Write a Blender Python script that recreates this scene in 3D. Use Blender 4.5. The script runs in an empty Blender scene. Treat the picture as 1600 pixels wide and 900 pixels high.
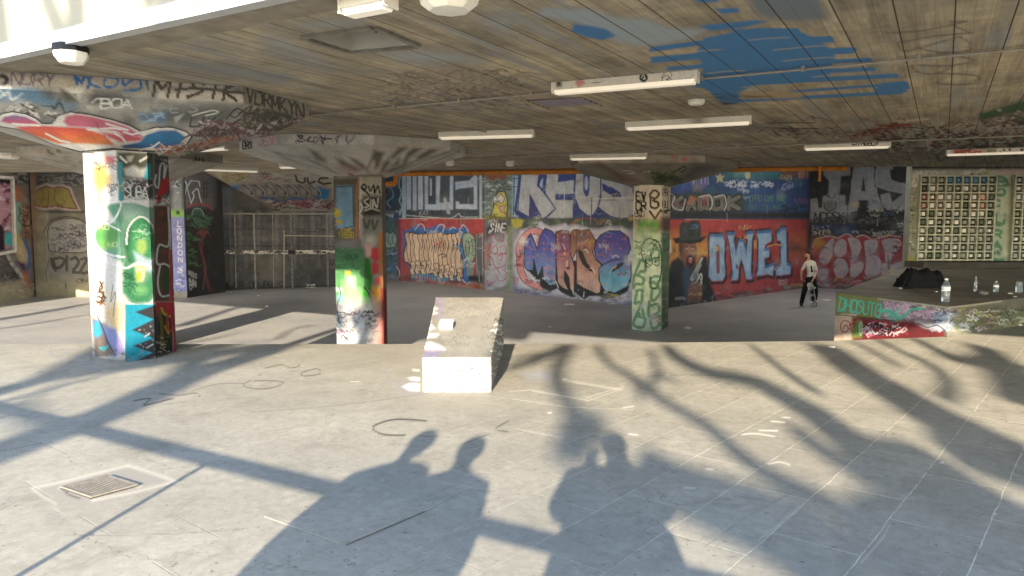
import bpy, bmesh, math, random
import numpy as np
from mathutils import Vector, Matrix
random.seed(7); RNG = np.random.default_rng(7)
C = bpy.context.scene.collection
# ------------------------------------------------------------------ camera model
F = 1150.0; PITCH = math.atan(100/1150); CP, SP = math.cos(PITCH), math.sin(PITCH)
EYE = 1.65; LOW = -1.05; CEIL = 3.2
def ray(px, py):
    a = (px-800)/F; b = (450-py)/F
    return (a, CP+b*SP, -SP+b*CP)
def G(px, py, z=0.0):
    r = ray(px, py); t = (z-EYE)/r[2]
    return Vector((r[0]*t, r[1]*t, z))
def V(px, py, D):
    r = ray(px, py); t = D/r[1]
    return Vector((r[0]*t, D, EYE+r[2]*t))
def proj(P):
    P = np.asarray(P, dtype=float); y = P[:, 1]; z = P[:, 2]-EYE
    d = y*CP-z*SP; u = y*SP+z*CP; d = np.where(np.abs(d) < 1e-3, 1e-3, d)
    return np.stack([800+F*P[:, 0]/d, 450-F*u/d], 1)
def srgb(h):
    if not isinstance(h, str): return np.array(h, dtype=float)
    v = np.array([int(h[i:i+2], 16)/255 for i in (1, 3, 5)])
    return np.where(v <= .04045, v/12.92, ((v+.055)/1.055)**2.4)
# ------------------------------------------------------------------ object helpers
def tag(o, label=None, cat=None, group=None, kind=None):
    if label: o['label'] = label
    if cat: o['category'] = cat
    if group: o['group'] = group
    if kind: o['kind'] = kind
    return o
def empty(name, loc=(0, 0, 0), rz=0):
    o = bpy.data.objects.new(name, None); C.objects.link(o); o.location = loc; o.rotation_euler = (0, 0, rz)
    o.empty_display_size = .2; return o
def link(name, me, m=None, parent=None):
    o = bpy.data.objects.new(name, me); C.objects.link(o)
    if m is not None:
        for mm in (m if isinstance(m, (list, tuple)) else [m]): me.materials.append(mm)
    if parent is not None:      # geometry is authored in world space unless parent is moved
        o.parent = parent; o.matrix_parent_inverse = PINV.get(parent.name, Matrix())
    return o
PINV = {}
def root(name, loc, *a, **k):   # an Empty at the base of a thing whose parts are authored in world coordinates
    o = empty(name, loc); PINV[o.name] = Matrix.Translation(-Vector(loc)); tag(o, *a, **k); return o
def mesh_of(name, verts, faces, smooth=False, mats=None):
    me = bpy.data.meshes.new(name); me.from_pydata([tuple(v) for v in verts], [], faces); me.update()
    if smooth: me.polygons.foreach_set('use_smooth', [True]*len(me.polygons))
    if mats: me.polygons.foreach_set('material_index', mats)
    return me
class MB:
    def __init__(s): s.v = []; s.f = []; s.m = []
    def add(s, v, f, mi=0):
        n = len(s.v); s.v += [tuple(p) for p in v]; s.f += [tuple(i+n for i in q) for q in f]; s.m += [mi]*len(f); return s
    def box(s, c, size, rz=0, mi=0, ax=None):
        sx, sy, sz = [q/2 for q in size]; R = Matrix.Rotation(rz, 3, 'Z') if ax is None else ax; c = Vector(c)
        v = [c+R @ Vector((x*sx, y*sy, z*sz)) for z in (-1, 1) for x, y in ((-1, -1), (1, -1), (1, 1), (-1, 1))]
        return s.add(v, [(3, 2, 1, 0), (4, 5, 6, 7), (0, 1, 5, 4), (1, 2, 6, 5), (2, 3, 7, 6), (3, 0, 4, 7)], mi)
    def prism(s, base, top, mi=0):
        n = len(base); v = list(base)+list(top)
        return s.add(v, [tuple(range(n))[::-1], tuple(range(n, 2*n))]+[(i, (i+1) % n, (i+1) % n+n, i+n) for i in range(n)], mi)
    def tube(s, pts, r, n=8, mi=0):
        pts = [Vector(p) for p in pts]; rs = r if isinstance(r, (list, tuple)) else [r]*len(pts); v = []
        for i, p in enumerate(pts):
            d = (pts[min(i+1, len(pts)-1)]-pts[max(i-1, 0)]).normalized()
            a = d.orthogonal().normalized() if i == 0 else (a-d*a.dot(d)).normalized()
            b = d.cross(a)
            v += [p+(a*math.cos(t)+b*math.sin(t))*rs[i] for t in [2*math.pi*k/n for k in range(n)]]
        f = [(i*n+k, i*n+(k+1) % n, (i+1)*n+(k+1) % n, (i+1)*n+k) for i in range(len(pts)-1) for k in range(n)]
        f += [tuple(range(n))[::-1], tuple(range((len(pts)-1)*n, len(pts)*n))]
        return s.add(v, f, mi)
    def lathe(s, c, prof, n=20, mi=0, mis=None):
        c = Vector(c); v = [c+Vector((r*math.cos(2*math.pi*k/n), r*math.sin(2*math.pi*k/n), z)) for r, z in prof for k in range(n)]
        for i in range(len(prof)-1):
            pass
        base = len(s.v); s.v += [tuple(p) for p in v]
        for i in range(len(prof)-1):
            for k in range(n):
                s.f.append((base+i*n+k, base+i*n+(k+1) % n, base+(i+1)*n+(k+1) % n, base+(i+1)*n+k)); s.m.append(mis[i] if mis else mi)
        s.f.append(tuple(base+k for k in range(n))[::-1]); s.m.append(mis[0] if mis else mi)
        s.f.append(tuple(base+(len(prof)-1)*n+k for k in range(n))); s.m.append(mis[-1] if mis else mi)
        return s
    def build(s, name, m, parent=None, smooth=False, bevel=0):
        me = mesh_of(name, s.v, s.f, smooth, s.m)
        if bevel:
            bm = bmesh.new(); bm.from_mesh(me); bmesh.ops.bevel(bm, geom=bm.edges[:]+bm.verts[:], offset=bevel, segments=2, affect='EDGES', clamp_overlap=True); bm.to_mesh(me); bm.free()
        bm = bmesh.new(); bm.from_mesh(me); bmesh.ops.recalc_face_normals(bm, faces=bm.faces[:]); bm.to_mesh(me); bm.free()
        return link(name, me, m, parent)
# ------------------------------------------------------------------ materials
def nt(name):
    m = bpy.data.materials.new(name); m.use_nodes = True; n = m.node_tree; b = n.nodes['Principled BSDF']; return m, n, b
def N(n, t, **k):
    x = n.nodes.new(t)
    for a, v in k.items():
        if a.startswith('i_'): x.inputs[a[2:].replace('_', ' ')].default_value = v
        else: setattr(x, a, v)
    return x
def math_n(n, op, a, b=None):
    x = n.nodes.new('ShaderNodeMath'); x.operation = op
    for i, q in enumerate((a, b)):
        if q is None: continue
        if isinstance(q, (int, float)): x.inputs[i].default_value = q
        else: n.links.new(q, x.inputs[i])
    return x.outputs[0]
def mix(n, f, a, b, mode='MIX'):
    x = n.nodes.new('ShaderNodeMix'); x.data_type = 'RGBA'; x.blend_type = mode
    for i, q in ((0, f), (6, a), (7, b)):
        if isinstance(q, (int, float)): x.inputs[i].default_value = q
        elif isinstance(q, (tuple, list, np.ndarray)): x.inputs[i].default_value = (q[0], q[1], q[2], 1)
        else: n.links.new(q, x.inputs[i])
    return x.outputs[2]
def ramp(n, f, stops):
    x = n.nodes.new('ShaderNodeValToRGB'); e = x.color_ramp.elements
    while len(e) < len(stops): e.new(.5)
    for q, (p, v) in zip(e, stops):
        q.position = p; q.color = (v, v, v, 1) if isinstance(v, (int, float)) else (*v, 1)
    n.links.new(f, x.inputs[0]); return x.outputs[0]
def noise(n, vec, scale, detail=6, rough=.6, dist=0):
    x = n.nodes.new('ShaderNodeTexNoise'); x.inputs['Scale'].default_value = scale; x.inputs['Detail'].default_value = detail
    x.inputs['Roughness'].default_value = rough; x.inputs['Distortion'].default_value = dist
    if vec is not None: n.links.new(vec, x.inputs['Vector'])
    return x.outputs[0]
def bump(n, b, h, strength=.3, dist=.01):
    x = n.nodes.new('ShaderNodeBump'); x.inputs['Strength'].default_value = strength; x.inputs['Distance'].default_value = dist
    n.links.new(h, x.inputs['Height']); n.links.new(x.outputs[0], b.inputs['Normal'])
def pos(n, rz=0, sc=(1, 1, 1)):
    g = n.nodes.new('ShaderNodeNewGeometry'); mp = n.nodes.new('ShaderNodeMapping'); mp.inputs['Rotation'].default_value = (0, 0, rz); mp.inputs['Scale'].default_value = sc
    n.links.new(g.outputs['Position'], mp.inputs['Vector']); return mp.outputs[0]
def simple(name, col, rough=.7, var=.25, scale=6, metal=0, bmp=.15, spec=.3):
    m, n, b = nt(name); c = srgb(col); p = pos(n)
    f = noise(n, p, scale); c2 = mix(n, ramp(n, f, [(.3, 0), (.7, 1)]), c*(1-var), np.minimum(c*(1+var), 1))
    n.links.new(c2, b.inputs['Base Color']); b.inputs['Roughness'].default_value = rough; b.inputs['Metallic'].default_value = metal
    b.inputs['Specular IOR Level'].default_value = spec
    if bmp: bump(n, b, noise(n, p, scale*8), bmp, .004)
    return m
def paint_mat(name, rough=.75, grime=.35, scale=3, bmp=.25, spec=.25):
    m, n, b = nt(name); at = N(n, 'ShaderNodeAttribute', attribute_name='Col'); p = pos(n)
    g1 = ramp(n, noise(n, p, scale, 8, .65), [(.3, 1-grime), (.65, 1.0)])
    g2 = ramp(n, noise(n, p, scale*14, 4, .7), [(.35, .8), (.6, 1.06)])
    c = mix(n, 1.0, at.outputs['Color'], g1, 'MULTIPLY'); c = mix(n, 1.0, c, g2, 'MULTIPLY')
    spk = ramp(n, noise(n, p, 70, 3, .8), [(.66, 0), (.74, 1)])
    c = mix(n, math_n(n, 'MULTIPLY', spk, .45), c, srgb('#8d8a84'))
    n.links.new(c, b.inputs['Base Color']); b.inputs['Roughness'].default_value = rough; b.inputs['Specular IOR Level'].default_value = spec
    bump(n, b, noise(n, p, 25, 6, .7), bmp, .006)
    return m
M = {}
M['paint'] = paint_mat('painted_concrete')
M['paint_bright'] = paint_mat('painted_pillar', grime=.15, bmp=.15)
M['concrete'] = simple('plain_concrete', '#8d877c', .85, .25, 2.5, bmp=.3)
M['dark_concrete'] = simple('dark_concrete', '#4a4743', .9, .35, 2, bmp=.3)
M['void'] = simple('dark_interior', '#232323', .9, .4, 2)
M['white_metal'] = simple('white_enamel', '#dedad0', .45, .08, 5, bmp=.03)
M['diffuser'] = simple('milky_diffuser', '#f4efe2', .3, .04, 8, bmp=0)
def lift(col, g): return 1-np.exp(-col*g)
M['black'] = simple('black_plastic', '#1b1b1d', .6, .3, 10)
M['grey_metal'] = simple('grey_metal', '#6d6c6a', .5, .3, 8, metal=.4)
M['galv'] = simple('galvanised_pipe', '#918c83', .5, .2, 8, metal=.2)
M['orange'] = simple('orange_painted_pipe', '#b9772f', .55, .25, 5)
M['steel'] = simple('dark_steel', '#3b3a39', .55, .4, 9, metal=.5)
M['frame_paint'] = simple('scuffed_frame', '#6d6b67', .6, .5, 14)
M['bark'] = simple('tree_bark', '#5b5146', .9, .4, 5, bmp=.5)
M['leaf'] = simple('autumn_leaf', '#5c5a26', .8, .4, 5)
M['fabric_black'] = simple('black_cloth', '#17181b', .95, .4, 12, bmp=.4)
M['skin'] = simple('skin', '#b98a72', .6, .08, 20, bmp=.05)
M['tee'] = simple('white_cotton', '#c2c0bc', .9, .08, 10, bmp=.2)
M['hair'] = simple('dark_hair', '#1d1713', .7, .4, 60, bmp=.3)
M['shoe'] = simple('shoe', '#26262a', .8, .3, 20)
M['jean'] = simple('dark_denim', '#2a303c', .9, .2, 20)
M['wood'] = simple('skateboard_wood', '#a4a097', .6, .5, 22)
M['litter'] = simple('paper', '#d8d6d0', .8, .1, 30)
M['glasspl'] = simple('clear_plastic', '#b9c2c8', .12, .1, 30, bmp=0, spec=.6); M['glasspl'].node_tree.nodes['Principled BSDF'].inputs['Transmission Weight'].default_value = .75
M['cap'] = simple('white_cap', '#eeeeee', .4, .05, 30, bmp=0)
M['white_stone'] = simple('white_painted_block', '#f1efe9', .8, .08, 8)
# ------------------------------------------------------------------ the painter: paint laid on a surface's own vertices
FONT = dict(A='061236461'+'', B='', )
FONT = {k: [[(int(p[i]), int(p[i+1])) for i in range(0, len(p), 2)] for p in v.split(';')] for k, v in dict(
 A='062046;1434', B='0600303142330333;03334355460600', C='413010010516364645', D='00062545413000', E='40000646;0333', F='400006;0333', G='41301001051636454323',
 H='0006;4046;0343', I='2026', J='40451605', K='0006;4003;0346', L='000646', M='0600244046', N='06004640', O='1001051636454130 10'.replace(' ', ''),
 P='060030414233 03'.replace(' ', ''), Q='100105163645413010;3446', R='06003041423303;2346', S='41301001123344 35160605'.replace(' ', ''), T='0040;2026', U='000516364540', V='002640', W='0016233640',
 X='0046;4006', Y='002340;2326', Z='00400646').items()}
FONT.update({'1': [[(1, 1), (2, 0), (2, 6)]], '2': [[(0, 1), (1, 0), (3, 0), (4, 1), (4, 2), (0, 6), (4, 6)]], '5': [[(4, 0), (0, 0), (0, 3), (3, 2), (4, 4), (3, 6), (0, 6)]], "'": [[(2, 0), (2, 1)]], '.': [[(1, 6), (2, 6)]], ' ': [], '3': [[(0, 0), (4, 0), (2, 2), (4, 4), (3, 6), (0, 6)]]})
def cr(pts, n=6, closed=False):
    p = [np.array(q, float) for q in pts]
    if len(p) < 3: return pts
    q = ([p[-1]]+p+[p[0], p[1]]) if closed else ([p[0]]+p+[p[-1]])
    out = []
    for i in range(1, len(q)-2):
        for k in range(n):
            t = k/n
            out.append(.5*((2*q[i])+(-q[i-1]+q[i+1])*t+(2*q[i-1]-5*q[i]+4*q[i+1]-q[i+2])*t*t+(-q[i-1]+3*q[i]-3*q[i+1]+q[i+2])*t**3))
    if not closed: out.append(q[-2])
    return out
class Paint:
    def __init__(s, P, base, valid=None, var=.06):
        s.P = np.asarray(P, float); s.n = len(s.P); s.col = np.tile(srgb(base), (s.n, 1)).astype(float); s.a = np.zeros(s.n)
        s.ox = s.oy = 0.0; s.s = 1.0; s.idx = np.arange(s.n) if valid is None else np.nonzero(valid)[0]
        s.Q = s.P[s.idx]; s.rs = np.random.RandomState(3)
    def fade(s, k=.16, g=.2):      # sun-faded, dusty paint
        lum = s.col.mean(1, keepdims=True); s.col = s.col*(1-k)+(lum*.5+g*.5)*k; return s
    def T(s, ox, oy, sc=1.0): s.ox, s.oy, s.s = ox, oy, sc; return s
    def t(s, pts): return np.array([(s.ox+x/s.s, s.oy+y/s.s) for x, y in pts], float)
    def _near(s, A, pad):
        x0, y0 = A.min(0)-pad; x1, y1 = A.max(0)+pad; Q = s.Q
        return np.nonzero((Q[:, 0] >= x0) & (Q[:, 0] <= x1) & (Q[:, 1] >= y0) & (Q[:, 1] <= y1))[0]
    @staticmethod
    def _sd(Q, A, closed):
        d = np.full(len(Q), 1e9); m = len(A)
        for i in range(m if closed else m-1):
            a = A[i]; b = A[(i+1) % m]; ab = b-a; L = max((ab**2).sum(), 1e-9)
            t = np.clip(((Q-a) @ ab)/L, 0, 1); d = np.minimum(d, ((Q-a-t[:, None]*ab)**2).sum(1))
        return np.sqrt(d)
    def _put(s, k, w, color, Q):
        k2 = s.idx[k]
        c = color(Q) if callable(color) else srgb(color)
        w = np.clip(w, 0, 1)[:, None]; s.col[k2] = s.col[k2]*(1-w)+c*w; s.a[k2] = np.maximum(s.a[k2], w[:, 0])
    def poly(s, pts, color, soft=.6, op=1, smooth=False):
        A = s.t(cr(pts, 5, True) if smooth else pts); k = s._near(A, soft*2)
        if not len(k): return s
        Q = s.Q[k]; ins = np.zeros(len(k), bool); m = len(A)
        for i in range(m):
            a = A[i]; b = A[(i+1) % m]
            if a[1] == b[1]: continue
            c = ((a[1] > Q[:, 1]) != (b[1] > Q[:, 1])) & (Q[:, 0] < (b[0]-a[0])*(Q[:, 1]-a[1])/(b[1]-a[1])+a[0]); ins ^= c
        d = s._sd(Q, A, True); sd = np.where(ins, d, -d); s._put(k, op*(sd/soft*.5+.5), color, Q); return s
    def line(s, pts, w, color, soft=.5, op=1, smooth=True, closed=False):
        A = s.t(cr(pts, 6, closed) if smooth else pts); w = w/s.s; k = s._near(A, w+soft*2)
        if not len(k): return s
        Q = s.Q[k]; d = s._sd(Q, A, closed); s._put(k, op*((w/2-d)/soft+.5), color, Q); return s
    def rect(s, x0, y0, x1, y1, color, **k): return s.poly([(x0, y0), (x1, y0), (x1, y1), (x0, y1)], color, **k)
    def ell(s, cx, cy, rx, ry, color, soft=.6, op=1, rot=0):
        c, q = math.cos(rot), math.sin(rot)
        return s.poly([(cx+rx*math.cos(t)*c-ry*math.sin(t)*q, cy+rx*math.cos(t)*q+ry*math.sin(t)*c) for t in np.linspace(0, 2*math.pi, 18, endpoint=False)], color, soft, op)
    def shape(s, pts, fill, out='#101012', w=6, smooth=False, soft=.5):
        s.poly(pts, fill, soft, 1, smooth); return s.line(pts+[pts[0]] if not smooth else pts, w, out, soft, 1, smooth, smooth)
    def text(s, str_, x, y, h, w, color, lw, slant=0, gap=.3, dx=None, out=None, ow=0, soft=.4, jit=.06, vert=False, op=1, rise=0):
        paths = []
        cx, cy = x, y
        for ch in str_:
            for st in FONT.get(ch, []):
                paths.append([(cx+(a/4)*w+slant*(1-b/6)*h+s.rs.uniform(-jit, jit)*w, cy+(b/6)*h+s.rs.uniform(-jit, jit)*h) for a, b in st])
            if vert: cy += h*(1+gap)
            else: cx += w*(1+gap); cy += rise
        if out is not None:
            for p in paths: s.line(p, lw+ow*2, out, soft, op, len(p) > 3)
        for p in paths: s.line(p, lw, color, soft, op, len(p) > 3)
        return s
    def scrib(s, x0, y0, x1, y1, n, size, cols, lw=1.5, op=.9, seed=1):
        r = np.random.RandomState(seed)
        for _ in range(n):
            cx, cy = r.uniform(x0, x1), r.uniform(y0, y1); sz = size*r.uniform(.6, 1.4); m = r.randint(4, 9); c = cols[r.randint(len(cols))]
            xs = np.linspace(-1, 1, m)+r.uniform(-.35, .35, m); ys = r.uniform(-.5, .5, m)*np.where(np.arange(m) % 2, 1, -1)+r.uniform(-.2, .2, m)
            s.line([(cx+a*sz, cy+b*sz) for a, b in zip(xs, ys)], lw*r.uniform(.7, 1.5), c, .5, op)
        return s
    def blobs(s, x0, y0, x1, y1, n, size, cols, op=.6, soft=3, seed=2):
        r = np.random.RandomState(seed)
        for _ in range(n):
            cx, cy = r.uniform(x0, x1), r.uniform(y0, y1); k = r.randint(5, 9)
            s.poly([(cx+size*r.uniform(.4, 1.3)*math.cos(t), cy+size*r.uniform(.3, 1)*math.sin(t)) for t in np.linspace(0, 6.28, k, endpoint=False)], cols[r.randint(len(cols))], soft, op*r.uniform(.5, 1), True)
        return s
def weather(p, x0, x1, y0, y1, base, seed, n=26):
    # later layers over the finished pieces: small tags crossing panel joints, runs, splashes along the foot of the wall
    p.T(0, 0, 1); r = np.random.RandomState(seed)
    for _ in range(n):
        x, y = r.uniform(x0, x1), r.uniform(y0, y1); c = ['#d0d2d4', '#1a1b1d', '#8a2f34', '#c9b45a', '#3f6fa8', '#222326', '#b8babd'][r.randint(7)]
        if r.rand() < .5: p.text(''.join('AEKSTOZRM'[r.randint(9)] for _ in range(r.randint(3, 6))), x, y, r.uniform(3.5, 7), r.uniform(2.4, 4), c, .8, r.uniform(0, .3), jit=.16, op=r.uniform(.4, .8))
        else: p.scrib(x-3, y-2, x+5, y+2, 2, 5, [c], .8, .6, r.randint(9999))
    for _ in range(n*2):
        x, y = r.uniform(x0, x1), r.uniform(y0, y1); L = r.uniform(3, 22); p.line([(x, y), (x+r.uniform(-.3, .3), y+L)], r.uniform(.4, .9), ['#cfd1d3', '#1c1d20', '#7a7c80', '#2a3a5a'][r.randint(4)], .5, r.uniform(.2, .55), smooth=False)
    for _ in range(n*3):
        x = r.uniform(x0, x1); yb = np.interp(x, [x0, x1], base); p.ell(x, yb-r.uniform(-2, 7), r.uniform(2, 9), r.uniform(.8, 4), ['#2c2b2c', '#5b5856', '#8a8783', '#1d1d1f'][r.randint(4)], 1.5, r.uniform(.15, .5))
    for _ in range(n): p.ell(r.uniform(x0, x1), r.uniform(y0, y1), r.uniform(3, 12), r.uniform(2, 8), ['#7d7d7e', '#2a2a2c', '#a5a5a6'][r.randint(3)], 4, r.uniform(.06, .2))
def vgrad(y0, y1, *cols):
    cs = [srgb(c) for c in cols]
    def f(Q):
        t = np.clip((Q[:, 1]-y0)/(y1-y0), 0, 1)*(len(cs)-1); i = np.minimum(t.astype(int), len(cs)-2); u = (t-i)[:, None]; A = np.array(cs)
        return A[i]*(1-u)+A[i+1]*u
    return f
def grids(patches, valid=None):
    """patches: list of (P00,P10,P11,P01,nu,nv,(fu,fv)) bilinear patches -> verts, faces"""
    vs, fs, n = [], [], 0; meta = []
    for a, b, c, d, nu, nv in patches:
        u = np.linspace(0, 1, nu+1)[None, :, None]; v = np.linspace(0, 1, nv+1)[:, None, None]
        a, b, c, d = [np.array(q, float) for q in (a, b, c, d)]
        g = (a*(1-u)+b*u)*(1-v)+(d*(1-u)+c*u)*v; vs.append(g.reshape(-1, 3))
        i = np.arange(nu)[None, :]+np.arange(nv)[:, None]*(nu+1)+n; fs.append(np.stack([i, i+1, i+nu+2, i+nu+1], -1).reshape(-1, 4))
        meta.append((n, n+(nu+1)*(nv+1))); n += (nu+1)*(nv+1)
    return np.concatenate(vs), np.concatenate(fs), meta
def grid_obj(name, verts, faces, col, m, parent=None, alpha=None, extra=None):
    ev, ef, ec = extra if extra else ([], [], '#8d877c')
    n0 = len(verts); V_ = np.concatenate([verts, np.array(ev, float).reshape(-1, 3)]) if len(ev) else verts
    me = bpy.data.meshes.new(name); me.vertices.add(len(V_)); me.vertices.foreach_set('co', V_.astype(np.float32).ravel())
    loops = faces.ravel().tolist(); starts = (np.arange(len(faces))*4).tolist()
    for q in ef: starts.append(len(loops)); loops += [i+n0 for i in q]
    me.loops.add(len(loops)); me.loops.foreach_set('vertex_index', np.array(loops, np.int32)); me.polygons.add(len(starts)); me.polygons.foreach_set('loop_start', np.array(starts, np.int32))
    me.update(calc_edges=True); me.validate()
    at = me.color_attributes.new('Col', 'FLOAT_COLOR', 'POINT'); cc = np.ones((len(V_), 4), np.float32); cc[:n0, :3] = col; cc[n0:, :3] = srgb(ec)
    if alpha is not None: cc[:n0, 3] = alpha; cc[n0:, 3] = 0
    at.data.foreach_set('color', cc.ravel())
    return link(name, me, m, parent)
def facing(verts, meta, nrm):
    ok = np.zeros(len(verts), bool)
    for (a, b), nn in zip(meta, nrm):
        c = verts[a:b].mean(0)-np.array([0, 0, EYE]); ok[a:b] = (c @ np.array(nn)) < 0
    return ok
def wall(name, A, B, z0, z1, step, thick, base, paint, label, cat='wall', mat=None, parent=None, group=None, gain=1.55):
    """painted upright wall whose seen face runs from ground point A to B (left to right seen from the camera)"""
    A = Vector((A[0], A[1], 0)); B = Vector((B[0], B[1], 0)); L = (B-A).length; d = (B-A)/L; nn = Vector((d.y, -d.x, 0)); h = z1-z0
    p = [A+Vector((0, 0, z1)), B+Vector((0, 0, z1)), B+Vector((0, 0, z0)), A+Vector((0, 0, z0))]
    vs, fs, meta = grids([(*p, max(2, int(L/step)), max(2, int(h/step)))])
    pt = Paint(proj(vs), base); paint(pt); pt.fade(); pt.col = 1-np.exp(-pt.col*gain) if gain else pt.col
    q = [v-nn*thick for v in p]; ev = [tuple(v) for v in p+q]
    ef = [(4, 5, 6, 7), (0, 4, 7, 3), (5, 1, 2, 6), (4, 0, 1, 5)]
    o = grid_obj(name, vs, fs, pt.col, mat or M['paint'], parent, extra=(ev, ef, base))
    if label: tag(o, label, cat, group)
    return o
BK = '#1d1e22'; WH = '#d9dbe0'
# ---------------- main mural wall (cream letters piece, creature column, silver letters, pink and blue piece)
def mural_main(p):
    p.T(600, 250, 4.09)
    # base zones
    p.rect(-400, -80, 120, 380, '#31475a'); p.rect(-400, 380, 120, 900, '#3a5a62')
    p.blobs(-300, 90, 110, 800, 60, 25, ['#4f7f86', '#2a3f6b', '#3e5f9a', '#4a3a35', '#6f8f8a'], .8)
    p.line([(15, 180), (40, 170), (60, 230), (20, 270), (40, 300)], 10, '#5a90b8').line([(0, 160), (30, 160), (35, 210), (5, 230)], 5, '#b8525a')
    p.shape([(0, 480), (20, 460), (40, 470), (60, 460), (80, 490), (75, 550), (40, 560), (0, 550)], '#7fa09c', BK, 5, True)
    p.line([(30, 470), (25, 520), (45, 545)], 4, BK).line([(60, 470), (55, 520), (70, 540)], 4, BK)
    p.scrib(-20, 560, 90, 760, 18, 22, ['#3f67b0', '#22304a', '#7a9ad8', '#5c4030'], 6, .8, 5)
    p.scrib(0, 310, 110, 360, 8, 18, ['#c9ccd2', '#8a8f9a'], 4, .8, 6)
    # upper slate panel, tall pale letters
    p.rect(120, 60, 640, 372, '#39434d'); p.blobs(130, 100, 630, 360, 40, 30, ['#2d3740', '#46535d', '#334552'], .5)
    LB = '#b4c6e4'
    p.rect(116, 60, 140, 370, '#a9bfdc'); p.line([(105, 100), (95, 160), (112, 210), (98, 260), (115, 300), (100, 350)], 8, '#8fb6cf')
    for x0, x1, y in ((144, 172, 316), (184, 208, 322), (218, 248, 316)): p.rect(x0, 70, x1, y, LB, soft=1)
    p.rect(293, 118, 306, 228, LB); p.poly([(258, 70), (282, 70), (280, 284), (333, 284), (333, 70), (360, 70), (352, 320), (262, 318)], LB, 1)
    p.poly([(349, 272), (382, 275), (420, 268), (424, 70), (442, 70), (441, 318), (349, 318)], LB, 1)
    p.poly([(455, 142), (545, 130), (578, 98), (594, 98), (596, 316), (460, 312), (460, 266), (480, 266), (482, 282), (574, 284), (574, 172), (480, 182), (457, 192)], LB, 1)
    p.line([(388, 250), (412, 335)], 22, '#a8b0b4', smooth=False); p.rect(610, 60, 626, 372, '#a6bccb', soft=1)
    p.text('MOUSER', 300, 325, 30, 11, BK, 3.5, gap=.1); p.line([(130, 352), (300, 366), (430, 370), (480, 340), (495, 362), (600, 366)], 5, '#c5ccd2')
    # lower red panel
    p.rect(95, 374, 642, 900, vgrad(341, 460, '#b02f33', '#9a2f35', '#8a3d2d')); p.line([(95, 374), (640, 374)], 4, '#d8c8b8', smooth=False)
    p.rect(85, 380, 108, 900, '#6b2748'); p.blobs(110, 385, 640, 440, 18, 22, ['#3b3a40', '#c2454a', '#7d2327'], .6)
    p.poly([(118, 455), (170, 440), (205, 410), (260, 440), (320, 425), (350, 410), (390, 440), (440, 430), (490, 440), (510, 420), (545, 450), (500, 500), (520, 600), (560, 700), (560, 785), (500, 780), (440, 765), (390, 770), (370, 775), (300, 745), (240, 745), (190, 720), (160, 680), (120, 610), (125, 540)], '#2459a8', 2)
    for q in ([(200, 445), (225, 412), (250, 415), (262, 450)], [(330, 450), (355, 415), (385, 420), (375, 460)], [(480, 450), (505, 415), (530, 440), (540, 470)], [(350, 750), (365, 785), (385, 780), (390, 745)], [(500, 765), (530, 790), (548, 780)], [(420, 445), (440, 430), (460, 440)]): p.line(q, 6, '#b8d4ec')
    for x in range(180, 500, 16): p.line([(x, 705+(x-180)*.1), (x+2, 760+(x % 5)*4)], 7, '#2e8fb0' if x % 3 else '#3fa8b8', op=.8)
    CR = '#e6b594'
    out = [(150, 470), (190, 462), (225, 478), (262, 465), (300, 480), (340, 470), (385, 480), (430, 468), (462, 490), (470, 570), (492, 600), (505, 660), (505, 752), (470, 745), (430, 735), (380, 738), (340, 722), (290, 728), (250, 712), (205, 712), (175, 680), (150, 655), (130, 650), (126, 600), (140, 540)]
    p.shape(out, CR, BK, 7)
    p.poly([(308, 480), (370, 478), (385, 540), (370, 590), (330, 595), (305, 560)], '#f0906a', 5)
    r = np.random.RandomState(11); x = 150
    while x < 480:     # tall interlocking letters
        w_ = r.uniform(26, 42); y0 = 468+r.uniform(0, 14); y1 = 640+(x-150)*.26+r.uniform(-20, 20); ln = (x-300)*.05
        p.shape([(x+ln-10, y0+6), (x+w_*.6+ln, y0-4), (x+w_+ln*.5, y0+40), (x+w_*.8, y0+90), (x+w_+2, (y0+y1)/2), (x+w_*.9+6, y1), (x+w_*.4, y1+14), (x+4, y1-8), (x-6, (y0+y1)/2+20), (x+4+ln, y0+70)], ['#e6b594', '#e0ab8a', '#ecc0a0'][r.randint(3)], BK, 4.5, True)
        if r.rand() < .7: p.line([(x+w_*.3, y0+30), (x+w_*.5, y0+r.uniform(50, 90)), (x+w_*.35, y0+r.uniform(90, 120))], 4.5, BK)
        x += w_*.82
    for k_ in range(9):
        x = 165+k_*37+r.uniform(-8, 8); y = 640+(x-150)*.17+r.uniform(-10, 16)
        p.shape([(x, y), (x+26, y-12), (x+32, y+20), (x+22, y+52), (x+30, y+70), (x+8, y+74), (x-4, y+48), (x+6, y+26)], '#e3b090', BK, 4.5, True); p.line([(x+8, y+16), (x+18, y+20), (x+12, y+40)], 4, BK)
    p.line([(315, 520), (330, 548), (342, 530), (352, 550), (362, 520)], 5, '#c22a22', smooth=False); p.line([(345, 615), (370, 600), (400, 612), (375, 622)], 6, BK)
    p.line([(440, 530), (480, 560), (500, 570), (490, 600)], 6, '#3fa0d8'); p.shape([(485, 455), (502, 462), (488, 498), (470, 490)], '#7a8490', WH, 4)
    # pale green blob
    p.rect(590, 470, 632, 790, '#3d4752'); p.shape([(500, 500), (515, 470), (550, 468), (578, 495), (585, 560), (580, 620), (560, 655), (530, 640), (510, 590)], '#8fa78f', BK, 5, True)
    p.ell(532, 560, 13, 48, '#7d957d'); p.line([(520, 540), (532, 512), (545, 545), (543, 600), (528, 612), (520, 575), (520, 540)], 4, BK); p.line([(562, 530), (570, 570), (560, 600), (575, 610)], 4, BK)
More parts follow.
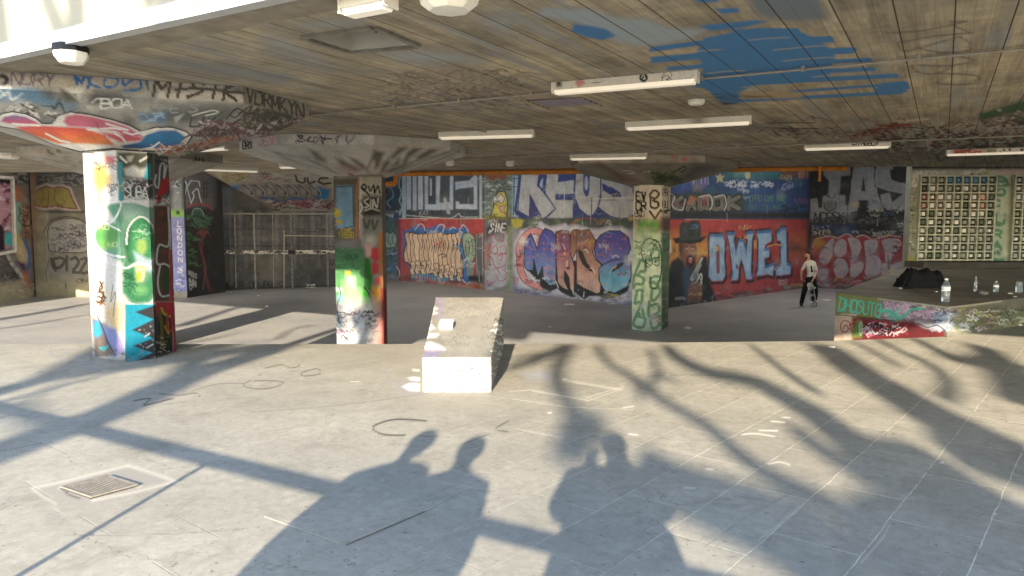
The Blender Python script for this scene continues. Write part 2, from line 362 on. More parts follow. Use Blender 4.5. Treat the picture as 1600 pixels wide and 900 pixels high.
    p.poly([(528, 650), (575, 650), (570, 740), (530, 742)], '#6d7f78'); p.shape([(592, 480), (628, 468), (630, 750), (598, 755), (588, 600)], '#4c5762', '#a8b2b8', 3)
    p.line([(600, 500), (625, 480)], 4, WH); p.rect(540, 740, 632, 775, '#15151a', soft=2)
    for x in range(110, 640, 44): p.ell(x+18, 800+(x-110)*.055, 20, 34, '#b3552c', 2, .95)
    p.line([(90, 370), (95, 500), (88, 700), (92, 800)], 7, '#6d2a30'); p.line([(80, 680), (100, 720), (88, 760)], 4, '#d8dde2')
    # ------------- creature column
    p.rect(641, 60, 822, 380, '#5d6f68'); p.blobs(645, 80, 820, 370, 30, 20, ['#6f857b', '#46564f', '#7f968c', '#3b4440'], .6)
    p.poly([(645, 60), (780, 60), (785, 115), (745, 130), (730, 112), (700, 135), (655, 120)], '#7d4530', 1); p.scrib(650, 130, 810, 190, 16, 16, ['#c8cfca', '#22262a'], 4, .9, 8)
    p.scrib(640, 200, 690, 340, 8, 15, ['#a9c2b6'], 4, .7, 9)
    p.shape([(680, 365), (700, 300), (705, 240), (730, 205), (770, 200), (785, 240), (790, 310), (780, 368)], '#c9b83c', BK, 7)
    p.ell(712, 252, 17, 24, WH); p.line([(712, 228), (728, 250), (715, 276), (696, 255), (712, 228)], 5, BK); p.ell(746, 246, 24, 30, '#e8e8e2'); p.line([(746, 216), (770, 245), (746, 277), (722, 248), (746, 216)], 5, BK)
    p.ell(715, 262, 4, 5, BK); p.ell(738, 262, 4, 5, BK); p.line([(715, 215), (740, 180), (760, 188)], 5, BK)
    p.shape([(735, 300), (780, 285), (765, 320), (778, 345), (745, 330)], '#c9958c', BK, 4); p.line([(700, 345), (715, 352), (725, 340)], 4, BK); p.text('GZ', 690, 345, 12, 9, BK, 3)
    p.rect(640, 360, 825, 384, '#6f6a34', soft=3)
    p.rect(641, 384, 824, 900, vgrad(345, 460, '#5b5a60', '#8d8898', '#8f8f98', '#6c7076')); p.blobs(645, 400, 820, 830, 40, 18, ['#a39fb0', '#6e6b78', '#8b8a96'], .6)
    p.poly([(645, 430), (690, 400), (740, 390), (800, 400), (812, 470), (760, 455), (690, 480), (650, 520)], '#2a2b30', 3, .8)
    p.text('SINE', 676, 408, 50, 20, '#dfe0e6', 8, .15, .25); p.line([(668, 462), (674, 468)], 6, WH)
    p.poly([(650, 550), (690, 530), (690, 600), (650, 700)], '#a0522d', 3, .7)
    p.poly([(692, 500), (705, 490), (730, 520), (765, 520), (775, 465), (795, 480), (800, 520), (815, 620), (812, 760), (780, 790), (735, 830), (660, 830), (650, 760), (690, 650), (688, 600)], '#a9a6ba', 3, .9)
    CRI = '#a3344c'
    for q in ([(688, 600), (680, 540), (690, 520), (682, 492), (705, 482), (722, 512), (765, 515), (762, 475), (785, 462), (800, 490), (790, 520), (808, 590)], [(700, 560), (715, 545), (725, 590), (700, 598)], [(740, 560), (770, 545), (782, 590), (748, 600)], [(700, 600), (720, 600), (760, 595), (782, 605)], [(695, 640), (715, 685), (760, 680), (785, 640)], [(725, 600), (755, 600), (752, 635), (728, 632), (725, 600)], [(700, 700), (720, 690), (735, 720)], [(715, 735), (735, 770), (770, 765), (790, 720)], [(760, 700), (785, 720), (770, 730)], [(790, 625), (810, 635), (795, 655)], [(655, 790), (665, 770), (672, 805), (684, 775), (690, 800), (704, 770)]): p.line(q, 5, CRI)
    p.ell(741, 610, 8, 9, '#c2616f'); p.scrib(650, 600, 690, 720, 8, 12, ['#e2e2e8', '#2a2a2c'], 3, .8, 10)
    p.line([(641, 384), (641, 850)], 3, '#3d3436', smooth=False)
    # ------------- silver letters
    p.T(790, 250, 3.8298)
    p.rect(42, 40, 800, 352, '#1f3170'); p.rect(42, 95, 75, 340, '#8fb4d4', soft=2); p.line([(52, 100), (48, 330)], 6, '#22345e'); p.line([(40, 110), (75, 108)], 4, '#22345e'); p.line([(40, 160), (72, 158)], 4, '#22345e')
    p.poly([(80, 92), (92, 92), (66, 300), (140, 350), (60, 330), (50, 300)], '#1b2f68')
    SV = '#a7aab0'; NV = '#1b2d70'
    p.shape([(95, 60), (205, 60), (190, 152), (236, 205), (300, 290), (222, 355), (146, 208), (142, 342), (72, 302)], SV, NV, 6)
    p.poly([(212, 125), (225, 108), (216, 168), (204, 150)], '#9cc0e8')
    p.shape([(248, 60), (322, 60), (315, 130), (412, 118), (408, 204), (300, 206), (300, 238), (407, 236), (402, 357), (242, 352), (300, 292), (236, 196)], SV, NV, 5)
    p.poly([(316, 60), (416, 60), (413, 118), (313, 131)], NV)
    p.shape([(420, 60), (470, 60), (466, 180), (480, 216), (494, 214), (504, 60), (566, 60), (570, 190), (552, 282), (520, 330), (490, 332), (442, 292), (414, 215)], SV, NV, 5)
    p.ell(484, 150, 19, 70, NV); p.ell(483, 138, 10, 42, '#a9c8ea')
    p.shape([(572, 100), (640, 110), (762, 165), (775, 320), (732, 345), (690, 352), (630, 337), (578, 302), (553, 280), (572, 228)], SV, NV, 5)
    p.poly([(576, 138), (640, 165), (688, 196), (694, 222), (650, 222), (612, 200), (582, 180)], NV); p.poly([(520, 332), (552, 290), (592, 345), (540, 352)], NV)
    p.line([(350, 175), (352, 320), (335, 345)], 4, '#d5d8dc'); p.line([(515, 225), (512, 420)], 6, '#1a1a20', smooth=False); p.line([(515, 232), (760, 225)], 3, '#dadada', smooth=False); p.line([(520, 240), (760, 242)], 2.5, '#6c6f78', smooth=False)
    p.scrib(100, 110, 740, 330, 40, 22, ['#9295a0', '#b5b8c0'], 3, .35, 12); p.line([(165, 260), (160, 345)], 5, '#5c2424')
    p.rect(20, 350, 800, 418, '#3a4440', soft=3); p.blobs(110, 355, 780, 410, 26, 22, ['#4f6148', '#2b3034', '#6d7f5c'], .7)
    p.line([(390, 385), (450, 352), (530, 352), (560, 385), (600, 352)], 6, '#a84a3a'); p.line([(450, 390), (458, 370), (465, 390)], 4, '#7fae5a'); p.line([(596, 388), (615, 360), (632, 388), (605, 372)], 4, '#b8c2ae')
    p.poly([(35, 355), (70, 348), (105, 362), (95, 395), (60, 418), (38, 400)], '#b2ad2c', 2); p.ell(748, 350, 14, 10, '#c8a42e', 2)
    p.rect(12, 400, 45, 900, '#6d7f5c', soft=4)
    # ------------- pink and blue piece
    p.rect(45, 415, 800, 900, '#8f8ba0', soft=3)
    p.poly([(90, 430), (150, 405), (185, 408), (205, 385), (235, 392), (262, 405), (350, 388), (372, 400), (430, 392), (500, 415), (560, 420), (620, 400), (700, 408), (745, 440), (762, 560), (762, 840), (680, 855), (560, 840), (400, 830), (240, 800), (140, 775), (70, 750), (52, 640), (55, 500)], '#cdc8e2', 4)
    p.ell(212, 388, 14, 22, '#a9a6da', 1); p.ell(356, 396, 12, 18, '#a9a6da', 1)
    p.poly([(52, 700), (75, 780), (130, 790), (300, 815), (470, 850), (640, 860), (762, 850), (762, 880), (50, 800)], '#5a64a8', 4, .8); p.scrib(70, 770, 740, 850, 26, 22, ['#8f96cf', '#d9d9ec', '#39407a'], 4, .8, 13)
    PK = '#e07f85'
    p.line([(205, 432), (160, 425), (112, 462), (84, 520), (86, 600), (90, 660), (118, 715), (165, 745), (215, 760)], 44, BK); p.line([(205, 432), (160, 425), (112, 462), (84, 520), (86, 600), (90, 660), (118, 715), (165, 745), (215, 760)], 36, PK)
    p.line([(196, 420), (228, 436), (196, 462), (190, 500)], 14, PK); p.text('RIP', 70, 555, 28, 14, '#5e2030', 3, vert=False, gap=-.2); p.scrib(72, 540, 100, 660, 9, 12, ['#7a2534'], 3.5, .9, 14); p.text('OUT', 122, 712, 24, 10, '#5e2030', 3)
    p.poly([(112, 640), (160, 690), (222, 770), (262, 790), (310, 770), (330, 790), (390, 822), (420, 822), (412, 790), (470, 838), (500, 815), (560, 815), (600, 833), (680, 815), (732, 785), (752, 720), (740, 600), (112, 600)], BK, 1)
    gb = lambda *c: vgrad(357, 460, *c)
    p.shape([(112, 492), (150, 440), (170, 480), (190, 530), (205, 455), (236, 408), (276, 424), (300, 456), (302, 744), (264, 752), (224, 714), (222, 640), (192, 700), (168, 590), (166, 660), (132, 662), (114, 640)], gb('#34378f', '#4a4fa8', '#5f7fc8', '#8cc4ea'), BK, 6)
    p.poly([(166, 590), (182, 640), (192, 700), (170, 690)], BK); p.poly([(222, 625), (214, 690), (196, 700)], BK)
    p.shape([(300, 430), (332, 420), (376, 424), (386, 470), (400, 600), (412, 640), (410, 800), (385, 770), (378, 700), (352, 662), (352, 722), (378, 782), (340, 765), (312, 735), (302, 600)], gb('#6a3a2e', '#764472', '#c07f7a', '#dda58c'), BK, 6)
    p.poly([(342, 505), (352, 515), (362, 575), (344, 572)], BK); p.rect(344, 552, 364, 570, '#e88e7c'); p.line([(346, 508), (352, 530)], 4, WH)
    p.poly([(355, 590), (380, 600), (384, 655), (362, 650)], BK); p.rect(360, 600, 376, 640, '#e39a8c')
    p.shape([(388, 430), (416, 414), (442, 420), (500, 418), (540, 480), (534, 520), (520, 545), (535, 590), (578, 632), (566, 790), (548, 802), (480, 772), (424, 740), (424, 540), (400, 600), (386, 560)], gb('#7a4a22', '#8a5a4a', '#cf8f7a', '#e0ac94'), BK, 6)
    p.poly([(428, 530), (460, 545), (486, 610), (530, 672), (500, 665), (460, 625), (440, 580)], BK, 1); p.line([(468, 540), (480, 536), (494, 556)], 5, WH); p.line([(505, 645), (520, 652), (532, 676)], 4, WH)
    p.shape([(530, 545), (545, 480), (566, 450), (620, 424), (684, 424), (735, 462), (748, 530), (725, 588), (750, 610), (752, 700), (722, 762), (652, 796), (590, 782), (560, 722), (558, 650), (580, 628), (545, 595)], gb('#2f348f', '#4c3f92', '#5f62b4', '#58b0e0', '#7cc6ea'), BK, 7)
    p.line([(580, 628), (640, 600), (700, 595), (738, 588)], 7, BK); p.poly([(622, 680), (640, 640), (680, 618), (722, 604), (690, 640), (655, 662)], BK); p.line([(626, 676), (640, 648), (664, 632)], 5, WH); p.line([(638, 585), (655, 572), (676, 578)], 5, WH)
    r = np.random.RandomState(4)
    for (x0, y0, x1, y1) in ((130, 480, 295, 620), (305, 440, 380, 600), (400, 430, 535, 540), (560, 440, 735, 590), (565, 640, 745, 780), (240, 640, 300, 740), (430, 620, 560, 780)):
        for _ in range(14): p.ell(r.uniform(x0, x1), r.uniform(y0, y1), r.uniform(3, 7), r.uniform(3, 7), ['#c4604a', '#e08a6a', '#8a5a9a', '#6a3a5a', '#d07a8a'][r.randint(5)], 1, .85)
        p.scrib(x0, y0, x1, y1, 6, 22, ['#c46a3a', '#7a5ab0', '#c06a70', '#5a3a4a'], 3.5, .6, int(x0))
    for q in ([(440, 460), (455, 440), (470, 470), (490, 440)], [(585, 462), (610, 435), (650, 445)], [(125, 500), (150, 470), (180, 560)], [(235, 450), (255, 480), (245, 530)]): p.line(q, 4, '#5a78d8')
    p.scrib(140, 690, 290, 740, 4, 20, ['#d9ecf8'], 4, .7, 21)
    for cx, cy in ((105, 488), (736, 600)):
        p.ell(cx, cy, 9, 9, '#ffffff', 8, .9); p.line([(cx-26, cy), (cx+26, cy)], 2.5, '#ffffff', smooth=False, soft=1); p.line([(cx, cy-26), (cx, cy+26)], 2.5, '#ffffff', smooth=False, soft=1)
    for q in ([(300, 725), (316, 765)], [(396, 765), (408, 805)], [(470, 790), (466, 820)], [(590, 795), (606, 770)], [(600, 800), (612, 778)]): p.line(q, 5, WH)
    p.text('RSM', 52, 700, 40, 9, '#b0566a', 3, gap=0); p.ell(728, 830, 16, 20, '#cfd2e8', 1); p.line([(715, 820), (740, 815)], 4, '#b04a5a')
    p.line([(425, 420), (427, 830)], 2, '#3b3842', smooth=False, op=.7); p.line([(680, 240), (682, 860)], 2, '#5b5862', smooth=False, op=.6)
    p.line([(0, 350), (800, 352)], 3, '#2a2a30', smooth=False, op=.7)
    weather(p, 605, 985, 278, 460, (436, 474), 301, 46)
# ---------------- red wall with the gunman and pale blue letters
def mural_red(p):
    p.T(1030, 240, 3.673)
    p.rect(-60, -60, 1000, 375, '#1f3f74'); p.blobs(40, 20, 860, 330, 60, 45, ['#1a3566', '#26508c', '#1e5a78', '#183060'], .6)
    p.rect(370, 40, 700, 145, '#1f5f62', soft=5); p.rect(700, 40, 900, 140, '#6e4a44', soft=5); p.rect(430, 90, 500, 135, '#5f8f8a', soft=3, op=.7)
    p.ell(508, 122, 14, 22, '#d8d0a0', 2); p.rect(535, 90, 690, 130, '#2c6a7c', soft=4); p.rect(455, 52, 520, 76, '#b8ccc8', soft=2); p.rect(555, 56, 655, 76, '#3c5f62', soft=2); p.text('ROMES', 560, 58, 14, 12, '#b8ccc8', 3)
    for x in (800, 820, 845): p.poly([(x, 100), (x+14, 100), (x+10, 138), (x+2, 138)], '#c98f7a', 2)
    p.poly([(60, 210), (180, 185), (176, 205), (80, 222)], '#2c3f9a', 2); p.poly([(176, 160), (280, 120), (275, 180), (240, 215), (200, 225), (185, 190)], '#5a568c', 3)
    for x in (196, 240, 262, 278): p.line([(x, 130), (x+3, 175)], 5, '#a9a8d2')
    p.shape([(318, 120), (338, 128), (352, 102), (360, 128), (384, 118), (364, 145), (370, 172), (346, 158), (326, 176), (332, 148)], '#b3a878', '#2a3a4a', 3)
    p.line([(200, 215), (220, 180), (235, 220)], 12, '#6f6a52')
    for k, x in enumerate((380, 445, 525, 592)): p.scrib(x+10, 160, x+50, 190, 8, 17, ['#c2cbe0'], 3.5, .95, 30+k)
    p.scrib(465, 205, 510, 260, 8, 16, ['#a2b0cf'], 3, .85, 40); p.text('OPPO ONY RAE', 520, 240, 34, 14, '#4f7f5c', 3.5, gap=.25); p.text('BAY TOO MASON', 515, 292, 30, 14, '#3f6a52', 3, gap=.25); p.text('CAM', 705, 175, 26, 16, '#93a6cc', 3, .3); p.line([(700, 200), (740, 165), (770, 175), (740, 205), (705, 208)], 2.5, '#93a6cc')
    # outlined chunky letters
    base = '#8d8a80'
    p.poly([(60, 225), (120, 240), (200, 222), (300, 225), (350, 232), (400, 238), (470, 235), (500, 260), (490, 330), (60, 335)], '#1d3b30', 5)
    for str_, x, w in (('K', 85, 46), ('A', 160, 50), ('D', 232, 50), ('O', 312, 50), ('K', 400, 56)):
        p.text(str_, x, 252, 66, w, '#6e6860', 24, out='#141414', ow=8)
    for str_, x, w in (('K', 85, 46), ('A', 160, 50), ('D', 232, 50), ('O', 312, 50), ('K', 400, 56)):
        p.text(str_, x+5, 256, 62, w, '#3a3c3a', 4)
    p.line([(66, 230), (90, 248), (75, 300), (130, 325), (150, 260)], 5, '#d8dedc'); p.line([(230, 250), (290, 240), (305, 290), (290, 325)], 5, '#d8dedc'); p.line([(320, 250), (370, 240), (385, 290), (372, 328)], 5, '#d8dedc')
    p.blobs(160, 250, 220, 300, 5, 14, ['#b5633a'], .7, 3); p.blobs(250, 260, 280, 300, 3, 12, ['#b54a3a'], .6, 3)
    p.scrib(720, 300, 860, 330, 12, 18, ['#0e1c30'], 5, .7, 44)
    p.rect(-60, 332, 1000, 376, '#17181c', soft=4); p.line([(150, 378), (385, 379)], 3, '#b5aea0', smooth=False)
    # red field
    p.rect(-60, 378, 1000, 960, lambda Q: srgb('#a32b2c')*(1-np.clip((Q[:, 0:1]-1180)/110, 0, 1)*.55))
    p.poly([(50, 470), (110, 465), (300, 500), (300, 620), (60, 640)], '#d08a2e', 14, .85); p.poly([(730, 500), (860, 480), (860, 620), (730, 560)], '#b5642e', 16, .6)
    p.poly([(50, 540), (75, 535), (95, 560), (60, 590), (50, 650)], '#a5702a', 4); p.poly([(54, 500), (66, 500), (70, 560), (56, 575)], '#d8d0c0', 2)
    p.poly([(735, 530), (760, 500), (775, 520), (800, 510), (820, 545), (860, 540), (860, 560), (740, 560)], '#5a2a22', 4)
    p.line([(50, 660), (70, 600), (110, 580)], 5, '#c98f4a')
    # figure: black coat, hat
    p.poly([(50, 680), (70, 620), (110, 590), (160, 640), (215, 640), (245, 585), (275, 590), (285, 700), (300, 760), (335, 850), (330, 900), (40, 910)], '#141418', 2)
    p.poly([(135, 640), (215, 650), (205, 760), (160, 870), (145, 780)], '#24303c', 3); p.poly([(150, 650), (140, 700), (150, 860), (170, 865), (185, 700)], '#2f4a6a', 5, .6)
    p.poly([(112, 505), (150, 512), (210, 512), (218, 560), (212, 630), (190, 662), (165, 658), (135, 630), (118, 580)], vgrad(377, 425, '#5c3a30', '#7d4c3e', '#4a2c26'), 1.2)
    p.poly([(150, 515), (205, 515), (210, 560), (190, 585), (160, 570)], '#8d5a48', 4, .8); p.poly([(112, 520), (132, 530), (128, 600), (116, 580)], '#3a221c', 3)
    p.line([(148, 538), (166, 532)], 5, '#1c1210'); p.line([(182, 533), (202, 538)], 5, '#1c1210'); p.ell(158, 545, 6, 4, '#cfc4b8'); p.ell(192, 545, 6, 4, '#cfc4b8'); p.ell(158, 545, 2.6, 3, BK); p.ell(192, 545, 2.6, 3, BK)
    p.poly([(172, 545), (182, 545), (186, 575), (168, 575)], '#a06a56', 2); p.poly([(160, 590), (178, 582), (200, 592), (205, 630), (188, 660), (166, 655), (154, 630)], '#1c1412', 2); p.poly([(170, 600), (186, 597), (192, 615), (182, 630), (168, 622)], '#b5524a'); p.line([(172, 601), (188, 601)], 4, '#e2dccf')
    p.poly([(118, 505), (116, 420), (130, 388), (165, 396), (195, 382), (225, 385), (238, 410), (240, 480), (232, 505), (180, 515)], '#1c2022', 1.2); p.poly([(75, 485), (115, 480), (180, 498), (240, 480), (275, 470), (262, 488), (240, 510), (180, 518), (120, 512), (95, 518)], '#101214', 1.2)
    p.poly([(140, 400), (160, 402), (155, 470), (132, 470)], '#4a5254', 6, .7); p.poly([(200, 395), (222, 395), (228, 455), (205, 465)], '#3a4244', 6, .7); p.poly([(118, 480), (238, 468), (238, 490), (118, 502)], '#2f3538', 2)
    # gun and hand
    p.line([(245, 600), (205, 690)], 22, '#2a2d30', smooth=False); p.line([(246, 600), (208, 686)], 12, '#a7aeb2', smooth=False); p.line([(241, 600), (206, 680)], 4, '#f0f2f2', smooth=False); p.line([(230, 640), (190, 720)], 26, '#8b9296', smooth=False); p.ell(212, 700, 20, 26, '#767d82', 1); p.line([(200, 690), (222, 715)], 4, '#2a2d30'); p.line([(196, 705), (216, 728)], 4, '#2a2d30')
    p.line([(190, 745), (215, 735), (240, 690), (245, 720), (232, 750)], 6, '#d8dadc'); p.line([(235, 715), (245, 745), (225, 770)], 5, '#c9b89a')
    p.poly([(180, 745), (235, 740), (245, 790), (240, 855), (165, 862), (165, 800)], '#6b4438', 2); p.poly([(185, 750), (225, 748), (232, 800), (180, 800)], '#8d5c4a', 6, .7)
    for y in (765, 785, 805): p.line([(180, y), (210, y-6), (232, y)], 3.5, '#3a241e')
    # letters
    LBB = '#86a9d6'; DB = '#2a5f9e'; MR = '#3a1218'
    def slab(parts, cuts):
        for q in parts: p.poly([(x-4, y-22) for x, y in q], MR, 1.5); p.line([(x-4, y-22) for x, y in q]+[(q[0][0]-4, q[0][1]-22)], 14, MR, smooth=False)
        for q in parts: p.line([(x+6, y+14) for x, y in q]+[(q[0][0]+6, q[0][1]+14)], 16, MR, smooth=False)
        for q in parts: p.poly([(x+2, y-16) for x, y in q], DB, 1); p.line([(x, y-14) for x, y in q]+[(q[0][0], q[0][1]-14)], 8, DB, smooth=False)
        for q in parts: p.poly(q, LBB, 1)
        for q in cuts: p.poly([(x, y) for x, y in q], DB, 1); p.poly([(x+4, y+8) for x, y in q], '#7d2a22', 1)
    slab([[(295, 480), (365, 478), (375, 505), (370, 600), (378, 700), (362, 728), (300, 730), (285, 705), (292, 600), (287, 510)]], [[(325, 525), (342, 523), (344, 680), (328, 684)]])
    slab([[(392, 470), (432, 468), (424, 500), (440, 590), (458, 510), (482, 508), (500, 590), (512, 500), (500, 465), (540, 462), (530, 500), (524, 690), (535, 718), (500, 722), (485, 640), (470, 600), (455, 660), (452, 722), (415, 728), (425, 690), (405, 520)]], [[(438, 635), (448, 635), (450, 655), (440, 655)]])
    slab([[(560, 462), (640, 455), (645, 500), (610, 520), (600, 560), (630, 556), (632, 590), (602, 600), (606, 660), (640, 650), (655, 640), (652, 700), (620, 690), (560, 704), (570, 670), (572, 500)]], [])
    slab([[(676, 470), (706, 440), (726, 440), (730, 640), (755, 650), (752, 690), (672, 700), (674, 664), (700, 650), (700, 500), (680, 500)]], [])
    for x, y in ((302, 560), (358, 555), (420, 555), (468, 550), (518, 548), (706, 530)): p.line([(x, y-18), (x+7, y), (x, y+18), (x-7, y), (x, y-18)], 2.5, '#22304a', smooth=False)
    p.rect(325, 530, 338, 560, '#d8a23a'); p.rect(545, 500, 556, 545, '#c98f3a', soft=2); p.line([(620, 535), (660, 522), (700, 525)], 8, '#c98f4a', op=.7)
    p.poly([(60, 880), (330, 850), (420, 828), (860, 770), (860, 960), (60, 960)], '#2a1416', 5, .65); p.scrib(330, 800, 700, 850, 18, 18, ['#3a1a1a', '#a8a49c'], 3, .5, 50)
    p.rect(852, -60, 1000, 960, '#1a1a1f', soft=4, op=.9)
    weather(p, 1046, 1258, 270, 465, (480, 450), 302, 26)
# ---------------- end wall: grey letters above, pink bubble letters below
def mural_end(p):
    p.T(1250, 240, 4.09)
    p.rect(-100, -80, 1100, 470, '#26292d'); p.blobs(60, 110, 700, 450, 40, 30, ['#202327', '#30343a', '#2a2d2a'], .6)
    GY = '#8c9098'
    p.poly([(150, 60), (320, 60), (320, 140), (262, 142), (252, 262), (290, 268), (288, 330), (310, 330), (325, 390), (66, 420), (66, 290), (110, 284), (118, 350), (142, 345), (144, 268), (180, 265), (186, 175), (150, 135)], GY, 1)
    p.shape([(345, 60), (470, 60), (500, 262), (540, 370), (440, 395), (430, 300), (375, 302), (370, 390), (300, 380), (318, 268), (330, 150)], GY, '#222428', 4); p.poly([(405, 140), (420, 240), (390, 240)], '#2a2c30')
    p.shape([(492, 60), (600, 60), (588, 165), (640, 185), (700, 190), (700, 360), (575, 370), (550, 358), (520, 320), (510, 262), (575, 245), (590, 300), (655, 260), (560, 240), (480, 212), (476, 130)], GY, '#222428', 4)
    p.poly([(570, 240), (655, 258), (590, 312)], '#26292d'); p.poly([(575, 100), (690, 120), (700, 185), (640, 180), (582, 165)], '#222528')
    p.poly([(372, 300), (440, 300), (430, 400), (380, 400)], '#1d1f22', 3, .8)
    p.ell(190, 330, 34, 30, '#6a6e72', 3); p.line([(152, 315), (160, 350), (190, 365), (225, 350), (228, 310)], 7, '#1a1a1c'); p.blobs(450, 300, 500, 340, 6, 6, ['#141416'], 1, 1)
    p.rect(60, 400, 800, 450, '#6a6e72', soft=8, op=.5); p.text('MORSKI', 92, 378, 60, 34, '#17181a', 7, .1, .12); p.scrib(340, 360, 690, 440, 34, 26, ['#17181a', '#101215'], 7, .85, 60); p.scrib(450, 310, 530, 400, 10, 20, ['#9a9ea4'], 5, .7, 62)
    for x in range(560, 690, 14): p.line([(x, 340+(x % 3)*14), (x+2, 420)], 6, '#1a1c1e')
    p.rect(60, 445, 1100, 520, '#20242c', soft=3); p.rect(80, 455, 350, 480, '#1c2f5c', soft=4); p.rect(220, 490, 350, 512, '#27507c', soft=4); p.text('PMAD', 80, 462, 26, 20, '#8a93b4', 3, gap=.4); p.text('SHOES', 78, 495, 24, 20, '#b8b4ae', 4, gap=.2)
    p.poly([(420, 470), (450, 452), (580, 460), (560, 490), (430, 492)], '#101216', 2); p.scrib(350, 490, 690, 515, 20, 18, ['#a2a6aa', '#4a4e52'], 3.5, .7, 63); p.rect(580, 450, 690, 490, '#4a4750', soft=5)
    p.poly([(66, 520), (1100, 520), (1100, 1000), (66, 1000)], '#4a3038', 3)
    p.poly([(80, 600), (110, 545), (200, 530), (240, 540), (300, 515), (350, 540), (400, 520), (470, 545), (560, 530), (640, 530), (680, 570), (670, 640), (660, 780), (560, 790), (460, 820), (330, 840), (270, 850), (160, 860), (100, 800), (90, 720)], '#8f2a38', 2)
    p.line([(80, 600), (110, 545), (200, 528), (240, 540), (300, 513), (350, 536), (400, 520), (470, 545), (560, 525), (640, 530)], 5, '#c9b8b4')
    p.ell(120, 575, 38, 34, '#a0702a', 4, .9); p.ell(95, 630, 18, 22, '#b03a34', 3)
    L = '#a49aa6'
    for q in ([(150, 600), (200, 540), (225, 560), (215, 640), (175, 710), (130, 700), (118, 660)], [(100, 760), (140, 735), (185, 740), (175, 800), (130, 810)], [(150, 820), (180, 800), (188, 850), (160, 862)], [(215, 600), (250, 545), (295, 560), (300, 630), (260, 665), (222, 650)], [(215, 700), (245, 665), (290, 680), (312, 740), (280, 795), (235, 790), (215, 750)], [(305, 540), (370, 545), (395, 600), (360, 680), (340, 700), (400, 690), (405, 740), (360, 790), (318, 780), (320, 700), (330, 640)], [(410, 560), (460, 545), (500, 560), (490, 620), (450, 650), (500, 655), (525, 710), (505, 775), (440, 790), (412, 760), (420, 690), (412, 620)], [(520, 560), (570, 540), (635, 545), (648, 600), (600, 640), (580, 690), (545, 690), (540, 620)], [(575, 720), (640, 690), (665, 700), (662, 760), (600, 782)], [(520, 710), (560, 700), (560, 775), (525, 785)]):
        p.shape(q, L, '#8a2432', 6, True)
        xs = [a for a, b in q]; ys = [b for a, b in q]; cx, cy = sum(xs)/len(xs), sum(ys)/len(ys)
        p.ell(cx-4, cy-8, 18, 22, '#8d96ac', 10, .6); p.scrib(cx-20, cy-20, cx+20, cy+20, 3, 14, ['#5c6a86', '#74708a'], 2.5, .7, int(cx)); p.ell(cx+4, cy+26, 18, 12, '#c08a9a', 8, .6)
    p.scrib(600, 560, 690, 680, 12, 22, ['#7a2028', '#4a2a30', '#a88'.replace('#a88', '#aa8888')], 6, .8, 65)
    p.line([(215, 440), (212, 870)], 2.5, '#3a3438', smooth=False, op=.7); p.line([(568, 470), (562, 800)], 2.5, '#3a3438', smooth=False, op=.7)
    p.line([(100, 820), (150, 850), (200, 862), (250, 830), (300, 850), (340, 820), (380, 812), (430, 815)], 5, '#b9aeb2'); p.poly([(330, 840), (370, 812), (430, 815), (380, 850)], '#b0525e', 2)
    p.poly([(66, 862), (215, 860), (330, 850), (330, 900), (215, 890), (66, 890)], '#3f6258', 3, .8); p.line([(120, 720), (90, 770), (105, 740)], 4, '#c8bcb8')
    weather(p, 1268, 1418, 290, 440, (450, 430), 303, 22)
